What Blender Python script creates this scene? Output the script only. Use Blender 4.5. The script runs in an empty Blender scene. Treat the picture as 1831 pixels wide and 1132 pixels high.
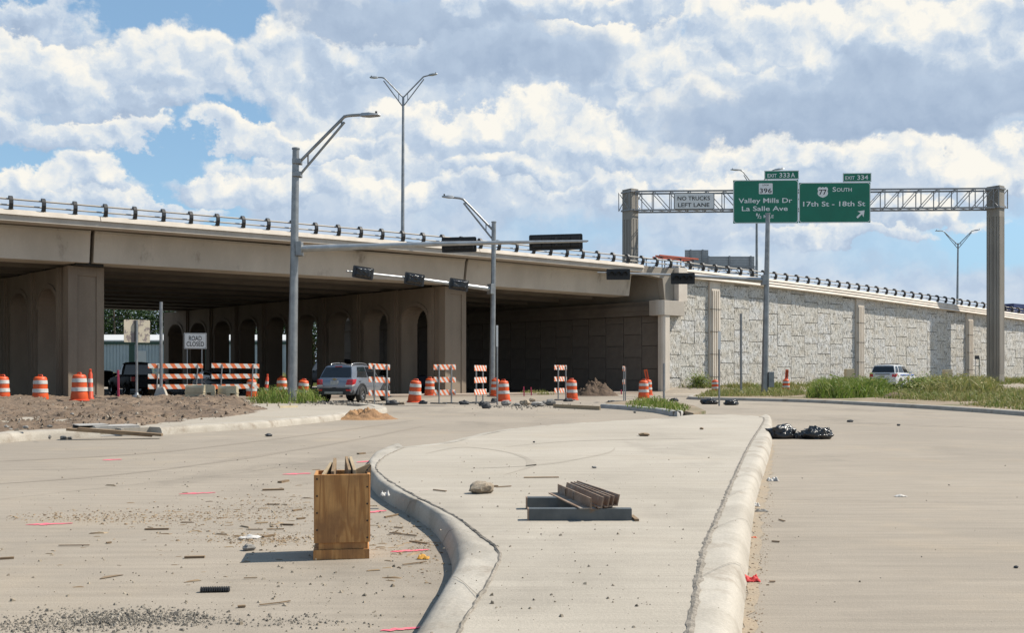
import bpy, bmesh, math, random
import numpy as np
from mathutils import Vector, Matrix, noise as mnoise

R = math.radians
rnd = random.Random(7)
SC = bpy.context.scene
COL = SC.collection

# ------------------------------------------------------------------ camera
F, CX, HY, CH = 1780.0, 915.5, 670.0, 1.2        # focal length and horizon, in pixels of the photograph; camera height
cam_d = bpy.data.cameras.new('camera')
cam = bpy.data.objects.new('camera', cam_d)
COL.objects.link(cam)
cam.location = (0, 0, CH)
cam.rotation_euler = (R(90), 0, 0)
cam_d.sensor_width = 36.0
cam_d.lens = 36.0 * F / 1831.0
cam_d.shift_y = 104.0 / 1831.0
cam_d.clip_start = 0.1
cam_d.clip_end = 6000
SC.camera = cam

# ------------------------------------------------------------------ light
SUN_EL, SUN_AZ = 50.0, 12.0                       # elevation; angle from +X towards +Y
EXPOSURE = 0.5
SC.view_settings.view_transform = 'Standard'
SC.view_settings.look = 'None'
SC.view_settings.gamma = 1.0
SC.view_settings.use_curve_mapping = False
SC.view_settings.exposure = EXPOSURE
sun_v = Vector((math.cos(R(SUN_AZ)) * math.cos(R(SUN_EL)), math.sin(R(SUN_AZ)) * math.cos(R(SUN_EL)), math.sin(R(SUN_EL))))
sd = bpy.data.lights.new('sun', 'SUN')
sd.energy = 5.0
sd.angle = R(0.5)
sd.color = (1.0, 0.93, 0.82)
so = bpy.data.objects.new('sun', sd)
COL.objects.link(so)
so.rotation_euler = sun_v.to_track_quat('Z', 'Y').to_euler()
so.location = (0, 0, 40)

# ------------------------------------------------------------------ node helpers
class NT:
    def __init__(s, tree):
        s.t = tree
        s.n = tree.nodes
        s.l = tree.links
    def new(s, typ, **kw):
        nd = s.n.new(typ)
        for k, v in kw.items():
            setattr(nd, k, v)
        return nd
    def put(s, sock, v):
        if isinstance(v, bpy.types.NodeSocket):
            s.l.new(v, sock)
        elif v is not None:
            if sock.type == 'RGBA' and len(v) == 3:
                v = (*v, 1)
            sock.default_value = v
    def math(s, op, a, b=None, c=None, clamp=False):
        nd = s.new('ShaderNodeMath', operation=op, use_clamp=clamp)
        s.put(nd.inputs[0], a)
        if b is not None: s.put(nd.inputs[1], b)
        if c is not None: s.put(nd.inputs[2], c)
        return nd.outputs[0]
    def vmath(s, op, a, b=None, scale=None, out=0):
        nd = s.new('ShaderNodeVectorMath', operation=op)
        s.put(nd.inputs[0], a)
        if b is not None: s.put(nd.inputs[1], b)
        if scale is not None: s.put(nd.inputs['Scale'], scale)
        return nd.outputs[out]
    def noise(s, vec, scale, detail=4, rough=0.55, dist=0.0, col=False):
        nd = s.new('ShaderNodeTexNoise')
        s.put(nd.inputs['Vector'], vec)
        nd.inputs['Scale'].default_value = scale
        nd.inputs['Detail'].default_value = detail
        nd.inputs['Roughness'].default_value = rough
        nd.inputs['Distortion'].default_value = dist
        return nd.outputs['Color'] if col else nd.outputs[0]
    def ramp(s, v, a, b, lo=0.0, hi=1.0, smooth=True):
        nd = s.new('ShaderNodeMapRange', interpolation_type='SMOOTHSTEP' if smooth else 'LINEAR')
        s.put(nd.inputs[0], v)
        nd.inputs[1].default_value = a
        nd.inputs[2].default_value = b
        nd.inputs[3].default_value = lo
        nd.inputs[4].default_value = hi
        return nd.outputs[0]
    def mix(s, f, a, b, mode='MIX'):
        nd = s.new('ShaderNodeMix', data_type='RGBA', blend_type=mode)
        s.put(nd.inputs[0], f)
        s.put(nd.inputs[6], a)
        s.put(nd.inputs[7], b)
        return nd.outputs[2]
    def xyz(s, v):
        nd = s.new('ShaderNodeSeparateXYZ')
        s.put(nd.inputs[0], v)
        return nd.outputs
    def comb(s, x, y, z):
        nd = s.new('ShaderNodeCombineXYZ')
        s.put(nd.inputs[0], x); s.put(nd.inputs[1], y); s.put(nd.inputs[2], z)
        return nd.outputs[0]

# ------------------------------------------------------------------ sky: Sky Texture plus procedural cumulus, as world light
world = bpy.data.worlds.new('World')
SC.world = world
world.use_nodes = True
W = NT(world.node_tree)
W.n.clear()
SKY_STRENGTH = 0.071
def build_sky():
    wo = W.new('ShaderNodeOutputWorld')
    bg = W.new('ShaderNodeBackground')
    bg.inputs['Strength'].default_value = SKY_STRENGTH
    W.l.new(bg.outputs[0], wo.inputs[0])
    st = W.new('ShaderNodeTexSky', sky_type='NISHITA')
    st.sun_disc = False
    st.sun_elevation = R(SUN_EL)
    st.sun_rotation = R(90 - SUN_AZ)
    st.air_density = 1.0
    st.dust_density = 0.6
    st.ozone_density = 1.5
    d = W.new('ShaderNodeTexCoord').outputs['Generated']
    x, y, z = W.xyz(d)
    W.put(st.inputs['Vector'], W.vmath('NORMALIZE', W.comb(x, y, W.math('MAXIMUM', z, .045)))) if 'Vector' in st.inputs else None
    az = W.math('ARCTAN2', x, y)
    el = W.math('ARCSINE', z)
    p0 = W.comb(az, el, 0.0)
    # turbulence that frays every outline, and rounded lobes for the cauliflower heads
    w1 = W.noise(W.vmath('MULTIPLY', p0, (1.0, 1.25, 1)), 10, 7, 0.60, 0.0, col=True)
    w2 = W.noise(p0, 52, 5, 0.62, 0.0, col=True)
    warp = W.vmath('SCALE', W.vmath('SUBTRACT', w1, (.5, .5, .5)), scale=0.115)
    warp2 = W.vmath('SCALE', W.vmath('SUBTRACT', w2, (.5, .5, .5)), scale=0.022)
    p = W.vmath('ADD', W.vmath('ADD', p0, warp), warp2)
    def lobes(vec, sc_):
        nd = W.new('ShaderNodeTexVoronoi', voronoi_dimensions='2D', feature='F1')
        nd.inputs['Scale'].default_value = sc_
        W.put(nd.inputs['Vector'], vec)
        return nd.outputs['Distance']
    def height(vec):
        a_ = W.math('MULTIPLY', lobes(vec, 15), -.60)
        b_ = W.math('MULTIPLY', lobes(vec, 40), -.34)
        c_ = W.math('MULTIPLY', W.noise(vec, 28, 7, .62), .95)
        return W.math('ADD', W.math('ADD', a_, b_), c_)
    qv = W.vmath('ADD', W.vmath('ADD', p0, W.vmath('SCALE', warp, scale=.30)), W.vmath('SCALE', warp2, scale=.9))
    h1 = height(qv)
    h2 = height(W.vmath('ADD', qv, (0.0045, 0.0085, 0)))
    rel = W.math('MULTIPLY', W.math('SUBTRACT', h1, h2), 1.25)
    hd_ = W.math('MULTIPLY', W.math('ADD', h1, .02), -.55)
    mid = W.ramp(W.noise(W.vmath('MULTIPLY', p, (1.0, 1.8, 1)), 8, 6, 0.58), 0.30, 0.70, -0.22, 0.22, smooth=False)
    low = W.ramp(el, 0.0, 0.20, 1.0, 0.0)
    def pos(px, py):
        u = math.atan((px - CX) / F)
        return u, math.atan((HY - py) / F * math.cos(u))
    def colour(br):
        c_ = W.mix(W.ramp(br, -0.35, 0.30, smooth=False), (3.5, 4.5, 6.05), (5.1, 6.15, 7.55))
        c_ = W.mix(W.ramp(br, 0.26, 0.60, smooth=False), c_, (7.0, 7.65, 8.3))
        return W.mix(W.ramp(br, 0.55, 0.95, smooth=False), c_, (9.7, 9.4, 8.6))
    # open sky
    sky = W.mix(1.0, st.outputs[0], (1.25, 1.42, 1.42), 'MULTIPLY')
    sky = W.mix(W.math('ADD', W.math('MULTIPLY', low, .55), .35), sky, (3.5, 5.7, 8.2))
    # a thin broken sheet behind the cumulus, with the blue openings of this sky
    big = W.noise(W.vmath('MULTIPLY', p, (1.0, 2.0, 1)), 3.2, 3, 0.5)
    cover = W.ramp(big, 0.28, 0.50, -0.25, 0.60, smooth=False)
    cover = W.math('ADD', cover, W.ramp(el, 0.02, 0.20, 0.25, 0.0))
    cover = W.math('ADD', cover, W.ramp(el, 0.36, 0.75, 0.0, -0.55))
    for px_, py_, rx, ry, wt in ((265, 40, 230, 70, -1.2), (432, 110, 60, 150, -1.3), (285, 300, 110, 110, -1.3), (200, 262, 190, 36, -1.0), (40, 262, 80, 24, -.8), (1258, 22, 34, 46, -1.8), (330, 385, 130, 50, -.9),
                                 (1690, 440, 260, 60, -.4), (1000, 410, 140, 40, -.3), (620, 180, 200, 170, .6), (950, 170, 420, 190, .6), (1500, 170, 330, 230, .8), (700, 360, 260, 110, .3)):
        u, v = pos(px_, py_)
        dd = W.vmath('MULTIPLY', W.vmath('SUBTRACT', p, (u, v, 0)), (F / rx * .9, F / ry * .9, 0))
        cover = W.math('ADD', cover, W.ramp(W.vmath('LENGTH', dd, out=1), .25, 1.25, wt, 0))
    sheet_br = W.math('ADD', W.math('MULTIPLY', W.math('ADD', rel, mid), .55), .34)
    fin = W.mix(W.ramp(cover, 0.05, 0.85), sky, W.mix(W.math('MULTIPLY', low, .3), colour(sheet_br), (5.5, 6.6, 8.2)))
    # individual cumulus, far ones first: bright sunward heads, flat shaded bases
    base_br = W.math('ADD', rel, W.math('MULTIPLY', mid, .8))
    dull = W.math('MULTIPLY', base_br, .5)
    for px_, py_, rx, ry, bo in (
        (60, 335, 150, 40, .05), (145, 322, 62, 44, .1), (250, 372, 130, 26, .0), (600, 305, 200, 50, .05), (470, 335, 150, 36, .0), (1050, 335, 160, 44, .08), (900, 305, 130, 36, .0),
        (1570, 292, 250, 40, .22), (1750, 300, 130, 38, .2), (1320, 292, 120, 32, .16), (1640, 385, 110, 26, .02), (1260, 345, 90, 34, .05), (760, 350, 130, 36, 0), (1480, 430, 160, 24, 0),
        (55, 232, 130, 40, -.12), (200, 232, 72, 36, .14), (450, 240, 100, 34, .08), (585, 258, 120, 36, .05), (850, 216, 210, 42, .16), (1090, 262, 150, 60, .10), (1215, 190, 100, 82, .14),
        (300, 132, 150, 84, .06), (55, 125, 125, 92, .14), (215, 195, 150, 26, -.25), (545, 125, 95, 115, .06), (650, 95, 120, 90, .0), (1070, 105, 170, 88, .12), (915, 115, 190, 68, -.42), (720, 32, 230, 44, -.45),
        (1400, 96, 170, 84, .12), (1720, 150, 190, 120, -.22), (1500, 205, 320, 78, -.50), (1650, 62, 130, 56, .12), (1330, 50, 90, 60, .12), (30, 10, 150, 30, -.2), (1000, 12, 210, 36, -.05)):
        u, v = pos(px_, py_)
        dd = W.vmath('MULTIPLY', W.vmath('SUBTRACT', p, (u, v, 0)), (F / rx * .88, F / ry * .88, 0))
        x_, y_, _ = W.xyz(dd)
        yl = W.math('MINIMUM', y_, W.math('MULTIPLY', y_, 1.7))            # bases are flatter than heads
        dist = W.math('ADD', W.vmath('LENGTH', W.comb(x_, yl, 0), out=1), hd_)
        soft = .16 if bo > -.1 else .34
        br_ = W.math('ADD', W.math('MULTIPLY_ADD', y_, .50 if bo > -.3 else .26, .43 + bo), base_br if bo > -.3 else dull)
        fin = W.mix(W.ramp(dist, 1.02, 1.02 - soft - .12), fin, W.mix(W.math('MULTIPLY', low, .30), colour(br_), (5.8, 6.9, 8.3)))
    # below the horizon: plain ground light
    fin = W.mix(W.ramp(el, -0.06, -0.03, 1.0, 0.0), fin, (2.2, 2.0, 1.7))
    W.l.new(fin, bg.inputs['Color'])
build_sky()

# ------------------------------------------------------------------ geometry helpers
def P(px, py, z=0.0):
    """the point of the plane at height z that the photograph shows at this pixel"""
    Y = (CH - z) * F / (py - HY)
    return Vector(((px - CX) / F * Y, Y, z))
def X_at(px, Y): return (px - CX) / F * Y
def Z_at(py, Y): return CH + (HY - py) / F * Y
def sstep(x, a, b):
    t = min(1.0, max(0.0, (x - a) / (b - a)))
    return t * t * (3 - 2 * t)

class MB:
    """collects faces of one mesh"""
    def __init__(s): s.v = []; s.f = []; s.m = []; s.mi = 0
    def add(s, vs, fs):
        b = len(s.v)
        s.v.extend([tuple(v) for v in vs])
        s.f.extend([tuple(i + b for i in f) for f in fs])
        s.m.extend([s.mi] * len(fs))
        return s
    def hexa(s, c):   # 8 corners: bottom 4 counterclockwise, top 4
        return s.add(c, [(3, 2, 1, 0), (4, 5, 6, 7), (0, 1, 5, 4), (1, 2, 6, 5), (2, 3, 7, 6), (3, 0, 4, 7)])
    def box(s, x0, x1, y0, y1, z0, z1):
        return s.hexa([(x0, y0, z0), (x1, y0, z0), (x1, y1, z0), (x0, y1, z0), (x0, y0, z1), (x1, y0, z1), (x1, y1, z1), (x0, y1, z1)])
    def cbox(s, c, sz, M=None):
        x, y, z = (a / 2 for a in sz)
        pts = [(-x, -y, -z), (x, -y, -z), (x, y, -z), (-x, y, -z), (-x, -y, z), (x, -y, z), (x, y, z), (-x, y, z)]
        c = Vector(c)
        return s.hexa([c + ((M @ Vector(p)) if M else Vector(p)) for p in pts])
    def beam(s, p0, p1, w, h, up=(0, 0, 1)):
        """square bar from p0 to p1"""
        p0, p1 = Vector(p0), Vector(p1)
        d = (p1 - p0).normalized()
        u = Vector(up)
        if abs(d.dot(u)) > .98: u = Vector((0, 1, 0))
        a = d.cross(u).normalized() * (w / 2)
        b = a.cross(d).normalized() * (h / 2)
        return s.hexa([p0 - a - b, p0 + a - b, p1 + a - b, p1 - a - b, p0 - a + b, p0 + a + b, p1 + a + b, p1 - a + b])
    def tube(s, pts, r, n=8, caps=True):
        pts = [Vector(p) for p in pts]
        rs = r if isinstance(r, (list, tuple)) else [r] * len(pts)
        b = len(s.v)
        up = Vector((0, 0, 1))
        prev = None
        for i, p in enumerate(pts):
            d = (pts[min(i + 1, len(pts) - 1)] - pts[max(i - 1, 0)]).normalized()
            if prev is None:
                u = up if abs(d.dot(up)) < .95 else Vector((1, 0, 0))
                a = d.cross(u).normalized()
            else:
                a = (prev - d * prev.dot(d)).normalized()
            prev = a
            c = d.cross(a)
            for k in range(n):
                t = 2 * math.pi * k / n
                s.v.append(tuple(p + a * (rs[i] * math.cos(t)) + c * (rs[i] * math.sin(t))))
        m = len(pts)
        for i in range(m - 1):
            for k in range(n):
                k2 = (k + 1) % n
                s.f.append((b + i * n + k, b + i * n + k2, b + (i + 1) * n + k2, b + (i + 1) * n + k)); s.m.append(s.mi)
        if caps:
            s.f.append(tuple(b + k for k in reversed(range(n)))); s.m.append(s.mi)
            s.f.append(tuple(b + (m - 1) * n + k for k in range(n))); s.m.append(s.mi)
        return s
    def lathe(s, prof, n=20, o=(0, 0, 0), caps=True):
        b = len(s.v)
        for r, z in prof:
            for k in range(n):
                t = 2 * math.pi * k / n
                s.v.append((o[0] + r * math.cos(t), o[1] + r * math.sin(t), o[2] + z))
        for i in range(len(prof) - 1):
            for k in range(n):
                k2 = (k + 1) % n
                s.f.append((b + i * n + k, b + i * n + k2, b + (i + 1) * n + k2, b + (i + 1) * n + k)); s.m.append(s.mi)
        if caps:
            s.f.append(tuple(b + k for k in reversed(range(n)))); s.m.append(s.mi)
            s.f.append(tuple(b + (len(prof) - 1) * n + k for k in range(n))); s.m.append(s.mi)
        return s
    def prism(s, poly, axis, a, b):
        """poly of 2-D points pulled along an axis from a to b ('x': poly is y,z; 'y': x,z; 'z': x,y)"""
        n = len(poly)
        def v(p, t):
            return {'x': (t, p[0], p[1]), 'y': (p[0], t, p[1]), 'z': (p[0], p[1], t)}[axis]
        vs = [v(p, a) for p in poly] + [v(p, b) for p in poly]
        fs = [tuple(reversed(range(n))), tuple(range(n, 2 * n))]
        fs += [(i, (i + 1) % n, n + (i + 1) % n, n + i) for i in range(n)]
        return s.add(vs, fs)
    def loft(s, rings, closed=True, caps=True):
        n = len(rings[0]); b = len(s.v)
        for r_ in rings: s.v.extend([tuple(p) for p in r_])
        for i in range(len(rings) - 1):
            for k in range(n if closed else n - 1):
                k2 = (k + 1) % n
                s.f.append((b + i * n + k, b + i * n + k2, b + (i + 1) * n + k2, b + (i + 1) * n + k)); s.m.append(s.mi)
        if caps and closed:
            s.f.append(tuple(b + k for k in reversed(range(n)))); s.m.append(s.mi)
            s.f.append(tuple(b + (len(rings) - 1) * n + k for k in range(n))); s.m.append(s.mi)
        return s
    def grid(s, nx, ny, fn):
        b = len(s.v)
        for j in range(ny + 1):
            for i in range(nx + 1):
                s.v.append(tuple(fn(i / nx, j / ny)))
        for j in range(ny):
            for i in range(nx):
                k = b + j * (nx + 1) + i
                s.f.append((k, k + 1, k + nx + 2, k + nx + 1)); s.m.append(s.mi)
        return s
    def mesh(s, name, mats, bevel=0.0, smooth=None, fix=True):
        me = bpy.data.meshes.new(name)
        me.from_pydata(s.v, [], s.f)
        for m in (mats if isinstance(mats, (list, tuple)) else [mats]): me.materials.append(m)
        if any(s.m): me.polygons.foreach_set('material_index', s.m)
        if fix or bevel:
            bm = bmesh.new(); bm.from_mesh(me)
            if bevel:
                bmesh.ops.remove_doubles(bm, verts=bm.verts, dist=1e-5)
                ed = [e for e in bm.edges if len(e.link_faces) == 2 and e.calc_face_angle(0) > R(25)]
                bmesh.ops.bevel(bm, geom=ed, offset=bevel, segments=2, profile=.6, affect='EDGES', clamp_overlap=True)
            if fix: bmesh.ops.recalc_face_normals(bm, faces=bm.faces)
            bm.to_mesh(me); bm.free()
        if smooth is not None:
            me.shade_smooth()
            if smooth < 180: me.set_sharp_from_angle(angle=R(smooth))
        me.update()
        return me
    def obj(s, name, mats, parent=None, **kw):
        return link(name, s.mesh(name, mats, **kw), parent)

def link(name, me, parent=None, loc=None):
    o = bpy.data.objects.new(name, me)
    COL.objects.link(o)
    if parent is not None: o.parent = parent
    if loc is not None: o.location = loc
    return o
def tag(o, label, cat=None, group=None, kind=None):
    o['label'] = label
    if cat: o['category'] = cat
    if group: o['group'] = group
    if kind: o['kind'] = kind
    return o
def thing(name, label, cat, loc=(0, 0, 0), rz=0.0, group=None, rot=None):
    o = bpy.data.objects.new(name, None)
    o.empty_display_size = .2
    COL.objects.link(o)
    o.location = loc
    o.rotation_euler = rot if rot else (0, 0, rz)
    return tag(o, label, cat, group)
def dup(root, loc=None, rz=None, label=None, scale=None, rot=None):
    r_ = root.copy(); COL.objects.link(r_)
    if loc is not None: r_.location = loc
    if rz is not None: r_.rotation_euler = (0, 0, rz)
    if rot is not None: r_.rotation_euler = rot
    if scale: r_.scale = (scale,) * 3 if isinstance(scale, (int, float)) else scale
    if label: r_['label'] = label
    for ch in list(root.children):
        c = ch.copy(); COL.objects.link(c); c.parent = r_
        for g in list(ch.children):
            d = g.copy(); COL.objects.link(d); d.parent = c
    return r_

def text_mesh(s, width=None, cap=None, depth=0.006, mat=None, font_shear=0):
    """flat lettering, centred on the origin in the x-z plane, facing -y"""
    cu = bpy.data.curves.new('lettering', 'FONT')
    cu.body = s; cu.size = 1.0; cu.align_x = 'CENTER'; cu.resolution_u = 3
    cu.offset = 0.012
    o = bpy.data.objects.new('lettering', cu)
    COL.objects.link(o)
    dg = bpy.context.evaluated_depsgraph_get()
    me = bpy.data.meshes.new_from_object(o.evaluated_get(dg))
    bpy.data.objects.remove(o)
    co = np.array([v.co[:] for v in me.vertices])
    lo, hi = co.min(0), co.max(0)
    sz = cap / 0.73 if cap else width / (hi[0] - lo[0])
    sx = width / (hi[0] - lo[0]) if width else sz
    for v in me.vertices:
        x, y, _ = v.co
        v.co = ((x - (lo[0] + hi[0]) / 2) * sx, 0, (y - 0.365) * sz)
    me.materials.clear()
    if mat: me.materials.append(mat)
    return me

# ------------------------------------------------------------------ materials
MATS = {}
KA = .76                                          # albedo level that goes with the exposure above
def ka(c): return tuple(v * KA for v in c[:3])
def mat(name, col, rough=.6, metal=0.0, col2=None, var=(2.0, 5), amt=(.35, .65), fine=0.0, bump=0.0, bscale=20.0, stretch=None,
        spec=.5, coat=0.0, dirt=None, dirt_amt=(.55, .75), dirt_scale=1.0, island=0.0):
    col = ka(col); col2 = ka(col2) if col2 else None; dirt = ka(dirt) if dirt else None
    m = bpy.data.materials.new(name); m.use_nodes = True
    N = NT(m.node_tree)
    b = N.n['Principled BSDF']
    b.inputs['Base Color'].default_value = (*col, 1)
    b.inputs['Roughness'].default_value = rough
    b.inputs['Metallic'].default_value = metal
    b.inputs['Specular IOR Level'].default_value = spec
    b.inputs['Coat Weight'].default_value = coat
    co = N.new('ShaderNodeTexCoord').outputs['Object']
    if stretch: co = N.vmath('MULTIPLY', co, stretch)
    c = (*col, 1)
    if col2:
        c = N.mix(N.ramp(N.noise(co, var[0], var[1], .6), amt[0], amt[1]), (*col, 1), (*col2, 1))
    if dirt:
        c = N.mix(N.ramp(N.noise(co, dirt_scale, 7, .65), dirt_amt[0], dirt_amt[1]), c, (*dirt, 1))
    if fine:
        c = N.mix(1.0, c, N.comb(*[N.ramp(N.noise(co, bscale * 2.2, 3, .7), .3, .7, 1 - fine, 1 + fine)] * 3), 'MULTIPLY')
    if island:
        ri = N.new('ShaderNodeObjectInfo').outputs['Random']
        c = N.mix(1.0, c, N.comb(*[N.ramp(ri, 0, 1, 1 - island, 1 + island, smooth=False)] * 3), 'MULTIPLY')
    N.put(b.inputs['Base Color'], c)
    if bump:
        bp = N.new('ShaderNodeBump')
        bp.inputs['Strength'].default_value = 1.0
        bp.inputs['Distance'].default_value = bump
        N.l.new(N.noise(co, bscale, 5, .6), bp.inputs['Height'])
        N.l.new(bp.outputs[0], b.inputs['Normal'])
    MATS[name] = m
    return m
M_conc_new = mat('pale_concrete', (.50, .455, .385), .85, col2=(.40, .36, .305), var=(.9, 6), fine=.10, bump=.002, bscale=55, dirt=(.30, .26, .21), dirt_scale=1.7, dirt_amt=(.60, .82))
M_kerb = mat('kerb_concrete', (.485, .44, .37), .85, col2=(.385, .345, .285), var=(1.6, 6), fine=.10, bump=.004, bscale=30, dirt=(.27, .22, .165), dirt_scale=2.3, dirt_amt=(.50, .74))
M_kerb_grey = mat('grey_kerb_concrete', (.46, .44, .41), .85, col2=(.36, .345, .32), var=(2.5, 6), fine=.12, bump=.004, bscale=30)
M_crack = mat('crack_mortar', (.20, .175, .14), .95, col2=(.33, .29, .24), var=(22, 4), fine=.2, bump=.006, bscale=60)
M_conc_bridge = mat('bridge_concrete', (.39, .345, .285), .85, col2=(.31, .27, .225), var=(.45, 6), fine=.06, bump=.003, bscale=18, dirt=(.22, .18, .14), dirt_scale=.8, dirt_amt=(.60, .80), stretch=(1, 1, .5))
M_conc_parapet = mat('parapet_concrete', (.62, .555, .475), .85, col2=(.54, .48, .405), var=(1.2, 6), fine=.06, bump=.002, bscale=25, stretch=(1, 1, .4))
M_conc_shade = mat('shade_darkened_concrete', (.21, .18, .148), .85, col2=(.16, .135, .11), var=(.5, 5), fine=.06)  # darkened copy of the bridge concrete; under-deck shade is in its colour
M_conc_girder = mat('girder_concrete', (.69, .62, .525), .8, col2=(.57, .51, .43), var=(.5, 6), fine=.05, dirt=(.34, .29, .235), dirt_scale=1.1, dirt_amt=(.58, .76), bump=.002, bscale=20, stretch=(1, 1, .45))  # light copy, outer girder only; inner ones take the darkened concrete
M_conc_bent = mat('bent_concrete', (.32, .255, .188), .85, col2=(.245, .19, .14), var=(.6, 6), fine=.06, bump=.003, bscale=20, stretch=(1, 1, .35))
M_conc_abut = mat('shade_darkened_abutment', (.22, .185, .15), .85, col2=(.17, .142, .115), var=(.8, 6), fine=.06, bump=.003, bscale=20)  # kept dark to stand in for the shade beneath the deck
M_asphalt = mat('deck_pavement', (.20, .19, .175), .9, col2=(.15, .145, .135), var=(.5, 5), fine=.1)
M_coping = mat('coping_concrete', (.86, .77, .66), .8, col2=(.76, .67, .57), var=(.9, 5), fine=.05, bump=.002, bscale=20)
M_pilaster = mat('pilaster_concrete', (.84, .745, .63), .8, col2=(.70, .62, .52), var=(1.2, 5), fine=.06, stretch=(1, 1, .3))
M_joint = mat('dark_joint_gap', (.15, .13, .105), .95)  # even dark brown of the joints and the backing behind the panels
M_galv = mat('galvanised_steel', (.40, .41, .41), .45, .75, col2=(.30, .31, .315), var=(3, 5), fine=.05)
M_galv_l = mat('galvanised_arm', (.52, .53, .53), .40, .55, col2=(.42, .43, .43), var=(3, 5))
M_truss = mat('truss_steel', (.30, .30, .30), .5, .5, col2=(.36, .36, .36), var=(3, 4))
M_black = mat('black_post_steel', (.020, .020, .022), .55, .2, col2=(.05, .05, .05), var=(6, 3))
M_rail = mat('rail_tube_steel', (.50, .46, .40), .6, .1)
M_blackplate = mat('black_backplate', (.012, .012, .013), .55)
M_bag = mat('black_plastic_bag', (.012, .012, .013), .18, spec=.6, bump=.03, bscale=14)
M_plate_grey = mat('backplate_dark_grey', (.045, .047, .05), .55)
M_orange = mat('drum_orange', (.80, .115, .018), .5, col2=(.70, .085, .015), var=(3, 4), dirt=(.42, .10, .03), dirt_scale=4, dirt_amt=(.60, .85), island=.10)
M_orange_red = mat('drum_orange_faded', (.72, .075, .016), .5, col2=(.60, .06, .015), var=(4, 4))
M_band = mat('white_reflective_band', (.72, .70, .66), .4, col2=(.55, .53, .49), var=(6, 4))
M_rubber = mat('black_rubber', (.020, .020, .020), .85, col2=(.035, .034, .032), var=(9, 3))
M_red = mat('red_paint', (.55, .02, .03), .5)
M_pink = mat('pink_stake_paint', (.65, .07, .14), .7)
M_signwhite = mat('white_sign_sheet', (.98, .97, .93), .45, col2=(.90, .89, .85), var=(2, 4))
M_signback = mat('bare_sign_back', (.70, .62, .47), .55, .0, col2=(.62, .55, .42), var=(2, 4), dirt=(.30, .25, .23), dirt_scale=2.6, dirt_amt=(.50, .56))
M_green = mat('green_sign_sheet', (.002, .215, .125), .45, col2=(.002, .19, .11), var=(.8, 3))
M_letter = mat('white_lettering', (1.0, 1.0, .97), .45)
M_letter_k = mat('black_lettering', (.018, .018, .018), .5)
M_alum = mat('aluminium_sign_back', (.42, .42, .41), .45, .4, col2=(.36, .36, .355), var=(2, 3))
M_dirt = mat('brown_soil', (.150, .103, .067), .95, col2=(.225, .160, .108), var=(1.0, 8), fine=.25, bump=.05, bscale=7, dirt=(.095, .066, .046), dirt_scale=2.2, dirt_amt=(.5, .68))
M_sand = mat('orange_sandy_soil', (.42, .235, .105), .95, col2=(.30, .17, .085), var=(2, 6), fine=.2, bump=.02, bscale=14)
M_mulch = mat('brown_mulch', (.15, .10, .062), .95, col2=(.085, .055, .038), var=(6, 5), fine=.25, bump=.02, bscale=14)
M_block = mat('yellowish_concrete', (.70, .59, .39), .85, col2=(.60, .50, .33), var=(2, 5), fine=.08, bump=.004, bscale=25)
M_rock = mat('grey_rubble', (.30, .285, .26), .9, col2=(.20, .19, .175), var=(5, 5), fine=.15, bump=.01, bscale=18, island=.25)
M_rock_tan = mat('tan_rock', (.42, .345, .255), .9, col2=(.27, .215, .155), var=(9, 6), fine=.2, bump=.012, bscale=26)
M_rock_dark = mat('dark_lump', (.045, .047, .05), .8, col2=(.085, .088, .095), var=(6, 4), bump=.01, bscale=20)
M_wood = mat('weathered_wood', (.30, .205, .115), .85, col2=(.20, .135, .08), var=(6, 5), fine=.15, stretch=(1, 4, 4), island=.25)
M_wood_l = mat('pale_lumber', (.48, .37, .235), .8, col2=(.37, .275, .165), var=(5, 5), fine=.1, stretch=(1, 4, 4))
M_steel_d = mat('dark_painted_tube', (.085, .098, .105), .45, .3, col2=(.13, .145, .15), var=(4, 5), dirt=(.20, .12, .06), dirt_scale=3.5, dirt_amt=(.64, .76))
M_rust = mat('rusty_angle_iron', (.38, .28, .205), .75, .1, col2=(.25, .16, .105), var=(5, 6), fine=.15, dirt=(.36, .33, .29), dirt_scale=4, dirt_amt=(.52, .70))
M_pinkline = mat('pink_marking_paint', (.85, .13, .20), .8, col2=(.75, .22, .24), var=(14, 5))
M_redcloth = mat('red_cloth', (.62, .025, .025), .7)
M_whitelitter = mat('white_litter', (.68, .66, .62), .6, col2=(.45, .42, .38), var=(8, 4))
M_glass = mat('tinted_glass', (.012, .014, .017), .06, spec=.7)
M_glass_c = mat('window_glass', (.05, .07, .09), .05, spec=.8)
M_chrome = mat('alloy_rim', (.52, .52, .52), .3, .75)
M_tail = mat('red_lamp_lens', (.50, .012, .016), .2, coat=.4)
M_lensw = mat('white_lamp_lens', (.60, .60, .58), .2)
M_plasticd = mat('dark_trim', (.030, .031, .033), .6)
M_car_grey = mat('grey_car_paint', (.235, .255, .295), .28, .45, coat=.9)
M_car_white = mat('white_car_paint', (.74, .75, .76), .30, coat=.6)
M_car_black = mat('black_car_paint', (.008, .008, .010), .55, spec=.2)
M_car_dkblue = mat('dark_blue_car_paint', (.010, .014, .030), .5, spec=.3)
M_car_silver = mat('silver_car_paint', (.16, .17, .18), .5)
M_truck_blue = mat('navy_trailer_side', (.012, .028, .12), .5, col2=(.02, .04, .15), var=(1, 3))
M_bluestripe = mat('blue_stripe', (.02, .10, .55), .4)
M_gold = mat('gold_badge', (.50, .34, .08), .4, .3, col2=(.38, .27, .10), var=(9, 3))
M_plate_lic = mat('licence_plate', (.52, .53, .52), .5, col2=(.36, .37, .38), var=(20, 3))
M_shed = mat('blue_grey_metal_siding', (.42, .49, .52), .5, .1, col2=(.47, .54, .57), var=(.4, 3))
M_shed_w = mat('white_trim_metal', (.66, .66, .64), .5)
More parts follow.
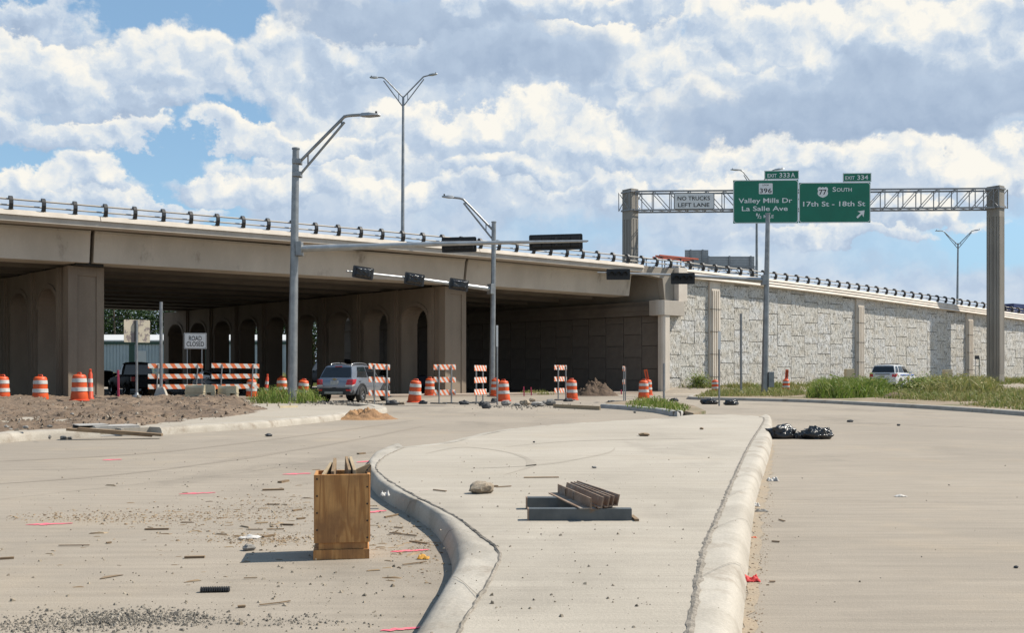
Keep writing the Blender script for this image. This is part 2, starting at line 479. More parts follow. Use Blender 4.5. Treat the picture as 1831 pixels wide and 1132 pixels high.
M_shed_g = mat('dark_green_trim', (.02, .07, .05), .5)
M_bark = mat('tree_bark', (.10, .075, .05), .95, col2=(.06, .045, .03), var=(8, 4), stretch=(1, 1, .25))

def leaf_mat(name, a, b, c, scale=1.6, trans=.25):
    a, b, c = (tuple(v * .9 for v in q_) for q_ in (a, b, c))
    m = bpy.data.materials.new(name); m.use_nodes = True
    N = NT(m.node_tree); p = N.n['Principled BSDF']
    co = N.new('ShaderNodeTexCoord').outputs['Object']
    col = N.mix(N.ramp(N.noise(co, scale, 4, .6), .38, .62), (*a, 1), (*b, 1))
    ri = N.new('ShaderNodeNewGeometry').outputs['Random Per Island']
    col = N.mix(N.ramp(ri, .55, 1.0, 0, .9), col, (*c, 1))
    N.put(p.inputs['Base Color'], col)
    p.inputs['Roughness'].default_value = .6
    p.inputs['Specular IOR Level'].default_value = .25
    tr = N.new('ShaderNodeBsdfTranslucent'); N.put(tr.inputs[0], col)
    mx = N.new('ShaderNodeMixShader'); mx.inputs[0].default_value = trans
    N.l.new(p.outputs[0], mx.inputs[1]); N.l.new(tr.outputs[0], mx.inputs[2])
    N.l.new(mx.outputs[0], N.n['Material Output'].inputs[0])
    return m
M_grass = leaf_mat('green_grass', (.125, .195, .030), (.185, .25, .05), (.34, .33, .12), 1.6, .35)
M_grass_dry = leaf_mat('dry_weeds', (.27, .255, .085), (.17, .215, .05), (.46, .39, .18), 1.3, .3)
M_grass_mix = leaf_mat('mixed_verge_grass', (.16, .215, .05), (.26, .255, .09), (.42, .36, .17), 1.1, .3)
M_leaf_d = leaf_mat('dark_tree_leaves', (.025, .05, .018), (.04, .075, .022), (.06, .10, .03), .8)

# road concrete: tan slab, broomed across, dusty and speckled
def road_material(name, base, alt, dust, streak=1.0):
    base, alt, dust = ka(base), ka(alt), ka(dust)
    m = bpy.data.materials.new(name); m.use_nodes = True
    N = NT(m.node_tree); p = N.n['Principled BSDF']
    co = N.new('ShaderNodeTexCoord').outputs['Object']
    c = N.mix(N.ramp(N.noise(co, .16, 6, .62), .36, .64), (*base, 1), (*alt, 1))
    c = N.mix(N.math('MULTIPLY', N.ramp(N.noise(co, .45, 7, .66), .50, .72), .65), c, (*dust, 1))
    grey = N.noise(N.vmath('MULTIPLY', N.vmath('ADD', co, N.vmath('SCALE', N.noise(co, .6, 3, col=True), scale=1.2)), (.5, .22, 1)), .9, 6, .62)
    c = N.mix(N.math('MULTIPLY', N.ramp(grey, .54, .70), .42 * streak), c, tuple(v * .62 for v in alt))
    pale = N.noise(N.vmath('MULTIPLY', co, (.30, .75, 1)), 1.3, 7, .66)
    c = N.mix(N.math('MULTIPLY', N.ramp(pale, .58, .74), .38), c, tuple(min(1, v * 1.35) for v in base))
    st = N.noise(N.vmath('MULTIPLY', co, (.35, 4.5, 1)), 2.2, 5, .6)
    st2 = N.noise(N.vmath('MULTIPLY', co, (.9, 26, 1)), 3.0, 4, .65)
    sp = N.noise(co, 75, 3, .75)
    sp2 = N.noise(co, 21, 3, .7)
    k = N.math('MULTIPLY', N.ramp(st, .25, .75, 1 - .13 * streak, 1 + .12 * streak, smooth=False), N.ramp(st2, .25, .75, 1 - .07 * streak, 1 + .07 * streak, smooth=False))
    k = N.math('MULTIPLY', k, N.ramp(sp, .25, .75, .90, 1.10, smooth=False))
    k = N.math('MULTIPLY', k, N.ramp(sp2, .62, .78, 1.0, .80))
    c = N.mix(1.0, c, N.comb(k, k, k), 'MULTIPLY')
    # small dark stones and stains lying in the dust
    vo = N.new('ShaderNodeTexVoronoi'); vo.inputs['Scale'].default_value = 5.5; N.put(vo.inputs['Vector'], N.vmath('ADD', co, N.vmath('SCALE', N.noise(co, 9, 3, col=True), scale=.12)))
    spots = N.math('MULTIPLY', N.ramp(vo.outputs['Distance'], .045, .075, 1, 0), N.ramp(N.noise(co, .9, 3), .56, .68))
    c = N.mix(N.math('MULTIPLY', spots, .45), c, (.13, .105, .08, 1))
    N.put(p.inputs['Base Color'], c)
    p.inputs['Roughness'].default_value = .9
    p.inputs['Specular IOR Level'].default_value = .25
    bp = N.new('ShaderNodeBump'); bp.inputs['Distance'].default_value = .004; bp.inputs['Strength'].default_value = 1
    h = N.math('ADD', N.noise(co, 60, 4, .7), N.math('MULTIPLY', st2, .7))
    N.l.new(h, bp.inputs['Height']); N.l.new(bp.outputs[0], p.inputs['Normal'])
    return m
M_road = road_material('road_concrete', (.378, .326, .262), (.322, .278, .224), (.41, .34, .255))
M_island = road_material('island_concrete', (.480, .432, .362), (.415, .37, .305), (.45, .39, .31), .8)
M_walk = road_material('sidewalk_concrete', (.45, .40, .33), (.40, .355, .29), (.40, .33, .24), .5)
M_verge = mat('verge_soil', (.24, .175, .115), .95, col2=(.32, .25, .17), var=(.8, 7), fine=.2, bump=.02, bscale=8, dirt=(.12, .13, .045), dirt_scale=.6, dirt_amt=(.5, .65))
M_ground = mat('open_ground', (.20, .18, .09), .95, col2=(.15, .17, .06), var=(.02, 6), fine=.1)
M_shoulder = mat('pinkish_walk', (.47, .385, .315), .9, col2=(.41, .33, .26), var=(.8, 6), fine=.1)

# orange and white slanted stripes printed on the barricade rails
def stripe_material(name, freq):
    m = bpy.data.materials.new(name); m.use_nodes = True
    N = NT(m.node_tree); p = N.n['Principled BSDF']
    co = N.new('ShaderNodeTexCoord').outputs['Object']
    x, y, z = N.xyz(co)
    fr = N.math('FRACT', N.math('MULTIPLY', N.math('ADD', N.math('MULTIPLY', z, .75), x), freq))
    f = N.math('GREATER_THAN', fr, .5)
    wear = N.ramp(N.noise(co, 9, 5, .6), .3, .75, .0, .22)
    c = N.mix(f, (.60, .585, .55, 1), (.66, .135, .028, 1))
    c = N.mix(wear, c, (.46, .39, .33, 1))
    N.put(p.inputs['Base Color'], c); p.inputs['Roughness'].default_value = .45
    return m
M_stripe = stripe_material('orange_white_stripes', 4.3)
M_stripe_w = stripe_material('wide_orange_white_stripes', 2.35)

def plywood_material():
    m = bpy.data.materials.new('plywood_sheet'); m.use_nodes = True
    N = NT(m.node_tree); p = N.n['Principled BSDF']
    co = N.new('ShaderNodeTexCoord').outputs['Object']
    g = N.noise(N.vmath('MULTIPLY', co, (7, 7, .8)), 1.1, 2, .45, .7)
    rings = N.math('SINE', N.math('MULTIPLY', g, 46))
    c = N.mix(N.ramp(rings, -.7, .9, 0, 1), (.52, .262, .085, 1), (.37, .165, .046, 1))
    c = N.mix(N.ramp(N.noise(co, 3.2, 5, .6), .42, .68), c, (.28, .13, .044, 1))
    fine = N.noise(N.vmath('MULTIPLY', co, (90, 90, 5)), 1, 4, .7)
    k = N.ramp(fine, .3, .7, .86, 1.12)
    c = N.mix(1.0, c, N.comb(k, k, k), 'MULTIPLY')
    vo = N.new('ShaderNodeTexVoronoi'); vo.inputs['Scale'].default_value = 7.0; N.put(vo.inputs['Vector'], N.vmath('MULTIPLY', co, (1, 1, .8)))
    kn = N.math('MULTIPLY', N.ramp(vo.outputs['Distance'], .04, .13, 1, 0), N.math('GREATER_THAN', N.xyz(vo.outputs['Color'])[0], .62))
    c = N.mix(N.math('MULTIPLY', kn, .85), c, (.085, .038, .018, 1))
    N.put(p.inputs['Base Color'], c); p.inputs['Roughness'].default_value = .7
    bp = N.new('ShaderNodeBump'); bp.inputs['Distance'].default_value = .0015
    N.l.new(fine, bp.inputs['Height']); N.l.new(bp.outputs[0], p.inputs['Normal'])
    return m
M_ply = plywood_material()

# rough form-liner rock face of the retaining wall panels
def panel_material():
    m = bpy.data.materials.new('rock_face_panel'); m.use_nodes = True
    N = NT(m.node_tree); p = N.n['Principled BSDF']
    ob = N.new('ShaderNodeTexCoord').outputs['Object']
    oi = N.new('ShaderNodeObjectInfo')
    ri = oi.outputs['Random']
    co = N.vmath('ADD', ob, N.vmath('SCALE', oi.outputs['Location'], scale=3.7))
    c = N.mix(ri, (.63, .605, .55, 1), (.65, .645, .63, 1))
    c = N.mix(N.ramp(N.noise(co, 1.4, 5, .6), .35, .7), c, (.56, .515, .44, 1))
    cv = N.vmath('MULTIPLY', co, (1, 1, .42))
    blot = N.noise(cv, 11.5, 6, .66, 1.1)
    c = N.mix(N.ramp(blot, .51, .60, 0, .92), c, (.15, .14, .12, 1))
    ridg = N.noise(N.vmath('MULTIPLY', co, (1, 1, .6)), 22, 4, .6, .5)
    c = N.mix(N.ramp(ridg, .60, .70, 0, .55), c, (.22, .205, .18, 1))
    N.put(p.inputs['Base Color'], c); p.inputs['Roughness'].default_value = .9
    p.inputs['Specular IOR Level'].default_value = .2
    bp = N.new('ShaderNodeBump'); bp.inputs['Distance'].default_value = .075; bp.inputs['Strength'].default_value = 1
    h = N.math('SUBTRACT', N.math('MULTIPLY', N.noise(cv, 7.5, 6, .6, .8), .9), N.math('MULTIPLY', blot, .5))
    h = N.math('ADD', h, N.math('MULTIPLY', ridg, -.3))
    N.l.new(h, bp.inputs['Height']); N.l.new(bp.outputs[0], p.inputs['Normal'])
    return m
M_panel = panel_material()

M_under = mat('underpass_painted_shade', (.085, .078, .07), .9, col2=(.06, .055, .05), var=(.4, 5), fine=.1)  # underpass gloom painted as a dark colour over the continuing road

M_tyre = road_material('tyre_darkened_concrete', (.405, .362, .30), (.385, .342, .282), (.43, .375, .30), .8)
M_tyre_r = road_material('tyre_darkened_road', (.325, .278, .222), (.30, .255, .205), (.36, .305, .235), 1.0)
# ================================================================== ground
AX = Vector((.8, .6, 0)); AY = Vector((-.6, .8, 0)); P0 = Vector((10, 65, 0)); ARZ = math.atan2(.6, .8)
def loc2(X, Y):
    dx, dy = X - 10, Y - 65
    return .8 * dx + .6 * dy, -.6 * dx + .8 * dy
def L(xp, yp, z=0): return P0 + AX * xp + AY * yp + Vector((0, 0, z))
def xp_at(px, yp):
    """distance along the overpass of the point seen at column px at offset yp from its edge"""
    u = (px - CX) / F
    Y = (yp + 46) / (.8 - .6 * u)
    return .8 * (u * Y - 10) + .6 * (Y - 65)
def terr(X, Y):
    xp, yp = loc2(X, Y)
    z = .30 * sstep(X, 20, 42) * sstep(Y, 42, 60)
    if xp > -1: z += .38 * sstep(yp, -4.0, -.4) * sstep(xp, -1, 1.5)
    return z
def catmull(pts, k=4, closed=False):
    out = []
    n = len(pts)
    for i in range(n if closed else n - 1):
        a, b, c, d = (pts[(i - 1) % n] if closed or i > 0 else pts[0]), pts[i], pts[(i + 1) % n], (pts[(i + 2) % n] if closed or i + 2 < n else pts[-1])
        for j in range(k):
            t = j / k
            out.append(tuple(.5 * (2 * b[q] + (c[q] - a[q]) * t + (2 * a[q] - 5 * b[q] + 4 * c[q] - d[q]) * t * t + (3 * b[q] - a[q] - 3 * c[q] + d[q]) * t ** 3) for q in range(len(b))))
    if not closed: out.append(tuple(pts[-1]))
    return out
def structure(name, mb, m, label, **kw):
    o = mb.obj(name, m, **kw); o['kind'] = 'structure'; o['label'] = label
    return o

b = MB(); b.add([(-2500, -300, -.12), (2500, -300, -.12), (2500, 5000, -.12), (-2500, 5000, -.12)], [(0, 1, 2, 3)])
structure('ground', b, M_ground, 'flat open ground reaching to the horizon')
b = MB(); b.grid(175, 135, lambda u, v: (lambda X, Y: (X, Y, terr(X, Y)))(-85 + 175 * u, -8 + 135 * v))
structure('road', b, M_road, 'broad tan concrete roadway under construction', smooth=180, fix=False)

# ------------------------------------------------------------------ island
inner_l = [(760, 1260), (820, 1132), (850, 1080), (880, 1030), (893, 990), (860, 958), (810, 922), (740, 886), (690, 856), (673, 836), (688, 817), (722, 801)]
outer_l = [(670, 1260), (757, 1132), (790, 1075), (806, 1028), (803, 998), (780, 958), (738, 925), (697, 903), (669, 880), (655, 850), (668, 822), (706, 804)]
far_e = [(722, 801), (800, 793.5), (850, 782), (900, 771), (960, 763.5), (1040, 757), (1130, 752), (1207, 747.5), (1250, 742), (1310, 742), (1358, 746)]
inner_r = [(1358, 746), (1366, 753), (1338, 800), (1306, 870), (1290, 910), (1260, 980), (1245, 1060), (1233, 1132), (1216, 1260)]
outer_r = [(1374, 748), (1381, 758), (1379, 805), (1360, 870), (1350, 912), (1342, 985), (1335, 1062), (1328, 1132), (1318, 1260)]
HI = .15
def dense(px_pts, z, k=10): return [P(x, y, z) for x, y in catmull(px_pts, k)]
il, ol = dense(inner_l, HI), dense(outer_l, 0)
ir, orr = dense(inner_r, HI), dense(outer_r, 0)
fe = dense(far_e, HI, 3)
poly = il + fe[1:-1] + ir
b = MB(); b.add(poly, [tuple(range(len(poly)))])
me = b.mesh('island_pavement', M_island, fix=False)
bm = bmesh.new(); bm.from_mesh(me); bmesh.ops.triangulate(bm, faces=bm.faces, ngon_method='EAR_CLIP')
for f in bm.faces:
    if f.normal.z < 0: f.normal_flip()
bm.to_mesh(me); bm.free()
o = link('island_pavement', me); o['kind'] = 'structure'; o['label'] = 'pale concrete pavement of the raised traffic island'
def kerb_strip(ins, outs, name, label, prof=((.0, HI), (.40, HI + .002), (.60, HI - .003), (.74, HI - .018), (.85, HI - .048), (.93, HI - .10), (1.0, -.01))):
    b = MB(); rows = []
    for k, (a, c) in enumerate(zip(ins, outs)):
        wob = 1 + .05 * mnoise.noise((a.x * 1.3, a.y * 1.3, 0))
        rows.append([(a.x + (c.x - a.x) * f * (wob if 0 < f < 1 else 1), a.y + (c.y - a.y) * f * (wob if 0 < f < 1 else 1), z + ((.008 * mnoise.noise((a.x * 2, a.y * 2, f * 5)) + .006 * mnoise.noise((a.x * 7, a.y * 7, f * 9))) if f < .95 else 0)) for f, z in prof])
    n = len(prof); m = len(rows)
    b.add([p for r_ in rows for p in r_], [(i * n + k, i * n + k + 1, (i + 1) * n + k + 1, (i + 1) * n + k) for i in range(m - 1) for k in range(n - 1)])
    return structure(name, b, M_kerb, label, smooth=60)
def resample(pts, step):
    out = [pts[0]]
    for a, c in zip(pts, pts[1:]):
        n = max(1, int((c - a).length / step))
        for k in range(1, n + 1): out.append(a + (c - a) * (k / n))
    return out
kerb_strip(il, ol, 'kerb', 'rounded concrete kerb on the curving side of the island by the plywood box')
kerb_strip(ir, orr, 'kerb', 'rounded concrete kerb on the straight side of the island facing the empty lanes')
fo = []
for i, a in enumerate(fe):
    t = (fe[min(i + 1, len(fe) - 1)] - fe[max(i - 1, 0)]).normalized()
    fo.append(a + Vector((-t.y, t.x, 0)) * .30)
kerb_strip(fe, fo, 'kerb', 'far rounded kerb of the island beyond the rock')
# the irregular open joint between slab and kerb
def crack(pts, w, label):
    pts = resample(pts, .035); b = MB(); vs = []
    for i, a in enumerate(pts):
        t = (pts[min(i + 2, len(pts) - 1)] - pts[max(i - 2, 0)]).normalized(); nrm = Vector((-t.y, t.x, 0))
        j = .012 * mnoise.noise((a.x * 9, a.y * 9, 1)); ww = w * (.65 + .9 * abs(mnoise.noise((a.x * 11, a.y * 11, 4))))
        h = .004 + .012 * abs(mnoise.noise((a.x * 14, a.y * 14, 7)))
        vs += [a + nrm * (j - ww) + Vector((0, 0, .0035)), a + nrm * j + Vector((0, 0, .0035 + h)), a + nrm * (j + ww) + Vector((0, 0, .0035))]
    b.add(vs, [(3 * i + k, 3 * i + k + 1, 3 * i + k + 4, 3 * i + k + 3) for i in range(len(pts) - 1) for k in (0, 1)])
    structure('joint_crack', b, M_crack, label, fix=False)
def kerb_joints(ins, outs, every, label):
    acc = 0; b = MB(); n = 0
    for k in range(1, len(ins) - 1):
        acc += (ins[k] - ins[k - 1]).length
        if acc < every: continue
        acc = 0; a, c = ins[k], outs[k]; t = (ins[k + 1] - ins[k - 1]).normalized() * .004; row = []
        for f, z in ((.02, HI), (.42, HI + .002), (.61, HI - .003), (.75, HI - .018), (.86, HI - .048), (.94, HI - .10), (1.004, 0)):
            q_ = a.lerp(c, f); row.append((Vector((q_.x, q_.y, z + .009)) - t, Vector((q_.x, q_.y, z + .009)) + t))
        m0 = len(b.v); b.add([v for r_ in row for v in r_], [(2 * j, 2 * j + 1, 2 * j + 3, 2 * j + 2) for j in range(len(row) - 1)])
    structure('kerb_joint', b, M_joint, label, fix=False)
kerb_joints(il, ol, 1.5, 'thin dark joints across the curving kerb')
kerb_joints(ir, orr, 1.6, 'thin dark joints across the straight kerb')
crack(il, .013, 'ragged mortar joint along the curving kerb of the island')
crack(ir, .022, 'ragged mortar joint along the straight kerb of the island')

def slab_joint(pts, w, label, z=.004):
    pts = resample([P(x, y, 0) for x, y in pts], .12); b = MB(); vs = []
    for i, a in enumerate(pts):
        t = (pts[min(i + 1, len(pts) - 1)] - pts[max(i - 1, 0)]).normalized(); nr = Vector((-t.y, t.x, 0)); j = .006 * mnoise.noise((a.x * 3, a.y * 3, 0)); ww = w * (.4 + 1.2 * abs(mnoise.noise((a.x * 5, a.y * 5, 3))))
        vs += [a + nr * (j - ww) + Vector((0, 0, z)), a + nr * (j + ww) + Vector((0, 0, z))]
    b.add(vs, [(2 * i, 2 * i + 1, 2 * i + 3, 2 * i + 2) for i in range(len(pts) - 1)])
    structure('pavement_joint', b, M_crack, label, fix=False)
slab_joint([(1384, 750.5), (1520, 755.5), (1700, 763), (1900, 773)], .030, 'crumbling joint across the right road beyond the black bags')
slab_joint([(1366, 893), (1600, 898), (1990, 905)], .005, 'fine cross joint in the right road')
slab_joint([(-100, 843), (250, 838), (662, 828)], .007, 'fine cross joint in the left road beyond the plywood box')
slab_joint([(-100, 905), (120, 880), (420, 848), (690, 806)], .006, 'fine lengthwise joint in the left road')
def tyre_marks(rows, z, m, label):
    b = MB()
    for pts, w in rows:
        pts = resample([P(x, y, z) for x, y in catmull(pts, 6)], .15); vs = []
        for i, a in enumerate(pts):
            t = (pts[min(i + 1, len(pts) - 1)] - pts[max(i - 1, 0)]).normalized(); nr = Vector((-t.y, t.x, 0)); ww = w * (.35 + 1.1 * abs(mnoise.noise((a.x * .8, a.y * .8, w * 9)))) * min(1, min(i, len(pts) - 1 - i) / 6)
            vs += [Vector((a.x, a.y, z + .002)) - nr * ww, Vector((a.x, a.y, z + .002)) + nr * ww]
        b.add(vs, [(2 * i, 2 * i + 1, 2 * i + 3, 2 * i + 2) for i in range(len(pts) - 1)])
    structure('tyre_mark', b, m, label, fix=False)
tyre_marks([([(760, 812), (830, 800), (920, 812), (950, 832), (900, 850)], .07), ([(800, 840), (960, 832), (1080, 812), (1100, 800)], .06), ([(900, 800), (1010, 790), (1150, 786), (1290, 784)], .08)], HI, M_tyre, 'faint curved tyre marks on the island pavement')
tyre_marks([([(-60, 870), (250, 845), (560, 800), (760, 762)], .13), ([(-60, 828), (250, 812), (520, 782), (740, 752)], .13)], 0, M_tyre_r, 'faint broad tyre tracks across the dusty road')
# ------------------------------------------------------------------ other kerbs
def sweep_kerb(pts, w, h, side, name, label, m=None, top_m=None, z0=-.01):
    """kerb along a polyline of its foot on the road side; side = +1: body lies to the left of travel"""
    b = MB(); rows = []
    for i, a in enumerate(pts):
        t = (pts[min(i + 1, len(pts) - 1)] - pts[max(i - 1, 0)]).normalized(); nr = Vector((-t.y, t.x, 0)) * side
        zt = a.z
        prof = [(0, z0), (.02, h * .55), (.045, h * .85), (.09, h), (w, h), (w, z0)]
        rows.append([(a.x + nr.x * q, a.y + nr.y * q, zt + z) for q, z in prof])
    n = 6
    b.loft(rows, closed=True)
    return structure(name, b, m or M_kerb, label, smooth=40)
left_foot = [(-140, 806), (0, 793), (70, 787), (180, 782), (290, 778), (380, 772), (460, 767), (540, 759.5), (600, 752.5), (650, 745.5), (684, 740), (693, 736), (680, 731.5), (640, 727)]
lf = dense(left_foot, 0, 4)
# a gap for the unfinished drain inlet
lfA = [p for p in lf if p.x < X_at(180, p.y)]
lfB = [p for p in lf if p.x > X_at(264, p.y)]
sweep_kerb(lfA, .45, .16, 1, 'kerb', 'pale new kerb in front of the dirt beside the drain inlet')
sweep_kerb(lfB, .42, .15, 1, 'kerb', 'pale new kerb curving round the sidewalk below the signal pole')
nose_foot = [(1072, 730), (1120, 733.5), (1170, 738.5), (1205, 745), (1222, 744), (1226, 741)]
sweep_kerb(dense(nose_foot, 0, 4), .22, .15, 1, 'kerb', 'grey kerb piece curving round the grassy island nose', M_kerb_grey)
plank_foot = [(1010, 726), (1072, 730)]
right_foot = [(1236, 709.5), (1229, 712.5), (1240, 715), (1330, 717), (1450, 720.5), (1600, 728.5), (1720, 736), (1831, 744.5), (1990, 758)]
rf = dense(right_foot, 0, 4)
sweep_kerb(rf, .3, .14, 1, 'kerb', 'long low kerb in front of the weedy verge')
# sidewalk behind the left kerb, dirt behind that
def sheet(name, px_poly, z, m, label, k=3, world_poly=None, zf=None):
    pts = world_poly or [P(x, y, z) for x, y in (catmull(px_poly, k, True) if k else px_poly)]
    b = MB(); b.add(pts, [tuple(range(len(pts)))])
    me = b.mesh(name, m, fix=False)
    bm = bmesh.new(); bm.from_mesh(me)
    bmesh.ops.triangulate(bm, faces=bm.faces, ngon_method='EAR_CLIP')
    for f in bm.faces:
        if f.normal.z < 0: f.normal_flip()
    if min(q_.z for q_ in pts) > .05:      # a raised sheet gets its edge down to the road
        bd = [e for e in bm.edges if e.is_boundary]
        r_ = bmesh.ops.extrude_edge_only(bm, edges=bd)
        for v in r_['geom']:
            if isinstance(v, bmesh.types.BMVert): v.co.z = -.02
    bm.to_mesh(me); bm.free()
    o = link(name, me); o['kind'] = 'structure'; o['label'] = label
    return o
def inset(pts, w, side=1):
    out = []
    for i, a in enumerate(pts):
        t = (pts[min(i + 1, len(pts) - 1)] - pts[max(i - 1, 0)]).normalized()
        out.append(a + Vector((-t.y, t.x, 0)) * side * w)
    return out
def at_z(pts, z): return [Vector((p.x, p.y, z)) for p in pts]
bk = at_z(inset(lf, .41), .138)
sheet('sidewalk', None, 0, M_walk, 'dusty concrete sidewalk behind the left kerb', world_poly=bk[:-4] + [P(640, 727, .138), P(560, 722, .138), P(470, 722, .138), P(300, 730, .138), P(-140, 745, .138)])
# verge on the right
vk = at_z(inset(rf, .29), .132)
sheet('verge_soil', None, 0, M_verge, 'bare soil verge between kerb and frontage road', world_poly=vk + [Vector((30, 30, .132)), Vector((52, 60, .44)), Vector((50, 70, .44)), L(22, -11, .30), L(6, -11, .06), L(-6, -11.4, .06)])
nose = at_z(inset(dense(nose_foot, 0, 4), .20), .135) + [P(1240, 739, .135), P(1262, 735, .135), P(1240, 725, .135), P(1190, 718, .135), P(1130, 716, .135), P(1085, 720, .135)]
sheet('island_nose_soil', None, 0, M_verge, 'soil of the grassy island nose behind the grey kerb', world_poly=nose)
# pinkish walk along the feet of the bridge columns
sheet('sidewalk', None, 0, M_shoulder, 'pinkish strip of pavement along the foot of the bridge columns', world_poly=[L(-36, .9, .1), L(-36, 3.6, .1), L(.2, 3.6, .1), L(.2, .0, .1), L(-10, -.4, .1), L(-17, .1, .1)])
sheet('sidewalk', None, 0, M_shoulder, 'pale pavement strip at the corner of the retaining wall', world_poly=[L(-5, -1.8, .012), L(-5, -.4, .012), L(3, -.4, .012), L(3, -1.9, .012)])
sheet('road_shoulder', None, 0, M_walk, 'light concrete frontage lane beside the retaining wall', world_poly=[L(-4, -5.5, .006), L(3.0, -5.5, .006), L(3.0, -2.0, .006), L(-4, -2.0, .006)])

structure_under = sheet('underpass_shade_sheet', None, 0, M_under, 'roadway under the bridge with its shade painted in as a dark sheet', world_poly=[L(-60, 3.9, .02), L(-60, 38, .02), L(-6, 38, .02), L(-.9, 3.9, .02)])
# the churned dirt
dirt_poly = [(470, 738), (490, 731), (470, 724), (440, 715), (380, 711), (200, 707), (0, 711), (-150, 711)]
dp = [q_ + Vector((0, 0, .14)) for q_ in inset(lf, .52) if q_.x < X_at(240, q_.y)] + [P(x, y, .15) for x, y in ((300, 757), (400, 747))] + [P(x, y, .15) for x, y in dirt_poly]
def pip(x, y, poly):
    c = False; j = len(poly) - 1
    for i in range(len(poly)):
        a, d = poly[i], poly[j]
        if (a[1] > y) != (d[1] > y) and x < (d[0] - a[0]) * (y - a[1]) / (d[1] - a[1]) + a[0]: c = not c
        j = i
    return c
def edge_dist(x, y, poly):
    best = 9
    for i in range(len(poly)):
        ax, ay = poly[i][0], poly[i][1]; bx, by = poly[i - 1][0], poly[i - 1][1]
        dx, dy = bx - ax, by - ay; t = max(0, min(1, ((x - ax) * dx + (y - ay) * dy) / (dx * dx + dy * dy + 1e-9)))
        best = min(best, math.hypot(x - ax - t * dx, y - ay - t * dy))
    return best
def dirt_h(x, y):
    """height of the churned dirt, or None outside"""
    if not pip(x, y, dp): return None
    e = edge_dist(x, y, dp)
    n = mnoise.noise((x * .5, y * .35, 2)); n2 = mnoise.noise((x * 1.7, y * 1.3, 5)); n3 = mnoise.noise((x * 4.5, y * 4.5, 9)); n4 = mnoise.noise((x * 11, y * 11, 3))
    ridge = math.exp(-((y - 36.5) / 4.5) ** 2) * .17 * (.75 + .5 * n) + math.exp(-((y - 29) / 3) ** 2) * .05
    return .125 + sstep(e, 0, .9) * (.04 + ridge + .13 * n + .15 * n2 + .10 * n3 + .045 * n4)
b = MB(); st = .14; idx = {}
x0, x1, y0, y1 = -27.0, -6.5, 17.5, 45.5
nx, ny = int((x1 - x0) / st), int((y1 - y0) / st)
for j in range(ny + 1):
    for i in range(nx + 1):
        h = dirt_h(x0 + i * st, y0 + j * st)
        if h is not None:
            idx[i, j] = len(b.v); b.v.append((x0 + i * st, y0 + j * st, h))
for (i, j), a in idx.items():
    if (i + 1, j) in idx and (i, j + 1) in idx and (i + 1, j + 1) in idx:
        b.f.append((a, idx[i + 1, j], idx[i + 1, j + 1], idx[i, j + 1])); b.m.append(0)
structure('dirt', b, M_dirt, 'churned brown dirt behind the left kerb', smooth=180, fix=False)
def heap(name, px, py, w, d, h, m, label, seed, kind='stuff', cat='dirt pile', z0=0.0, n=34, rough=.25):
    c = P(px, py, z0); b = MB()
    def fn(u, v):
        r_ = v; t = u * 2 * math.pi
        e = 1 + .22 * mnoise.noise((math.cos(t) * 1.5, math.sin(t) * 1.5, seed))
        x, y = math.cos(t) * r_ * w / 2 * e, math.sin(t) * r_ * d / 2 * e
        hh = h * (1 - r_ ** 1.6) * (1 + rough * mnoise.noise((x * 2.5, y * 2.5, seed)) + rough * .7 * mnoise.noise((x * 7, y * 7, seed)) + rough * .5 * mnoise.noise((x * 17, y * 17, seed)))
        return (x, y, max(hh, 0) - .01)
    b.grid(n, n // 2, fn)
    o = b.obj(name, m, smooth=180); o.location = (c.x, c.y + d * .3, z0)
    tag(o, label, cat, kind=kind)
    return o
heap('dirt_pile', 1065, 708.5, 2.6, 2.2, .80, M_mulch, 'brown mulch heap on the pavement right of an orange drum', 3.7, kind='thing', n=70, rough=.42)
heap('dirt_pile', 646, 751, 1.9, 1.2, .24, M_sand, 'low orange soil spill at the end of the left kerb', 5, kind='thing', n=60, rough=.75)
heap('dirt_pile', 40, 714, 5.0, 3.0, .20, M_sand, 'orange sandy soil beside the leftmost drum', 8, kind='thing')
heap('dirt_pile', 272, 705, 2.2, 1.6, .45, M_sand, 'tan soil heap by the foot of the thin grey post', 12, kind='thing')
heap('dirt_pile', 1608, 712, 1.6, 1.2, .26, M_dirt, 'small dark soil heap on the verge below the police car', 15, kind='thing', z0=.13)

# ================================================================== the overpass
OVER = thing('overpass', 'tan concrete highway overpass on arched bents with a black-posted railing', 'bridge', P0, ARZ)
_zk = [(-160, 6.2), (-100, 7.3), (-60, 7.95), (-39, 8.16), (-28, 8.30), (-18, 8.38), (-8, 8.33), (2, 8.27), (10, 8.12), (17.4, 7.95), (35.2, 7.34), (47.7, 6.93), (70, 6.1), (140, 3.4)]
def zt(x):
    return sum(float(np.interp(x + d, [k[0] for k in _zk], [k[1] for k in _zk])) for d in (-6, -4, -2, 0, 2, 4, 6)) / 7
X_DE = xp_at(1152, 0)                 # deck end at the abutment
X_L = -150.0
P1x, P2x = xp_at(154.5, 2.45), xp_at(815, 2.45)
SP = P2x - P1x
def sweep(prof, xs, zf, closed=True):
    b = MB()
    b.loft([[(x, y, zf(x) + z) for y, z in prof] for x in xs], closed=closed)
    return b
def frange(a, c, st): 
    n = max(1, int(round((c - a) / st))); return [a + (c - a) * k / n for k in range(n + 1)]
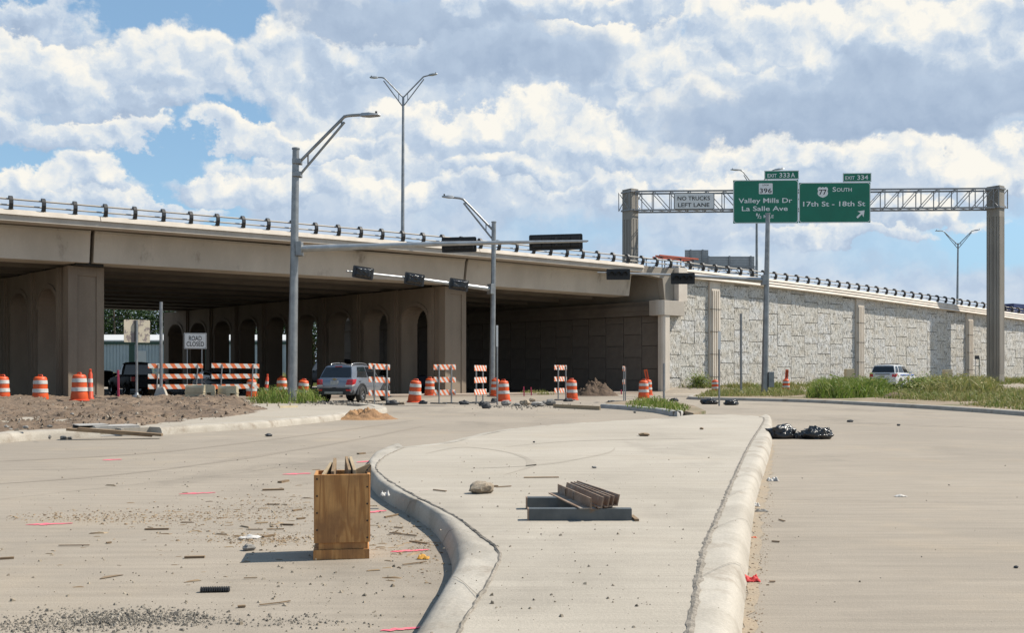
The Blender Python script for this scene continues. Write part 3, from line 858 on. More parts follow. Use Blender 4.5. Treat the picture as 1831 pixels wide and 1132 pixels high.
# deck slab, parapet
WID = 38.0; OH = 1.25                 # deck width; overhang past the outer girder
sweep([(.9, -.50), (WID - .04, -.50), (WID - .04, -.24), (.9, -.24)], frange(X_L, 1.1, 4), zt).obj('deck_slab', M_conc_shade, OVER)
sweep([(.04, -.50), (.895, -.50), (.895, -.24), (.04, -.24)], frange(X_L, X_DE, 4), zt).obj('deck_edge', M_conc_parapet, OVER)
sweep([(.5, -.236), (WID - .5, -.236), (WID - .5, -.19), (.5, -.19)], frange(X_L, X_DE, 4), zt).obj('deck_pavement', M_asphalt, OVER)
joints = [P1x + k * SP for k in (-3, -2, -1, 0, 1)]
edges = [X_L] + [j for j in joints if j > X_L + 1] + [X_DE]
for a, c in zip(edges, edges[1:]):
    sweep([(-.04, -.24), (.10, -.02), (.13, 0), (.38, 0), (.46, -.03), (.50, -.235), (-.04, -.2385)], frange(a + .015, c - .015, 3), zt).obj('parapet', M_conc_parapet, OVER, smooth=30)
    sweep([(WID - .5, -.24), (WID - .46, 0), (WID, 0), (WID, -.24)], frange(a + .015, c - .015, 6), zt).obj('far_parapet', M_conc_parapet, OVER)
# girders: open-topped troughs, one row of pieces per span
GD = 1.43
gspan = [(a, c) for a, c in zip([joints[1], joints[2], joints[3], joints[4]], [joints[2], joints[3], joints[4], X_DE + .15])]
gm = {}
ys = [OH + 1.1 + k * 3.62 for k in range(10)]
for si, (a, c) in enumerate(gspan):
    for gi, y in enumerate(ys):
        tb, tt = .78, 1.02
        prof = [(y - tb, -.5 - GD), (y + tb, -.5 - GD), (y + tt, -.53), (y - tt, -.53)]
        za, zc = zt(a + .4), zt(c - .4)
        b = MB()
        ga, gc = a + .09, (c - .09 if c != gspan[-1][1] else c)
        zf = lambda x: za + (zc - za) * (x - a) / (c - a)
        b.loft([[(x, p[0], zf(x) + p[1]) for p in prof] for x in (ga, gc)])
        b.loft([[(x, p[0], zf(x) + p[1]) for p in [(y - tt - .06, -.62), (y + tt + .06, -.62), (y + tt + .06, -.515), (y - tt - .06, -.515)]] for x in (ga, gc)])
        b.obj('girder', M_conc_girder if gi == 0 else M_conc_shade, OVER, bevel=0.0)  # same concrete throughout; inner girders have shade painted into their colour
# bents
SK = -.1428                           # skew: shift along the bridge per metre inwards
NB = Vector((.99, .1414, 0)).normalized()     # across the bent
EB = Vector((-.1414, .99, 0)).normalized()    # along the bent
def bent(xc, full=True):
    top = zt(xc) - .5 - GD - .08
    org = Vector((xc, OH + 1.2, 0)); TH = 1.25
    root = bpy.data.objects.new('bent', None); COL.objects.link(root); root.parent = OVER
    def q(d, n, z): return tuple(org + EB * d + NB * n + Vector((0, 0, z)))
    cs = [3.05 + 3.83 * k for k in range(9)]; hw, zs, rise = 1.22, 4.35, .95
    b = MB(); h = TH / 2
    edges_ = [.55]
    def wallpiece(d0, d1, z0, z1):
        b.hexa([q(d0, -h, z0), q(d0, h, z0), q(d1, h, z0), q(d1, -h, z0), q(d0, -h, z1), q(d0, h, z1), q(d1, h, z1), q(d1, -h, z1)])
    d_prev = .55
    NA = 14
    for c in cs:
        wallpiece(d_prev, c - hw, 0, top)
        arc = [(c - hw * math.cos(math.pi * k / NA), zs + rise * math.sin(math.pi * k / NA)) for k in range(NA + 1)]
        for (da, zA), (db, zB) in zip(arc, arc[1:]):
            b.add([q(da, -h, zA), q(da, h, zA), q(db, h, zB), q(db, -h, zB), q(da, -h, top), q(da, h, top), q(db, h, top), q(db, -h, top)],
                  [(3, 2, 1, 0), (4, 5, 6, 7), (0, 3, 7, 4), (1, 5, 6, 2)] )
        d_prev = c + hw
    dl = cs[-1] + hw
    wallpiece(dl, dl + .9, 0, top)
    b.obj('arcade_wall', M_conc_bent, root, smooth=25, fix=False)
    for c in cs:                        # raised ring round each opening, and a pilaster between openings
        t = MB()
        for s in (-1, 1):
            pts = []
            for k in range(NA + 1):
                a_ = math.pi * k / NA
                pts.append([q(c - (hw + .04) * math.cos(a_), s * (h - .01), zs + (rise + .04) * math.sin(a_)), q(c - (hw + .04) * math.cos(a_), s * (h + .06), zs + (rise + .04) * math.sin(a_)),
                            q(c - (hw + .24) * math.cos(a_), s * (h + .06), zs + (rise + .24) * math.sin(a_)), q(c - (hw + .24) * math.cos(a_), s * (h - .01), zs + (rise + .24) * math.sin(a_))])
            t.loft(pts)
        t.obj('arch_trim', M_conc_bent, root, smooth=30)
    for c in [cs[0] - 1.915 + .25] + [c + 1.915 for c in cs[:-1]]:
        t = MB()
        for s in (-1, 1):
            for w_, pr in ((.36, .10), (.22, .17)):
                if c < 1.5: w_ *= .7
                a0, a1 = s * (h - .02), s * (h + pr)
                t.hexa([q(c - w_, a0, 0), q(c - w_, a1, 0), q(c + w_, a1, 0), q(c + w_, a0, 0), q(c - w_, a0, top - .02), q(c - w_, a1, top - .02), q(c + w_, a1, top - .02), q(c + w_, a0, top - .02)])
        t.obj('pilaster', M_conc_bent, root)
    # end column with a recessed field
    t = MB(); hc = .82
    def col(n0, n1, d0, d1, z0, z1, mb=t):
        mb.hexa([q(d0, n0, z0), q(d0, n1, z0), q(d1, n1, z0), q(d1, n0, z0), q(d0, n0, z1), q(d0, n1, z1), q(d1, n1, z1), q(d1, n0, z1)])
    col(-hc, -.40, 0, .56, 0, top - .03); col(.47, hc, 0, .56, 0, top - .03); col(-.40, .47, .05, .56, 0, top - .45); col(-.40, .47, 0, .56, top - .45, top - .03)
    t.obj('end_column', M_conc_bent, root, bevel=.015)
    for y in ys[:6]:
        t = MB(); c_ = Vector((xc + SK * (y - OH - 1.2), y, top + .03)); t.cbox(c_, (1.2, .9, .1)); t.obj('bearing_pad', M_rubber, root)
bent(P1x); bent(P2x)
bent(P1x - SP)
# abutment
ab = bpy.data.objects.new('abutment', None); COL.objects.link(ab); ab.parent = OVER
def qa(d, n, z): return (SK * d + n, d + .25, z)
ZC0, ZC1 = 5.12, 6.05
def pbox(d0, d1, n0, n1, z0, z1, mb):
    mb.hexa([qa(d0, n0, z0), qa(d0, n1, z0), qa(d1, n1, z0), qa(d1, n0, z0), qa(d0, n0, z1), qa(d0, n1, z1), qa(d1, n1, z1), qa(d1, n0, z1)])
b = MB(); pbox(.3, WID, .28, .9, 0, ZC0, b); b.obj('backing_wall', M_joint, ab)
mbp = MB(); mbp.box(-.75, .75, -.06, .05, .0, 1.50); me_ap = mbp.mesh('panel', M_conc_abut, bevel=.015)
k = 0
for i in range(24):
    dc = .3 + .78 + i * 1.54
    z0 = .05 - (.77 if i % 2 else 0)
    while z0 < ZC0 - .05:
        a_, c_ = max(z0, 0.02), min(z0 + 1.51, ZC0 - .02)
        if c_ - a_ > .1:
            o = link('panel', me_ap, ab); o.location = qa(dc, .24, a_); o.rotation_euler = (0, 0, math.atan2(1, SK) + math.pi); o.scale = (1, 1, (c_ - a_) / 1.5)
        z0 += 1.54
b = MB(); pbox(.55, WID, -.12, 1.0, ZC0, ZC1 - .62, b); pbox(.55, WID, -.18, 1.0, ZC1 - .62, ZC1 - .28, b); pbox(.55, WID, -.06, 1.0, ZC1 - .28, ZC1, b)
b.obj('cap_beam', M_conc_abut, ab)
# rounded corner block of the cap
pl = [(-.62, .60), (-.62, -.02), (-.56, -.20), (-.42, -.34), (-.22, -.42), (1.62, -.42), (1.62, .60)]
b = MB(); b.prism([(x, y + .25) for x, y in pl], 'z', ZC0 - .05, ZC1); b.obj('corner_block', M_conc_parapet, ab, bevel=.02)
b = MB(); b.prism([(-.30, .36), (-.30, .05), (-.24, -.06), (-.10, -.12), (.30, -.12), (.36, -.06), (.36, .36)], 'z', 0, ZC0 - .052); b.obj('corner_column', M_pilaster, ab, bevel=.012)
# back wall and end post above the cap
b = MB()
b.hexa([(.30, .85, ZC1 + .002), (1.25, .85, ZC1 + .002), (1.25, WID, ZC1 + .002), (.3 - 4, WID, ZC1 + .002), (.30, .85, zt(0) - .45), (1.25, .85, zt(0) - .45), (1.25, WID, zt(0) - .45), (.3 - 4, WID, zt(0) - .45)])
b.obj('back_wall', M_conc_bridge, ab)
b = MB(); b.prism([(X_DE + .06, zt(X_DE) - .04), (1.19, zt(1.2) - .02), (1.19, ZC1 + .003), (.32, ZC1 + .003), (.1, zt(0) - .75), (X_DE + .06, zt(0) - .55)], 'y', .34, .84); b.obj('wing_wall', M_conc_bridge, ab, bevel=.015)
b = MB(); b.box(1.2, 2.02, -.06, .9, ZC1 + .003, zt(1.6) + .03); b.obj('end_post', M_coping, ab, bevel=.02)

# ------------------------------------------------------------------ retaining wall
WALL = thing('retaining_wall', 'pale rock-faced panel retaining wall carrying the highway away from the overpass', 'wall', P0, ARZ)
XE = 128.0
cop_x = frange(2.03, XE, 2.5)
sweep([(.02, -.62), (.6, -.62), (.6, -.02), (.42, 0), (.13, 0), (.06, -.03), (-.01, -.17), (.06, -.18), (.06, -.215), (.035, -.22), (-.04, -.365), (.04, -.375), (.04, -.41), (.0, -.415), (-.085, -.565), (-.085, -.60)], cop_x, zt).obj('coping', M_coping, WALL, smooth=25)
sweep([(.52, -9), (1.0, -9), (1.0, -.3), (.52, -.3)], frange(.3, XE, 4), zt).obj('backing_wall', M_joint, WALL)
sweep([(.62, -9), (WID - .3, -9), (WID - .3, -.8), (.62, -.8)], frange(2.2, XE, 6), zt).obj('embankment', M_conc_bridge, WALL)
sweep([(.62, -.79), (WID - .3, -.79), (WID - .3, -.75), (.62, -.75)], frange(2.2, XE, 6), zt).obj('deck_pavement', M_asphalt, WALL)
pil = [xp_at(1277, .25), xp_at(1537, .25), xp_at(1733, .25)]
stp = (pil[2] - pil[0]) / 2
pil += [pil[2] + stp * k for k in (1, 2, 3, 4)]
for x in pil:
    z1 = zt(x) - .64
    b = MB(); b.box(x - .52, x + .52, .16, .54, 0, z1)
    b.box(x - .40, x + .40, .10, .16, 0, z1 - .5)
    for dx in (-.28, -.10, .10, .28): b.box(x + dx - .055, x + dx + .055, .045, .10, 0, z1 - .62)
    zz = z1 - 1.9
    b.obj('pilaster', M_pilaster, WALL, bevel=.01)
    j = MB()
    while zz > .3:
        j.box(x - .535, x + .535, .03, .165, zz, zz + .022); zz -= 1.54
    j.obj('pilaster_joint', M_joint, WALL)
# five relief variants shared among the panels
pv = []
for s in range(5):
    b = MB()
    def fn(u, v, s=s):
        e = min(u, 1 - u, v, 1 - v)
        d = .040 + sstep(e, 0, .05) * (.026 * mnoise.noise((u * 4.1 + s * 9, v * 2.6, s)) + .034 * mnoise.noise((u * 9 + s * 5, v * 5.2, s * 2)))
        return (-.752 + 1.504 * u, -d, 1.504 * v)
    b.grid(12, 12, fn)
    b.add([(-.752, -.04, 0), (.752, -.04, 0), (.752, .08, 0), (-.752, .08, 0), (-.752, -.04, 1.504), (.752, -.04, 1.504), (.752, .08, 1.504), (-.752, .08, 1.504)], [(0, 3, 2, 1), (4, 5, 6, 7), (1, 2, 6, 5), (3, 0, 4, 7)])
    pv.append(b.mesh('panel', M_panel, fix=False, smooth=50))
col_i = 0; n_pan = 0
bounds = [.42] + [v for x in pil for v in (x - .535, x + .535)] + [XE]
for a, c in zip(bounds[0::2], bounds[1::2]):
    n = max(1, int(round((c - a) / 1.56))); w = (c - a) / n
    for i in range(n):
        xc = a + (i + .5) * w
        if xc > 100: continue
        zbot = terr(*L(xc, -.2)[:2]) - .35 if xc > 1 else -.2
        z1 = (zt(xc) - .60) if xc > 2.1 else ZC0 - .05
        z0 = -.55 + (.77 if col_i % 2 else 0) + (.25 if (col_i // 3) % 2 else 0) - 1.55
        col_i += 1
        while z0 < z1:
            lo, hi = max(z0, zbot), min(z0 + 1.52, z1)
            if hi - lo > .12:
                o = link('panel', pv[rnd.randrange(5)], WALL); o.location = (xc, .34 + rnd.uniform(-.012, .012), lo)
                o.scale = (w * .984 / 1.504 * rnd.choice((1, 1, -1)), 1, (hi - lo - .016) / 1.504); n_pan += 1
            z0 += 1.545

# ------------------------------------------------------------------ railing (on the bridge and on along the wall)
def post_mesh():
    b = MB()
    cl = [(.20, 0), (.105, .10), (.06, .24), (.07, .38), (.14, .49), (.25, .535), (.33, .51)]
    th = [.15, .13, .12, .115, .11, .10, .08]
    outl, inl = [], []
    for i, (p, t) in enumerate(zip(cl, th)):
        a = Vector(cl[min(i + 1, 6)]) - Vector(cl[max(i - 1, 0)]); a.normalize(); nr = Vector((-a.y, a.x))
        outl.append(Vector(p) + nr * t / 2); inl.append(Vector(p) - nr * t / 2)
    n = len(cl)
    for s0, s1 in ((-.075, .075),):
        vs = [(s0, p.x, p.y) for p in outl] + [(s0, p.x, p.y) for p in inl] + [(s1, p.x, p.y) for p in outl] + [(s1, p.x, p.y) for p in inl]
        fs = []
        for i in range(n - 1):
            fs += [(i, i + 1, n + i + 1, n + i), (2 * n + i + 1, 2 * n + i, 3 * n + i, 3 * n + i + 1), (i, 2 * n + i, 2 * n + i + 1, i + 1), (n + i + 1, 3 * n + i + 1, 3 * n + i, n + i)]
        fs += [(0, n, 3 * n, 2 * n), (n - 1, 3 * n - 1, 4 * n - 1, 2 * n - 1)]
        b.add(vs, fs)
    b.box(-.10, .10, .10, .38, 0.002, .022)
    b.box(-.03, .03, .10, .30, .17, .22)
    return b.mesh('post', M_black)
pm = post_mesh()
def railing(parent, xa, xb, name='railing'):
    rl = bpy.data.objects.new(name, None); COL.objects.link(rl); rl.parent = parent
    n = int((xb - xa) / 1.27)
    for k in range(n + 1):
        x = xa + .4 + k * 1.27
        if x > xb - .1: break
        o = link('post', pm, rl); o.location = (x, 0, zt(x))
    for yy, zz, r_ in ((.34, .46, .040), (.33, .20, .036)):
        b = MB(); b.tube([(x, yy, zt(x) + zz) for x in frange(xa, xb, 3)], r_, 8); b.obj('rail_pipe', M_rail, rl, smooth=60)
railing(OVER, -62, 1.9); railing(WALL, 2.1, 98)
# ================================================================== poles, signals, gantry
def wobj(mb, name, m, root, **kw):
    """links a mesh collected in world coordinates under an unrotated root"""
    l = root.location
    mb.v = [(x - l.x, y - l.y, z - l.z) for x, y, z in mb.v]
    return mb.obj(name, m, root, **kw)
def wp(px, py, Y): return Vector((X_at(px, Y), Y, Z_at(py, Y)))

def luminaire(root, a, c, h):
    """flat cobra head from a (arm end) to c (tip)"""
    a, c = Vector(a), Vector(c); d = (c - a)
    b = MB()
    side = Vector((0, 1, 0))
    rings = []
    for t, w, hh in ((0, .3, .55), (.12, .62, .9), (.45, .95, 1.0), (.60, 1.0, .75), (.92, .8, .45), (1, .5, .2)):
        p = a + d * t; W_, H_ = w * h * 1.35, hh * h * .5
        rings.append([p + side * W_ + Vector((0, 0, -H_ * .7)), p + side * W_ * .8 + Vector((0, 0, H_)), p - side * W_ * .8 + Vector((0, 0, H_)), p - side * W_ + Vector((0, 0, -H_ * .7))])
    b.loft(rings)
    wobj(b, 'luminaire', M_galv_l, root, smooth=35)
    b = MB(); p = a + d * .8; b.tube([p + Vector((0, 0, h * .2)), p + Vector((0, 0, h * 1.0))], h * .28, 8)
    wobj(b, 'photocell', M_rubber, root)

def bracket(root, up, lo, struts, r):
    """truss-like lamp bracket: an upper tube, a lower tube and the struts between"""
    b = MB(); b.tube(catmull([tuple(p) for p in up], 4) if len(up) > 2 else up, r, 8); wobj(b, 'upper_arm_tube', M_galv, root, smooth=60)
    b = MB(); b.tube(lo, r * .8, 8); wobj(b, 'lower_arm_tube', M_galv, root, smooth=60)
    for p, q in struts:
        b = MB(); b.tube([p, q], r * .6, 6); wobj(b, 'strut', M_galv, root, smooth=60)

def signal_pole(label, base, top, r0, r1, group=None):
    t = thing('signal_pole', label, 'signal pole', base, group=group)
    b = MB(); b.tube([base, Vector(base).lerp(Vector(top), .5), top], [r0, (r0 + r1) / 2, r1], 14); wobj(b, 'pole', M_galv, t, smooth=35)
    b = MB(); b.tube([top, Vector(top) + Vector((0, 0, .06))], r1 * 1.18, 14); wobj(b, 'cap', M_galv, t, smooth=35)
    b = MB(); b.cbox(Vector(base) + Vector((0, 0, .03)), (r0 * 3.4, r0 * 3.4, .06)); wobj(b, 'base_plate', M_galv, t)
    return t
def mast(t, a, c, r0, r1, h=.55, name='mast_arm'):
    b = MB(); b.tube([a, Vector(a).lerp(Vector(c), .5) + Vector((0, 0, .05)), c], [r0, (r0 + r1) / 2, r1], 12); wobj(b, name, M_galv_l, t, smooth=50)
    d = (Vector(c) - Vector(a)).normalized()
    b = MB(); b.beam(Vector(a) - d * .12, Vector(a) + d * .10, r0 * 3.0, h); wobj(b, 'clamp', M_galv, t, bevel=.01)

def signal_head(label, c, rz, L_, H_, n, tilt=0.0, bagged=False, plate=None, group=None):
    """horizontal signal: backplate in the x-z plane, lamps towards -y"""
    t = thing('traffic_signal', label, 'traffic signal', c, group=group, rot=(0, tilt, rz))
    b = MB(); rr = .06; pl = []
    for cx_, cz_, a0 in ((L_ / 2 - rr, H_ / 2 - rr, 0), (-L_ / 2 + rr, H_ / 2 - rr, 90), (-L_ / 2 + rr, -H_ / 2 + rr, 180), (L_ / 2 - rr, -H_ / 2 + rr, 270)):
        for k in range(4): pl.append((cx_ + rr * math.cos(R(a0 + 30 * k)), cz_ + rr * math.sin(R(a0 + 30 * k))))
    b.prism(pl, 'y', -.012, .012); b.obj('backplate', plate or M_blackplate, t)
    sec = (L_ - .22) / n
    b = MB()
    for k in range(n):
        x = -L_ / 2 + .11 + sec * (k + .5); b.box(x - sec / 2 + .006, x + sec / 2 - .006, .014, .17, -H_ / 2 + .12, H_ / 2 - .12)
    b.obj('housing', M_blackplate, t, bevel=.02)
    for k in range(n):
        x = -L_ / 2 + .11 + sec * (k + .5)
        v = MB(); rv = sec * .40; NV = 12
        pts = [[(x + rr_ * math.cos(a), yy, rr_ * math.sin(a)) for a in [R(-30 + 240 * q / NV) for q in range(NV + 1)]] for yy, rr_ in ((-.014, rv), (-.20, rv), (-.20, rv - .012), (-.014, rv - .012))]
        if not bagged:
            v.loft(pts, closed=False); v.obj('visor', M_blackplate, t)
    if bagged:
        g = MB()
        def fn(u, v):
            a = (u - .5) * (L_ - .14); z = (v - .5) * (H_ - .10)
            e = min(u, 1 - u, v, 1 - v)
            d = .16 * sstep(e, 0, .16) + (.055 * mnoise.noise((a * 5, z * 3 + a * 2.5, c[0])) + .03 * mnoise.noise((a * 11, z * 16, c[0]))) * sstep(e, 0, .12)
            return (a, -.016 - max(d, 0), z)
        g.grid(26, 16, fn); g.obj('bag', M_bag, t, smooth=180)
    b = MB(); b.box(-.05, .05, .17, .26, -.16, .16); b.obj('mounting_bracket', M_black, t)
    return t

# --- signal pole standing in the weeds on the left, arm reaching right
Y1 = 39.0
base = Vector((X_at(522.5, Y1), Y1, .14)); top = wp(529, 267, Y1)
t = signal_pole('tall signal pole in the grass tuft, long bare arm reaching right past two black backplates', base, top, .19, .13)
mast(t, wp(536, 445, Y1 - .05), wp(1050, 431, Y1 - .25), .14, .045)
pp = lambda x, y: wp(x, y, Y1)
bracket(t, [pp(534, 291), pp(609, 215), pp(617, 208), pp(628, 206), pp(645, 205)], [pp(534, 315), pp(616, 218)], [(pp(551, 276), pp(551, 296)), (pp(611, 214), pp(611, 224))], .062)
luminaire(t, pp(643, 205.5), pp(680, 205.5), .15)
for py in (289, 312):
    b = MB(); b.cbox(wp(531.5, py, Y1), (.34, .38, .20)); wobj(b, 'clamp', M_galv, t, bevel=.02)
b = MB(); b.tube([wp(1046, 431, Y1 - .25), wp(1052, 430.5, Y1 - .25)], .03, 8); wobj(b, 'arm_tip', M_galv, t)
signal_head('black backplate of a three-lamp signal, first one along the longest mast arm', wp(821, 437.5, Y1 + .16), math.pi, 1.37, .60, 3, tilt=R(-1.4) * -1)
signal_head('long black five-lamp signal seen from behind near the tip of the longest mast arm', wp(994, 433, Y1 + .05), math.pi, 2.10, .62, 5, tilt=R(1.6))
# --- middle pole in front of the arched bent, arm swinging towards the camera
Y2 = 54.0
base = Vector((X_at(880, Y2), Y2, .02)); top = wp(883, 398, Y2)
t = signal_pole('signal pole before the arched bent, arm carrying three bagged signals', base, top, .165, .12)
a2, c2 = wp(877, 517, Y2 - .1), wp(620, 485, 49.0)
mast(t, a2, c2, .13, .05)
pp = lambda x, y: wp(x, y, Y2)
bracket(t, [pp(881, 411), pp(834, 362), pp(826, 355.5), pp(818, 353.8), pp(810, 353)], [pp(880, 427), pp(829, 363)], [(pp(869, 399), pp(869, 414)), (pp(832, 360), pp(832, 366))], .06)
luminaire(t, pp(812, 352.5), pp(790, 351.5), .15)
for px, w, lab in ((651, 33, 'bagged signal at the outer tip of the arm below the bridge girder'), (742, 32, 'bagged signal in the middle of the arm below the bridge girder'), (821, 30, 'bagged signal on the arm nearest the pole, before the column top')):
    k = 0.0
    for q in range(1001):
        p = a2.lerp(c2, q / 1000)
        if CX + p.x / p.y * F <= px: break
    dv = (c2 - a2).normalized()
    signal_head(lab, p + Vector((0, -.30, 0)), math.atan2(-dv.y, -dv.x) * .55, 1.05, .60, 3, tilt=R(7.5), bagged=True, plate=M_plate_grey)
# --- pole before the retaining wall
Y3 = 55.0
base = Vector((X_at(1367, Y3), Y3, .10)); top = wp(1373, 383, Y3)
t = signal_pole('signal pole before the rock-faced wall, arm reaching left with two black signals', base, top, .185, .115)
mast(t, wp(1365, 501, Y3), wp(1068, 487, Y3 - .1), .13, .035)
b = MB(); b.box(base.x + .19, base.x + .50, Y3 - .16, Y3 + .10, .5, 1.35); wobj(b, 'control_box', M_galv, t, bevel=.02)
signal_head('black signal at the outer end of the arm in front of the abutment', wp(1105.5, 490.5, Y3 - .32), 0, 1.30, .60, 3)
signal_head('black signal on the arm in front of the rock-faced wall top', wp(1221, 498, Y3 - .32), 0, 1.32, .62, 3)

# --- lamp posts up on the highway
def lamp_post(label, px_b, top_px, Y, zb, arms, r0, r1, tr, group='double lamp posts along the highway'):
    base = Vector((X_at(px_b, Y), Y, zb)); top = wp(*top_px, Y)
    t = thing('street_lamp', label, 'street lamp', base, group=group)
    b = MB(); b.tube([base, top], [r0, r1], 12); wobj(b, 'pole', M_galv, t, smooth=40)
    b = MB(); b.tube([base, base + Vector((0, 0, .25))], r0 * 1.6, 10); wobj(b, 'base', M_galv, t)
    for up, lo, struts, lum in arms:
        bracket(t, [wp(x, y, Y) for x, y in up], [wp(x, y, Y) for x, y in lo], [(wp(*p, Y), wp(*q_, Y)) for p, q_ in struts], tr)
        luminaire(t, wp(*lum[0], Y), wp(*lum[1], Y), tr * 2.6)
lamp_post('tall double lamp post above the bridge railing between the clouds', 719.5, (721, 172), 73, 7.9,
          [([(721, 174), (753, 141), (757, 137), (761, 135.6), (768, 134)], [(721, 190), (758, 141)], [((729, 166), (729, 180)),], [(766, 134), (782, 131.8)]),
           ([(721, 174), (690, 142), (686, 139), (682, 138), (675, 138)], [(720, 190), (686, 144)], [((713, 166), (713, 179)),], [(676, 138), (661, 138)])], .15, .085, .05)
lamp_post('double lamp post beside the right gantry column', 1711, (1713, 435), 122, 5.4,
          [([(1713, 438), (1736, 415), (1738, 413.2), (1742, 412)], [(1713, 445), (1737, 416)], [((1718, 433), (1718, 440))], [(1741, 412), (1754, 410.8)]),
           ([(1713, 438), (1690, 416), (1688, 414), (1684, 413)], [(1713, 445), (1689, 416)], [((1708, 433), (1708, 440))], [(1686, 413), (1672, 412.6)])], .16, .09, .055)
lamp_post('double lamp post rising behind the two green signs', 1353, (1353, 336), 98, 6.9,
          [([(1353, 338), (1331, 310), (1328, 306.5), (1323, 304)], [(1353, 350), (1330, 313)], [((1347, 330), (1347, 342))], [(1326, 304), (1306, 303)]),
           ([(1353, 338), (1377, 309), (1380, 305.5), (1386, 303)], [(1353, 350), (1378, 312)], [((1359, 330), (1359, 342))], [(1384, 303.4), (1402, 301.6)])], .16, .09, .055)

# --- sign gantry
GY0, GY1 = 88.0, 86.6
gx0, gx1 = X_at(1127, GY0), X_at(1780, GY1)
g_rz = math.atan2(GY1 - GY0, gx1 - gx0)
GB = Vector((gx1, GY1, 0))
G = thing('sign_gantry', 'steel truss sign gantry on two fluted concrete columns above the highway', 'sign gantry', GB, g_rz)
gl = math.hypot(gx1 - gx0, GY1 - GY0)
zT0, zT1 = Z_at(373, GY1), Z_at(339, GY1)
ztopc = Z_at(333.5, GY1)
def column(xc, zb):
    b = MB(); M = Matrix.Rotation(ARZ - g_rz, 3, 'Z')
    def q(x, y, z): 
        v = M @ Vector((x, y, 0)); return (xc + v.x, v.y, z)
    hx, hy = .43, .57
    def cb(x0, x1, y0, y1, z0, z1): b.hexa([q(x0, y0, z0), q(x1, y0, z0), q(x1, y1, z0), q(x0, y1, z0), q(x0, y0, z1), q(x1, y0, z1), q(x1, y1, z1), q(x0, y1, z1)])
    cb(-hx + .05, hx - .05, -hy + .05, hy - .05, zb, ztopc - .02)
    for z0, z1 in ((zb, zb + .8), (zT0 - .75, ztopc)): cb(-hx, hx, -hy, hy, z0, z1)
    zz0, zz1 = zb + .8, zT0 - .75
    for y0, y1 in ((-hy, -.34), (-.27, -.10), (-.035, .035), (.10, .27), (.34, hy)): cb(-hx, -hx + .06, y0, y1, zz0, zz1); cb(hx - .06, hx, y0, y1, zz0, zz1)
    for x0, x1 in ((-hx, -.22), (-.14, .14), (.22, hx)): cb(x0, x1, -hy, -hy + .06, zz0, zz1); cb(x0, x1, hy - .06, hy, zz0, zz1)
    b.obj('column', M_gcol, G, fix=True)
    hx += .09; hy += .09
    for z in (zT0 - .02, zT1 - .06):
        b = MB()
        cb(-hx, hx, -hy, -hy + .07, z, z + .14); cb(-hx, hx, hy - .07, hy, z, z + .14); cb(-hx, -hx + .07, -hy + .07, hy - .07, z, z + .14); cb(hx - .07, hx, -hy + .07, hy - .07, z, z + .14)
        b.obj('column_band', M_truss, G)
    for sx in (-1, 1):
        b = MB(); x = sx * (hx + .25)
        for y0, y1 in ((-hy, hy),):
            b.beam(q(x, y0, zT0), q(x, y0, zT1), .07, .07); b.beam(q(x, y1, zT0), q(x, y1, zT1), .07, .07)
            b.beam(q(x, y0, zT0), q(x, y1, zT1), .05, .05); b.beam(q(x, y1, zT0 + .01), q(x, y0, zT1), .05, .05)
        b.obj('end_frame', M_truss, G)
M_gcol = mat('gantry_column_concrete', (.36, .33, .285), .85, col2=(.29, .265, .23), var=(.8, 6), fine=.07, stretch=(1, 1, .25), dirt=(.20, .18, .15), dirt_scale=1.2, dirt_amt=(.56, .75))
column(0, terr(GB.x, GB.y) - .1); column(-gl, -.05)
# truss: four chords, then each vertical and diagonal
ydp = .62
for y in (-ydp, ydp):
    for z in (zT0, zT1):
        b = MB(); b.beam((-gl + .4, y, z), (-.35, y, z), .13, .13); b.obj('chord', M_truss, G)
nb = 20; bw = (gl - .9) / nb
for k in range(nb + 1):
    x = -gl + .45 + k * bw
    for y in (-ydp, ydp):
        b = MB(); b.beam((x, y, zT0 + .06), (x, y, zT1 - .06), .07, .07); b.obj('vertical', M_truss, G)
        if k < nb:
            up = x < -gl / 2
            b = MB(); b.beam((x + .04, y + .001, (zT1 if up else zT0)), (x + bw - .04, y + .001, (zT0 if up else zT1)), .06, .06); b.obj('diagonal', M_truss, G)
    for z in (zT0, zT1):
        b = MB(); b.beam((x, -ydp, z), (x, ydp, z), .06, .06); b.obj('cross_bar', M_truss, G)
    if k < nb:
        b = MB(); b.beam((x, -ydp, zT0), (x + bw, ydp, zT0 + .004), .045, .045); b.obj('cross_brace', M_truss, G)
def gpt(px, py, yoff=-1.02):
    """point of the sign plane, in gantry coordinates"""
    u = (px - CX) / F
    # world line: GB + e*x + n*yoff
    e = Vector((math.cos(g_rz), math.sin(g_rz))); n = Vector((-math.sin(g_rz), math.cos(g_rz)))
    ox, oy = GB.x + n.x * yoff, GB.y + n.y * yoff
    x = (u * oy - ox) / (e.x - u * e.y)
    Yw = oy + e.y * x
    return x, Z_at(py, Yw)
def gworld(x, yoff, z):
    return Vector((GB.x + math.cos(g_rz) * x - math.sin(g_rz) * yoff, GB.y + math.sin(g_rz) * x + math.cos(g_rz) * yoff, z))
def rrect(w, h, r, n=4):
    pl = []
    for cx_, cz_, a0 in ((w / 2 - r, h / 2 - r, 0), (-w / 2 + r, h / 2 - r, 90), (-w / 2 + r, -h / 2 + r, 180), (w / 2 - r, -h / 2 + r, 270)):
        for k in range(n + 1): pl.append((cx_ + r * math.cos(R(a0 + 90 * k / n)), cz_ + r * math.sin(R(a0 + 90 * k / n))))
    return pl
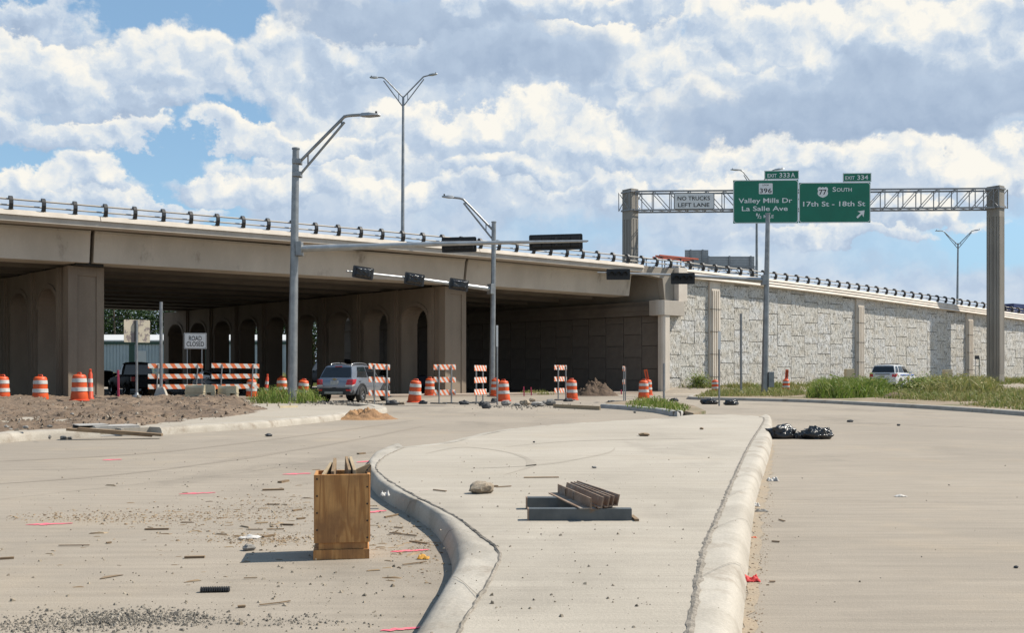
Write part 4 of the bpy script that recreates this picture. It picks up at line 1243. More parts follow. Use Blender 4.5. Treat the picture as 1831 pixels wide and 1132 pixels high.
def ring(mb, outer, inner, y0, y1):
    n = len(outer)
    vs = [(p[0], y0, p[1]) for p in outer] + [(p[0], y0, p[1]) for p in inner] + [(p[0], y1, p[1]) for p in outer] + [(p[0], y1, p[1]) for p in inner]
    fs = []
    for i in range(n):
        j = (i + 1) % n
        fs += [(i, j, n + j, n + i), (2 * n + i, 3 * n + i, 3 * n + j, 2 * n + j), (i, 2 * n + i, 2 * n + j, j), (n + i, n + j, 3 * n + j, 3 * n + i)]
    mb.add(vs, fs)
def panel_sign(name, label, x0, y0, x1, y1, m, border_m, corner=.28, bw_=.055, base_m=None, square=False):
    xa, za = gpt(x0, y1); xb, zb = gpt(x1, y0)
    w, h = xb - xa, zb - za
    c = gworld((xa + xb) / 2, -1.02, (za + zb) / 2)
    t = thing(name, label, 'road sign', c, g_rz)
    b = MB(); b.prism([(-w / 2, -h / 2), (w / 2, -h / 2), (w / 2, h / 2), (-w / 2, h / 2)] if square else rrect(w, h, .04, 2), 'y', 0, .05); b.obj('sheet', m, t)
    b = MB(); ring(b, rrect(w - .02, h - .02, corner), rrect(w - .02 - 2 * bw_, h - .02 - 2 * bw_, max(.02, corner - bw_)), -.008, -.001); b.obj('border', border_m, t, fix=True)
    b = MB()
    for k in range(max(2, int(w / 1.5))):
        x = -w / 2 + w * (k + .5) / max(2, int(w / 1.5)); b.box(x - .04, x + .04, .052, .34, -h / 2 + .1, h / 2 - .1)
    b.obj('mounting_post', M_truss, t)
    s = w / (x1 - x0)
    def put(txt, px, py, wpx, cappx, m_=M_letter):
        o = link('lettering', text_mesh(txt, width=wpx * s, cap=cappx * s, mat=m_), t)
        o.location = ((px - (x0 + x1) / 2) * s, -.014, -(py - (y0 + y1) / 2) * s)
        return o
    return t, put, s, w, h
# the two green guide signs
tA, put, s, w, h = panel_sign('guide_sign', 'green guide sign reading Valley Mills Dr and La Salle Ave, half mile', 1311, 321, 1427.5, 399.5, M_green, M_letter)
put('Valley Mills Dr', 1368.5, 358, 96, 8.8); put('La Salle Ave', 1367.5, 372.5, 82, 8.8)
put('1', 1353.5, 383.6, 2.6, 5.0); put('/', 1356.6, 386.2, 4.2, 8.5); put('2', 1359.8, 388.4, 4.0, 5.0); put('MILE', 1374.5, 387, 18, 5.8)
b = MB(); b.prism(rrect(24.5 * s, 19.5 * s, 1.2 * s), 'y', -.012, -.001); o = b.obj('route_shield', M_letter, tA); o.location = (0 * s, 0, (360.2 - 336.8) * s)
put('LOOP', 1369.2, 330.3, 11, 2.7, M_letter_k).location.y = -.02; put('396', 1369.2, 340.2, 21.5, 8.6, M_letter_k).location.y = -.02
tB, put, s, w, h = panel_sign('guide_sign', 'green guide sign reading 77 South, 17th St - 18th St, with a slanted arrow', 1428.5, 325.5, 1556.5, 398.5, M_green, M_letter)
put('S', 1491.8, 337.8, 6.2, 8.6); put('OUTH', 1509.5, 338.6, 27, 6.8); put('17th St - 18th St', 1491.5, 364, 111, 9.0)
sh = [(-.5, .30), (-.42, .46), (-.28, .52), (-.12, .44), (0, .52), (.12, .44), (.28, .52), (.42, .46), (.5, .30), (.44, .10), (.50, -.12), (.42, -.32), (.24, -.44), (0, -.54), (-.24, -.44), (-.42, -.32), (-.50, -.12), (-.44, .10)]
b = MB(); b.prism([(x * 19 * s, z * 18.5 * s) for x, z in sh], 'y', -.012, -.001); o = b.obj('route_shield', M_letter, tB); o.location = ((1471.3 - 1492.5) * s, 0, (362 - 343) * s)
put('77', 1471.3, 342.6, 13.5, 9.6, M_letter_k).location.y = -.02
ar = [(.0, -.09), (.56, -.09), (.46, -.40), (1.0, 0), (.46, .40), (.56, .09), (0, .09)]
ca, sa = math.cos(R(45)), math.sin(R(45))
b = MB(); b.prism([((x * ca - z * sa) * 19 * s, (x * sa + z * ca) * 19 * s) for x, z in ar], 'y', -.012, -.001); o = b.obj('arrow', M_letter, tB); o.location = ((1532.5 - 1492.5) * s, 0, (362 - 389.8) * s)
tC, put, s, w, h = panel_sign('exit_tab_sign', 'small green tab reading EXIT 333 A above the Valley Mills sign', 1367, 304.5, 1428.3, 320.5, M_green, M_letter, .10, .04, square=True)
put('EXIT', 1380.5, 313.4, 16.5, 6.6); put('333', 1402.8, 312.6, 18.5, 8.4); put('A', 1417.8, 312.6, 7.2, 8.4)
tD, put, s, w, h = panel_sign('exit_tab_sign', 'small green tab reading EXIT 334 above the 17th St sign', 1507.5, 309, 1558, 325, M_green, M_letter, .10, .04, square=True)
put('EXIT', 1519.8, 317.6, 16.5, 6.6); put('334', 1542.5, 316.8, 19.5, 8.4)
tE, put, s, w, h = panel_sign('regulatory_sign', 'white sign reading NO TRUCKS LEFT LANE hung on the truss', 1205, 344, 1277.5, 374.5, M_signwhite, M_letter_k, .14, .05)
put('NO TRUCKS', 1240.5, 354, 58, 7.4, M_letter_k); put('LEFT LANE', 1240.5, 366, 56, 7.4, M_letter_k)

# --- backs of far highway signs
def sign_back(label, x0, y0, x1, y1, Y, posts):
    za, zb = Z_at(y1, Y), Z_at(y0, Y); xa, xb = X_at(x0, Y), X_at(x1, Y)
    zg = zt(loc2((xa + xb) / 2, Y)[0]) - .8
    t = thing('highway_sign', label, 'road sign', ((xa + xb) / 2, Y, zg))
    n = int((zb - za) / .30)
    for k in range(n):
        b = MB(); b.box(xa, xb, Y, Y + .05, za + (zb - za) * k / n + .012, za + (zb - za) * (k + 1) / n); wobj(b, 'plank', M_alum, t)
    for p in posts:
        b = MB(); x = X_at(p, Y); b.box(x - .10, x + .10, Y - .22, Y - .003, zg, zb + .05); wobj(b, 'post', M_truss, t)
sign_back('bare grey back of the taller highway sign behind the ladder rack', 1224.5, 447, 1266.5, 477, 131, (1234.5, 1256))
sign_back('bare grey back of the wider highway sign behind the wall top', 1266.5, 458.5, 1349, 482, 130, (1266.5, 1304, 1342))
t = thing('sign_truss', 'low steel truss seen through the wall-top railing below the sign backs', 'sign truss', (X_at(1300, 129), 129, 6.5))
for y in (477, 489):
    b = MB(); b.beam(wp(1232, y, 129), wp(1352, y, 129), .14, .14); wobj(b, 'chord', M_truss, t)
for k in range(12):
    b = MB(); x = 1233 + k * 10; b.beam(wp(x, 489 if k % 2 else 477, 129.01), wp(x + 10, 477 if k % 2 else 489, 129.01), .10, .10); wobj(b, 'diagonal', M_truss, t)
for px in (1237, 1347):
    b = MB(); b.beam((X_at(px, 129), 129.2, 5.6), wp(px, 489, 129.2), .3, .3); wobj(b, 'post', M_truss, t)
# ================================================================== vehicles (front towards +x)
def wheel(t, x, y, r, w, side):
    prof = [(r * .60, -w / 2), (r * .90, -w / 2), (r, -w * .36), (r, w * .36), (r * .90, w / 2), (r * .60, w / 2)]
    M_ = Matrix.Rotation(R(-90 * side), 3, 'X')
    b = MB(); b.lathe(prof, 22, caps=False); b.v = [tuple(M_ @ Vector(p) + Vector((x, y, r))) for p in b.v]
    ty = b.obj('wheel', M_rubber, t, smooth=40)
    b = MB(); b.lathe([(0.02, w * .28), (r * .16, w * .30), (r * .20, w * .22), (r * .24, w * .10), (r * .24, -w * .3)], 14, caps=False)
    for k in range(5):
        a = 2 * math.pi * k / 5; d = Vector((math.cos(a), math.sin(a), 0)); e = Vector((-d.y, d.x, 0))
        for s_ in (-.055, .055):
            p0 = d * r * .18 + e * r * s_ * .8 + Vector((0, 0, w * .22)); p1 = d * r * .58 + e * r * s_ * 2.0 + Vector((0, 0, w * .34)); b.beam(p0, p1, r * .09, .03)
    b.lathe([(r * .61, w * .40), (r * .55, w * .42), (r * .55, w * .10), (r * .62, -w * .3)], 22, caps=False)
    b.v = [tuple(M_ @ Vector(p) + Vector((x, y, r))) for p in b.v]
    b.obj('rim', M_chrome, ty, smooth=40)
    b = MB(); b.lathe([(r * .60, -w * .2), (.01, -w * .2)], 16, caps=False); b.v = [tuple(M_ @ Vector(p) + Vector((x, y, r))) for p in b.v]
    b.obj('brake_disc', M_plasticd, ty)

def suv(name, label, cat, loc, heading, L_, W_, H_, paint, glass=M_glass, belt=.60, nose=.24, rear_rake=.06, trim=True, z0=None, pickup=False, group=None, windows=3, belt_rise=.05, roof_front=.10, rails=True):
    t = thing(name, label, cat, loc, heading, group)
    hl, hw = L_ / 2, W_ / 2; zb = .20 * H_ if not z0 else z0
    bz = belt * H_
    ax_r, ax_f, wr = -hl + .205 * L_, hl - .205 * L_, .205 * H_
    # lower body, ring per station: underside -> sill -> side -> shoulder -> top
    def ringat(x, w, zlow, ztop, tuck=.05, crown=.03):
        pts = [(0, zlow), (w * .80, zlow), (w - tuck, zlow + .06), (w, zlow + (ztop - zlow) * .40), (w - .01, zlow + (ztop - zlow) * .70), (w - .05, ztop - .03), (w - .13, ztop), (0, ztop + crown)]
        return [(x, -y, z) for y, z in pts] + [(x, y, z) for y, z in reversed(pts[1:-1])]
    st = [(-hl, hw - .14, zb + .12, bz * .80), (-hl + .03, hw - .07, zb + .05, bz * .93), (-hl + .12, hw - .03, zb, bz + belt_rise), (-hl + .5, hw, zb, bz + belt_rise), (ax_r + .3, hw, zb, bz + belt_rise * .7), (0, hw - .01, zb, bz + belt_rise * .3), (hl - nose * L_ - .1, hw, zb, bz),
          (hl - nose * L_ + .25, hw - .01, zb, bz - .03), (hl - .45, hw - .02, zb, bz - .10), (hl - .15, hw - .07, zb + .02, bz - .19), (hl - .03, hw - .16, zb + .06, bz - .30), (hl, hw - .28, zb + .12, bz - .38)]
    if pickup: st = [(-hl, hw - .06, zb + .1, bz * .97)] + [(x, w, zl, min(z, bz)) for x, w, zl, z in st[2:]]
    b = MB(); b.loft([ringat(*s) for s in st]); body = b.obj('body', paint, t, smooth=32)
    # wheel wells, arch lips, wheels
    for x, s in ((ax_r, -1), (ax_r, 1), (ax_f, -1), (ax_f, 1)):
        b = MB(); n = 18
        arc = [(x + (wr + .13) * math.cos(math.pi * k / n), wr + (wr + .10) * math.sin(math.pi * k / n)) for k in range(n + 1)]
        b.prism([(p[0], max(p[1], zb - .02)) for p in arc], 'y', s * (hw - .30), s * (hw + .004)); b.obj('wheel_well', M_plasticd, t)
        if trim:
            b = MB(); a2 = [(x + (wr + .20) * math.cos(math.pi * k / n), wr + (wr + .165) * math.sin(math.pi * k / n)) for k in range(n + 1)]
            b.loft([[(p[0], s * (hw - .05), p[1]), (p[0], s * (hw + .022), p[1]), (q_[0], s * (hw + .022), q_[1]), (q_[0], s * (hw - .05), q_[1])] for p, q_ in zip(arc, a2)]); b.obj('arch_lip', M_plasticd if trim is True else paint, t, smooth=40)
        wheel(t, x, s * (hw - .062), wr, .23, s)
    # greenhouse
    gx0 = (-hl + .10) if not pickup else -hl + .42 * L_
    gx1 = hl - nose * L_
    rx0, rx1 = gx0 + rear_rake * L_, gx1 - .17 * L_
    b0, b1 = hw - .10, hw - .27
    zr = H_ - .01
    zb0, zb1 = bz + (belt_rise if not pickup else 0) - .04, bz - .05
    def gp(u, v, s):   # u along 0 rear..1 front, v height 0..1, s side
        x = (gx0 + (gx1 - gx0) * u) * (1 - v) + (rx0 + (rx1 - rx0) * u) * v
        y = (b0 * (1 - v) + b1 * v) * s * (1 - .05 * abs(2 * u - 1) ** 2 * (1 if u < .5 else 2.2))
        zz = (zb0 + (zb1 - zb0) * u) * (1 - v) + (zr - .05 * abs(2 * u - 1) ** 2.5) * v
        return Vector((x, y, zz))
    rings = []
    for u in [k / 12 for k in range(13)]:
        rings.append([gp(u, 0, -1), gp(u, .5, -1) + Vector((0, -.02, 0)), gp(u, .93, -1), gp(u, 1, -.86), gp(u, 1, -.4) + Vector((0, 0, .035)), gp(u, 1, .4) + Vector((0, 0, .035)), gp(u, 1, .86), gp(u, .93, 1), gp(u, .5, 1) + Vector((0, .02, 0)), gp(u, 0, 1)])
    b = MB(); b.loft(rings); b.obj('cabin', paint, t, smooth=30)
    # side windows
    cuts = {3: [(.03, .21), (.25, .54), (.58, .97)], 2: [(.16, .50), (.54, .96)]}[windows]
    for s in (-1, 1):
        for a, c in cuts:
            b = MB(); off = Vector((0, s * .022, 0)); va = .17
            tl = a + (.03 if a < .3 else 0); tr_ = c - (.02 if c > .9 else 0)
            pts = [gp(a, va, s), gp(c, va, s), gp(tr_, .55, s) + Vector((0, s * .018, 0)), gp(tr_ - (.03 if c > .9 else 0), .86, s), gp(tl + .015, .86, s), gp(tl, .55, s) + Vector((0, s * .018, 0))]
            pts = [p + off for p in pts]
            b.add(pts, [(0, 1, 2, 5), (5, 2, 3, 4)]); b.obj('window', glass, t, fix=False)
        b = MB(); p = gp(.93, .12, s); b.cbox(p + Vector((.02, s * .17, .05)), (.12, .22, .17)); b.obj('mirror', M_plasticd if trim is True else paint, t, bevel=.03)
        for a, c in cuts[-2:]:
            b = MB(); p = gp(a + .04, 0, s); b.cbox((p.x, s * (hw + .012), bz - .055), (.20, .03, .035)); b.obj('handle', paint, t, bevel=.008)
    # rear and front glass
    def rp(y, v, o=.014): 
        g = gp(0, v, 1); return Vector((g.x - o - .012 * (1 - abs(y) / hw), y, g.z))
    b = MB(); y0, y1 = b0 * .90, b1 * .93
    b.add([rp(-y0, .16), rp(y0, .16), rp(y1 + .05, .60), rp(y1, .88), rp(-y1, .88), rp(-y1 - .05, .60)], [(0, 1, 2, 5), (5, 2, 3, 4)]); b.obj('rear_window', glass, t)
    def fp(y, v): g = gp(1, v, 1); return Vector((g.x + .014, y, g.z))
    b = MB(); b.add([fp(-y0 * .86, .10), fp(y0 * .86, .10), fp(y1 * .84, .92), fp(-y1 * .84, .92)], [(0, 1, 2, 3)]); b.obj('windscreen', glass, t)
    if rails and not pickup:
        for s in (-1, 1):
            pts = [gp(u, 1, s * .80) + Vector((0, 0, dz)) for u, dz in ((.10, .0), (.16, .06), (.5, .075), (.80, .055), (.87, .0))]
            b = MB(); b.tube(catmull([tuple(p) for p in pts], 3), .02, 6); b.obj('roof_rail', M_plasticd if paint is not M_car_grey else M_chrome, t, smooth=60)
    return t, gp, hl, hw, bz, zb

# --- the grey car turning under the bridge
t, gp, hl, hw, bz, zb = suv('car', 'grey compact sport utility car with red tail lamps turning beside the left signal pole', 'car', (X_at(600, 42.2) + .52, 42.2 + 2.1, 0), R(74), 4.25, 1.78, 1.64, M_car_grey, belt=.60, nose=.235, rear_rake=.085, windows=2)
for s in (-1, 1):
    b = MB()
    pts = [(-hl + .10, s * (hw - .045), bz + .03), (-hl - .015, s * (hw - .30), bz - .02), (-hl - .035, s * (hw - .33), bz - .20), (-hl + .0, s * (hw - .10), bz - .24), (-hl + .33, s * (hw + .012), bz + .03), (-hl + .08, s * (hw + .004), bz - .20)]
    b.hexa([(-hl - .03, s * (hw - .36), bz - .22), (-hl + .02, s * (hw - .055), bz - .24), (-hl + .25, s * (hw - .01), bz - .18), (-hl + .25, s * (hw - .3), bz - .2), (-hl + .005, s * (hw - .30), bz + .0), (-hl + .06, s * (hw - .055), bz + .01), (-hl + .33, s * (hw + .008), bz + .03), (-hl + .3, s * (hw - .3), bz + .02)])
    b.obj('tail_lamp', M_tail, t, bevel=.025, smooth=40)
    b = MB(); b.hexa([(-hl - .033, s * (hw - .38), bz - .29), (-hl + .0, s * (hw - .075), bz - .30), (-hl + .15, s * (hw - .03), bz - .27), (-hl + .15, s * (hw - .3), bz - .27), (-hl - .033, s * (hw - .37), bz - .225), (-hl + .012, s * (hw - .058), bz - .235), (-hl + .18, s * (hw - .018), bz - .20), (-hl + .15, s * (hw - .3), bz - .21)]); b.obj('reversing_lamp', M_lensw, t, bevel=.012)
    b = MB(); b.cbox((-hl - .005, s * (hw - .24), zb + .21), (.06, .20, .08)); b.obj('reflector', M_tail, t, bevel=.015)
b = MB(); b.loft([[(-hl - .03 + dx, -y, z0_) for z0_ in (zb + .02, zb + .30)] + [(-hl + .10 + dx, -y, z0_) for z0_ in (zb + .30, zb + .02)] for y, dx in ((-hw + .05, .13), (-hw + .2, .02), (0, -.02), (hw - .2, .02), (hw - .05, .13))]); b.obj('bumper', M_plasticd, t, bevel=.02)
b = MB(); b.cbox((-hl - .055, 0, zb + .10), (.02, .86, .10)); b.obj('skid_plate', M_galv, t, bevel=.008)
b = MB(); b.cbox((-hl + .0, .0, bz - .135), (.03, .36, .17)); b.obj('licence_plate', M_plate_lic, t, bevel=.006)
b = MB(); b.cbox((-hl + .012, .0, bz + .02), (.03, .20, .03)); b.cbox((-hl + .011, .0, bz + .02), (.026, .08, .062)); b.obj('emblem', M_gold, t)
b = MB(); b.cbox((-hl - .012, 0, bz - .36), (.03, .16, .06)); b.obj('tailgate_handle', M_plasticd, t)
g = gp(0, .93, 1)
b = MB(); b.cbox((g.x - .02, 0, g.z + .005), (.05, .30, .035)); b.obj('brake_lamp', M_tail, t)
b = MB(); b.tube([gp(.12, 1, 0) + Vector((0, 0, .02)), gp(.08, 1, 0) + Vector((-.04, 0, .12))], .018, 6); b.obj('antenna', M_plasticd, t)
b = MB(); b.box(-.62 * hl, .60 * hl, -hw - .012, hw + .012, zb - .01, zb + .10); b.obj('sill', M_plasticd, t, bevel=.02)
b = MB(); b.tube([(-hl + .25, -.25, .28), (-hl + .02, -.25, .27)], .04, 8); b.obj('exhaust_pipe', M_chrome, t)

# --- the white police car behind the weeds
Yp = 73.2; hd = R(52)
t, gp, hl, hw, bz, zb = suv('police_car', 'white police sport utility car with blue stripe half hidden by weeds before the wall', 'police car', (X_at(1578, Yp) + 2.5 * math.cos(hd), Yp + 2.5 * math.sin(hd), terr(28.5, 75) - .02), hd, 5.05, 2.02, 1.80, M_car_white, glass=M_glass, belt=.62, nose=.25, rear_rake=.055, trim=False, windows=3)
for s in (-1, 1):
    b = MB(); b.hexa([(-hl - .02, s * (hw - .34), bz - .22), (-hl + .02, s * (hw - .06), bz - .27), (-hl + .2, s * (hw - .03), bz - .20), (-hl + .2, s * (hw - .3), bz - .2), (-hl + .0, s * (hw - .32), bz - .03), (-hl + .05, s * (hw - .05), bz + .0), (-hl + .36, s * (hw + .01), bz + .02), (-hl + .3, s * (hw - .3), bz)]); b.obj('tail_lamp', M_tail, t, bevel=.02)
    b = MB(); b.box(-hl * .62, hl * .72, s * (hw + .002), s * (hw + .012), bz - .11, bz - .05); b.obj('blue_stripe', M_bluestripe, t)
    b = MB(); b.box(-.05, .62, s * (hw + .002), s * (hw + .012), zb + .28, bz - .22); b.obj('door_badge', M_gold, t)
    b = MB(); b.box(-hl * .5, hl * .5, s * (hw - .05), s * (hw + .10), zb - .03, zb + .05); b.obj('running_board', M_car_white, t, bevel=.015)
b = MB(); b.cbox((-hl + .015, 0, bz - .02), (.05, 1.05, .05)); b.obj('tailgate_strip', M_plasticd, t)
b = MB(); b.cbox((-hl - .005, .02, bz - .19), (.03, .34, .16)); b.obj('licence_plate', M_plate_lic, t)
o = link('lettering', text_mesh('POLICE', width=.95, cap=.11, mat=M_bluestripe), t); o.rotation_euler = (0, 0, R(-90)); o.location = (-hl - .03, 0, bz - .37)
b = MB(); b.loft([[(-hl - .04 + dx, -y, z0_) for z0_ in (zb + .02, zb + .26)] + [(-hl + .12 + dx, -y, z0_) for z0_ in (zb + .26, zb + .02)] for y, dx in ((-hw + .05, .13), (-hw + .2, .02), (0, -.02), (hw - .2, .02), (hw - .05, .13))]); b.obj('bumper', M_car_white, t, bevel=.02)
b = MB(); b.box(-.95, -.70, -.62, .62, 1.80, 1.875); b.obj('light_bar', M_plasticd, t, bevel=.02)

# --- dark vehicles standing in the shade under the bridge
def lamps(t, hl, hw, bz, zb, front=True):
    for s in (-1, 1):
        b = MB(); b.cbox((-hl + .03, s * (hw - .14), bz - .17), (.10, .20, .26)); b.obj('tail_lamp', M_tail, t, bevel=.02)
        b = MB(); b.cbox((hl - .12, s * (hw - .22), bz - .33), (.16, .30, .14)); b.obj('headlight', M_lensw, t, bevel=.02)
r_ = suv('pickup_truck', 'black pickup truck in the shade under the bridge behind the bare sign', 'pickup truck', (X_at(243, 58.5), 58.5, 0), R(125), 5.4, 1.98, 1.92, M_car_black, belt=.58, nose=.30, rear_rake=.01, pickup=True, windows=2, trim=False); lamps(r_[0], *r_[2:])
r_ = suv('car', 'silver car in the shade behind the two long striped barricades', 'car', (X_at(390, 62), 62, 0), R(-55), 4.7, 1.82, 1.46, M_car_silver, belt=.60, nose=.28, rear_rake=.14, windows=2, trim=False, rails=False); lamps(r_[0], *r_[2:])
r_ = suv('van', 'dark blue van beyond the arches above the grey car', 'van', (X_at(588, 84), 84, 0), R(130), 5.6, 2.0, 2.5, M_car_dkblue, belt=.55, nose=.18, rear_rake=.02, windows=2, trim=False, rails=False); lamps(r_[0], *r_[2:])
r_ = suv('pickup_truck', 'dark pickup truck seen through the arch right of the grey car', 'pickup truck', (X_at(708, 66), 66, 0), R(140), 5.4, 1.95, 1.9, M_car_dkblue, belt=.58, nose=.30, rear_rake=.01, pickup=True, windows=2, trim=False); lamps(r_[0], *r_[2:])
r_ = suv('car', 'black car half hidden behind the brown column of the left bent', 'car', (X_at(180, 74), 74, 0), R(120), 4.6, 1.8, 1.5, M_car_black, belt=.60, nose=.27, rear_rake=.13, windows=2, trim=False, rails=False); lamps(r_[0], *r_[2:])
# --- on the highway
xh = xp_at(1208, 5.0); pz = zt(xh) - .78; wl = L(xh, 5.0, pz)
r_ = suv('pickup_truck', 'red and white work pickup with orange ladders on its rack above the abutment', 'pickup truck', wl, ARZ, 5.6, 1.95, 1.75, M_car_white, belt=.58, nose=.30, rear_rake=.01, pickup=True, windows=2, trim=False); lamps(r_[0], *r_[2:])
t = r_[0]
b = MB()
for x in (-2.2, -.3, 1.0):
    for y in (-.8, .8): b.beam((x, y, 1.0), (x, y, 2.15), .05, .05)
    b.beam((x, -.85, 2.15), (x, .85, 2.15), .05, .05)
for y in (-.8, .8): b.beam((-2.7, y, 2.19), (1.5, y, 2.19), .05, .05)
b.obj('ladder_rack', M_plasticd, t)
M_ladder = mat('orange_ladder', (.62, .12, .05), .5)
rack_top = Vector((0, 0, 2.25))
for k, (y, z, s) in enumerate(((-.45, 2.22, 1.0), (.30, 2.22, .92))):
    lt = thing('ladder', ('orange extension ladder lying on the pickup rack nearest the railing', 'orange extension ladder lying on the far side of the pickup rack')[k], 'ladder', wl + AX * (.1 if k else -.2) + AY * y + Vector((0, 0, z)), ARZ)
    for d in (-.2, .2):
        b = MB(); b.box(-2.1 * s, 1.9 * s, d - .03, d + .03, .02, .12); b.obj('side_rail', M_ladder, lt)
    for q in range(11):
        b = MB(); x = (-2.0 + q * .37) * s; b.box(x - .018, x + .018, -.17, .17, .05, .09); b.obj('rung', M_ladder, lt)
xh = xp_at(1185, 7.5); wl = L(xh, 7.5, zt(xh) - .78)
r_ = suv('car', 'red car passing on the highway left of the ladder pickup', 'car', wl, ARZ, 4.6, 1.8, 1.62, mat('red_car_paint', (.35, .012, .016), .25, coat=.8), belt=.6, nose=.27, rear_rake=.10, windows=2, trim=False, rails=False); lamps(r_[0], *r_[2:])
# blue box trailer at the right edge
Yt = 132; xl = X_at(1795, Yt); lx, ly = loc2(xl, Yt); zg = zt(lx) - .78
wl = L(lx, ly, zg)
t = thing('box_trailer', 'navy blue box trailer passing behind the wall-top railing by the gantry column', 'trailer', wl, ARZ)
ztop = Z_at(543.5, Yt) - zg
b = MB(); b.box(.0, 15.5, -1.3, 1.3, 1.15, ztop); b.obj('box_body', M_truck_blue, t, bevel=.04)
b = MB(); b.box(1.0, 15.3, -1.1, 1.1, .95, 1.148); b.obj('chassis', M_plasticd, t)
for x in (2.2, 3.5):
    for s in (-1, 1): wheel(t, x, s * 1.08, .5, .3, s)
b = MB()
for k in range(8):
    b.beam((4.5 + k * .55, -1.312, 2.4 + .5 * math.sin(k * 1.3)), (4.9 + k * .55, -1.312, 2.7 + .5 * math.sin(k * 1.3 + .8)), .03, .18)
b.obj('side_graphic', M_letter, t)
# ================================================================== work-zone things
def ground_z(x, y):
    h = dirt_h(x, y)
    return h if h is not None else terr(x, y)
# --- drums
def make_drum():
    t = thing('traffic_drum', 'drum', 'traffic drum')
    def rr(z): return .292 - .075 * z
    b = MB()
    prof = [(.06, .055), (.285, .055), (.292, .09), (rr(.28), .28), (rr(.28) - .012, .285), (rr(.46), .46), (rr(.46) - .012, .465), (rr(.64), .64), (rr(.64) - .012, .645), (rr(.82), .82), (rr(.88) - .01, .88), (rr(.90) - .05, .915), (.10, .93), (.05, .93)]
    b.lathe(prof, 26); b.obj('body', M_orange, t, smooth=50)
    b = MB(); b.lathe([(.30, 0), (.335, .0), (.335, .035), (.30, .06), (.28, .06)], 26); b.obj('base', M_orange_red, t, smooth=50)
    for z in (.335, .65):
        b = MB(); b.lathe([(rr(z) - .005, z), (rr(z) + .006, z + .003), (rr(z + .14) + .006, z + .137), (rr(z + .14) - .005, z + .14)], 26, caps=False); b.obj('band', M_band, t, smooth=50)
    b = MB(); b.tube([(-.10, 0, .92), (-.085, 0, .985), (.085, 0, .985), (.10, 0, .92)], .022, 6); b.obj('handle', M_orange_red, t, smooth=60)
    return t
drum0 = make_drum(); used = []
drums = [  # px, base py, height of its ground, scale, tilt, label
    (4, 716.5, .22, .98, 0, 'orange drum cut by the picture edge, standing on the sandy soil'),
    (72, 718.5, .20, 1.0, 0, 'orange drum in front of the left bent, beside the orange sand'),
    (142, 717, .28, 1.0, 0, 'orange drum before the brown end column, beside the slim tube'),
    (504, 705.5, .12, 1.0, 0, 'orange drum just left of the tall signal pole'),
    (541, 709.5, .03, .98, 4, 'leaning dented orange drum just right of the tall signal pole'),
    (741, 720, .0, 1.02, 4, 'leaning orange drum right of the grey car, before the second arch'),
    (768.5, 707.5, .10, .97, 0, 'orange drum left of the three-rail barricade, before the bent column'),
    (886, 708, .06, .97, 0, 'orange drum half hidden behind another by the middle signal pole'),
    (901, 718, .0, .99, -2, 'orange drum in front of its twin by the middle signal pole'),
    (1022, 715.5, .0, 1.02, 0, 'orange drum beside a narrow barricade, left of the mulch heap'),
    (1151, 713.5, .0, .97, 0, 'orange drum behind the grassy island nose'),
    (1158, 707, .0, .97, 0, 'orange drum mostly hidden behind the one at the grassy nose'),
    (1279.5, 703.5, .02, .90, -2, 'orange drum in the grass before the fluted pilaster'),
    (1405.5, 698.5, .10, .86, 0, 'orange drum on the frontage lane right of the signal pole'),
    (450, 704, .05, .98, 0, 'orange drum behind the right striped barricade in the shade'),
]
FARD = {504: 48.5, 541: 46.5, 450: 49.5, 1279.5: 61, 1405.5: 62.5}
for i, (px, py, z, s, tl, lab) in enumerate(drums):
    p = P(px, py, z) if px not in FARD else Vector((X_at(px, FARD[px]), FARD[px], z))
    o = drum0 if i == 0 else dup(drum0)
    o.location = p; o.scale = (s, s, s); o.rotation_euler = (0, R(tl), rnd.uniform(0, 6)) if False else (R(rnd.uniform(-1, 1)), R(tl), rnd.uniform(-.6, .6))
    o['label'] = lab; o['group'] = 'orange traffic drums round the work zone'
# --- slim channelizer tubes
def make_tube():
    t = thing('channelizer_tube', 'tube', 'traffic tube', group='slim orange channelizer tubes')
    b = MB(); b.lathe([(.13, 0), (.13, .05), (.105, .08), (.075, .95), (.05, 1.0), (.045, 1.06), (.055, 1.10), (.02, 1.13)], 16); b.obj('body', M_orange_red, t, smooth=50)
    for z in (.30, .62):
        b = MB(); r_ = .105 - .034 * z; b.lathe([(r_ - .004, z), (r_ + .006, z + .003), (r_ + .0, z + .15), (r_ - .01, z + .153)], 16, caps=False); b.obj('band', M_band, t, smooth=50)
    return t
tb = make_tube(); tb.location = P(161.5, 714.5, .28); tb['label'] = 'slim orange and white tube at the right corner of the brown end column'
o = dup(tb, P(475, 710, .10), label='slim orange and white tube leaning in the grass left of the tall signal pole'); o.rotation_euler = (0, R(5), 0)
# --- bent vertical panels clipped behind two drums
def vpanel(label, p, z, tilt, rz=0):
    t = thing('vertical_panel', label, 'channelizer panel', (p.x, p.y, p.z + z), rot=(R(4), R(tilt), rz))
    b = MB(); b.box(-.10, .10, -.012, .012, 0, .62); b.obj('sheet', M_orange, t, bevel=.01)
    b = MB(); b.box(-.025, .025, -.016, -.0125, .08, .54); b.obj('centre_line', M_plasticd, t)
p = P(1158, 707, 0); vpanel('bent orange panel leaning behind the drums at the grassy nose', p, .88, -12)
p = Vector((X_at(1405.5, 62.5), 62.5, .10)); vpanel('narrow orange panel standing on top of the drum by the signal pole', p + Vector((.05, .1, 0)), .80, 3)
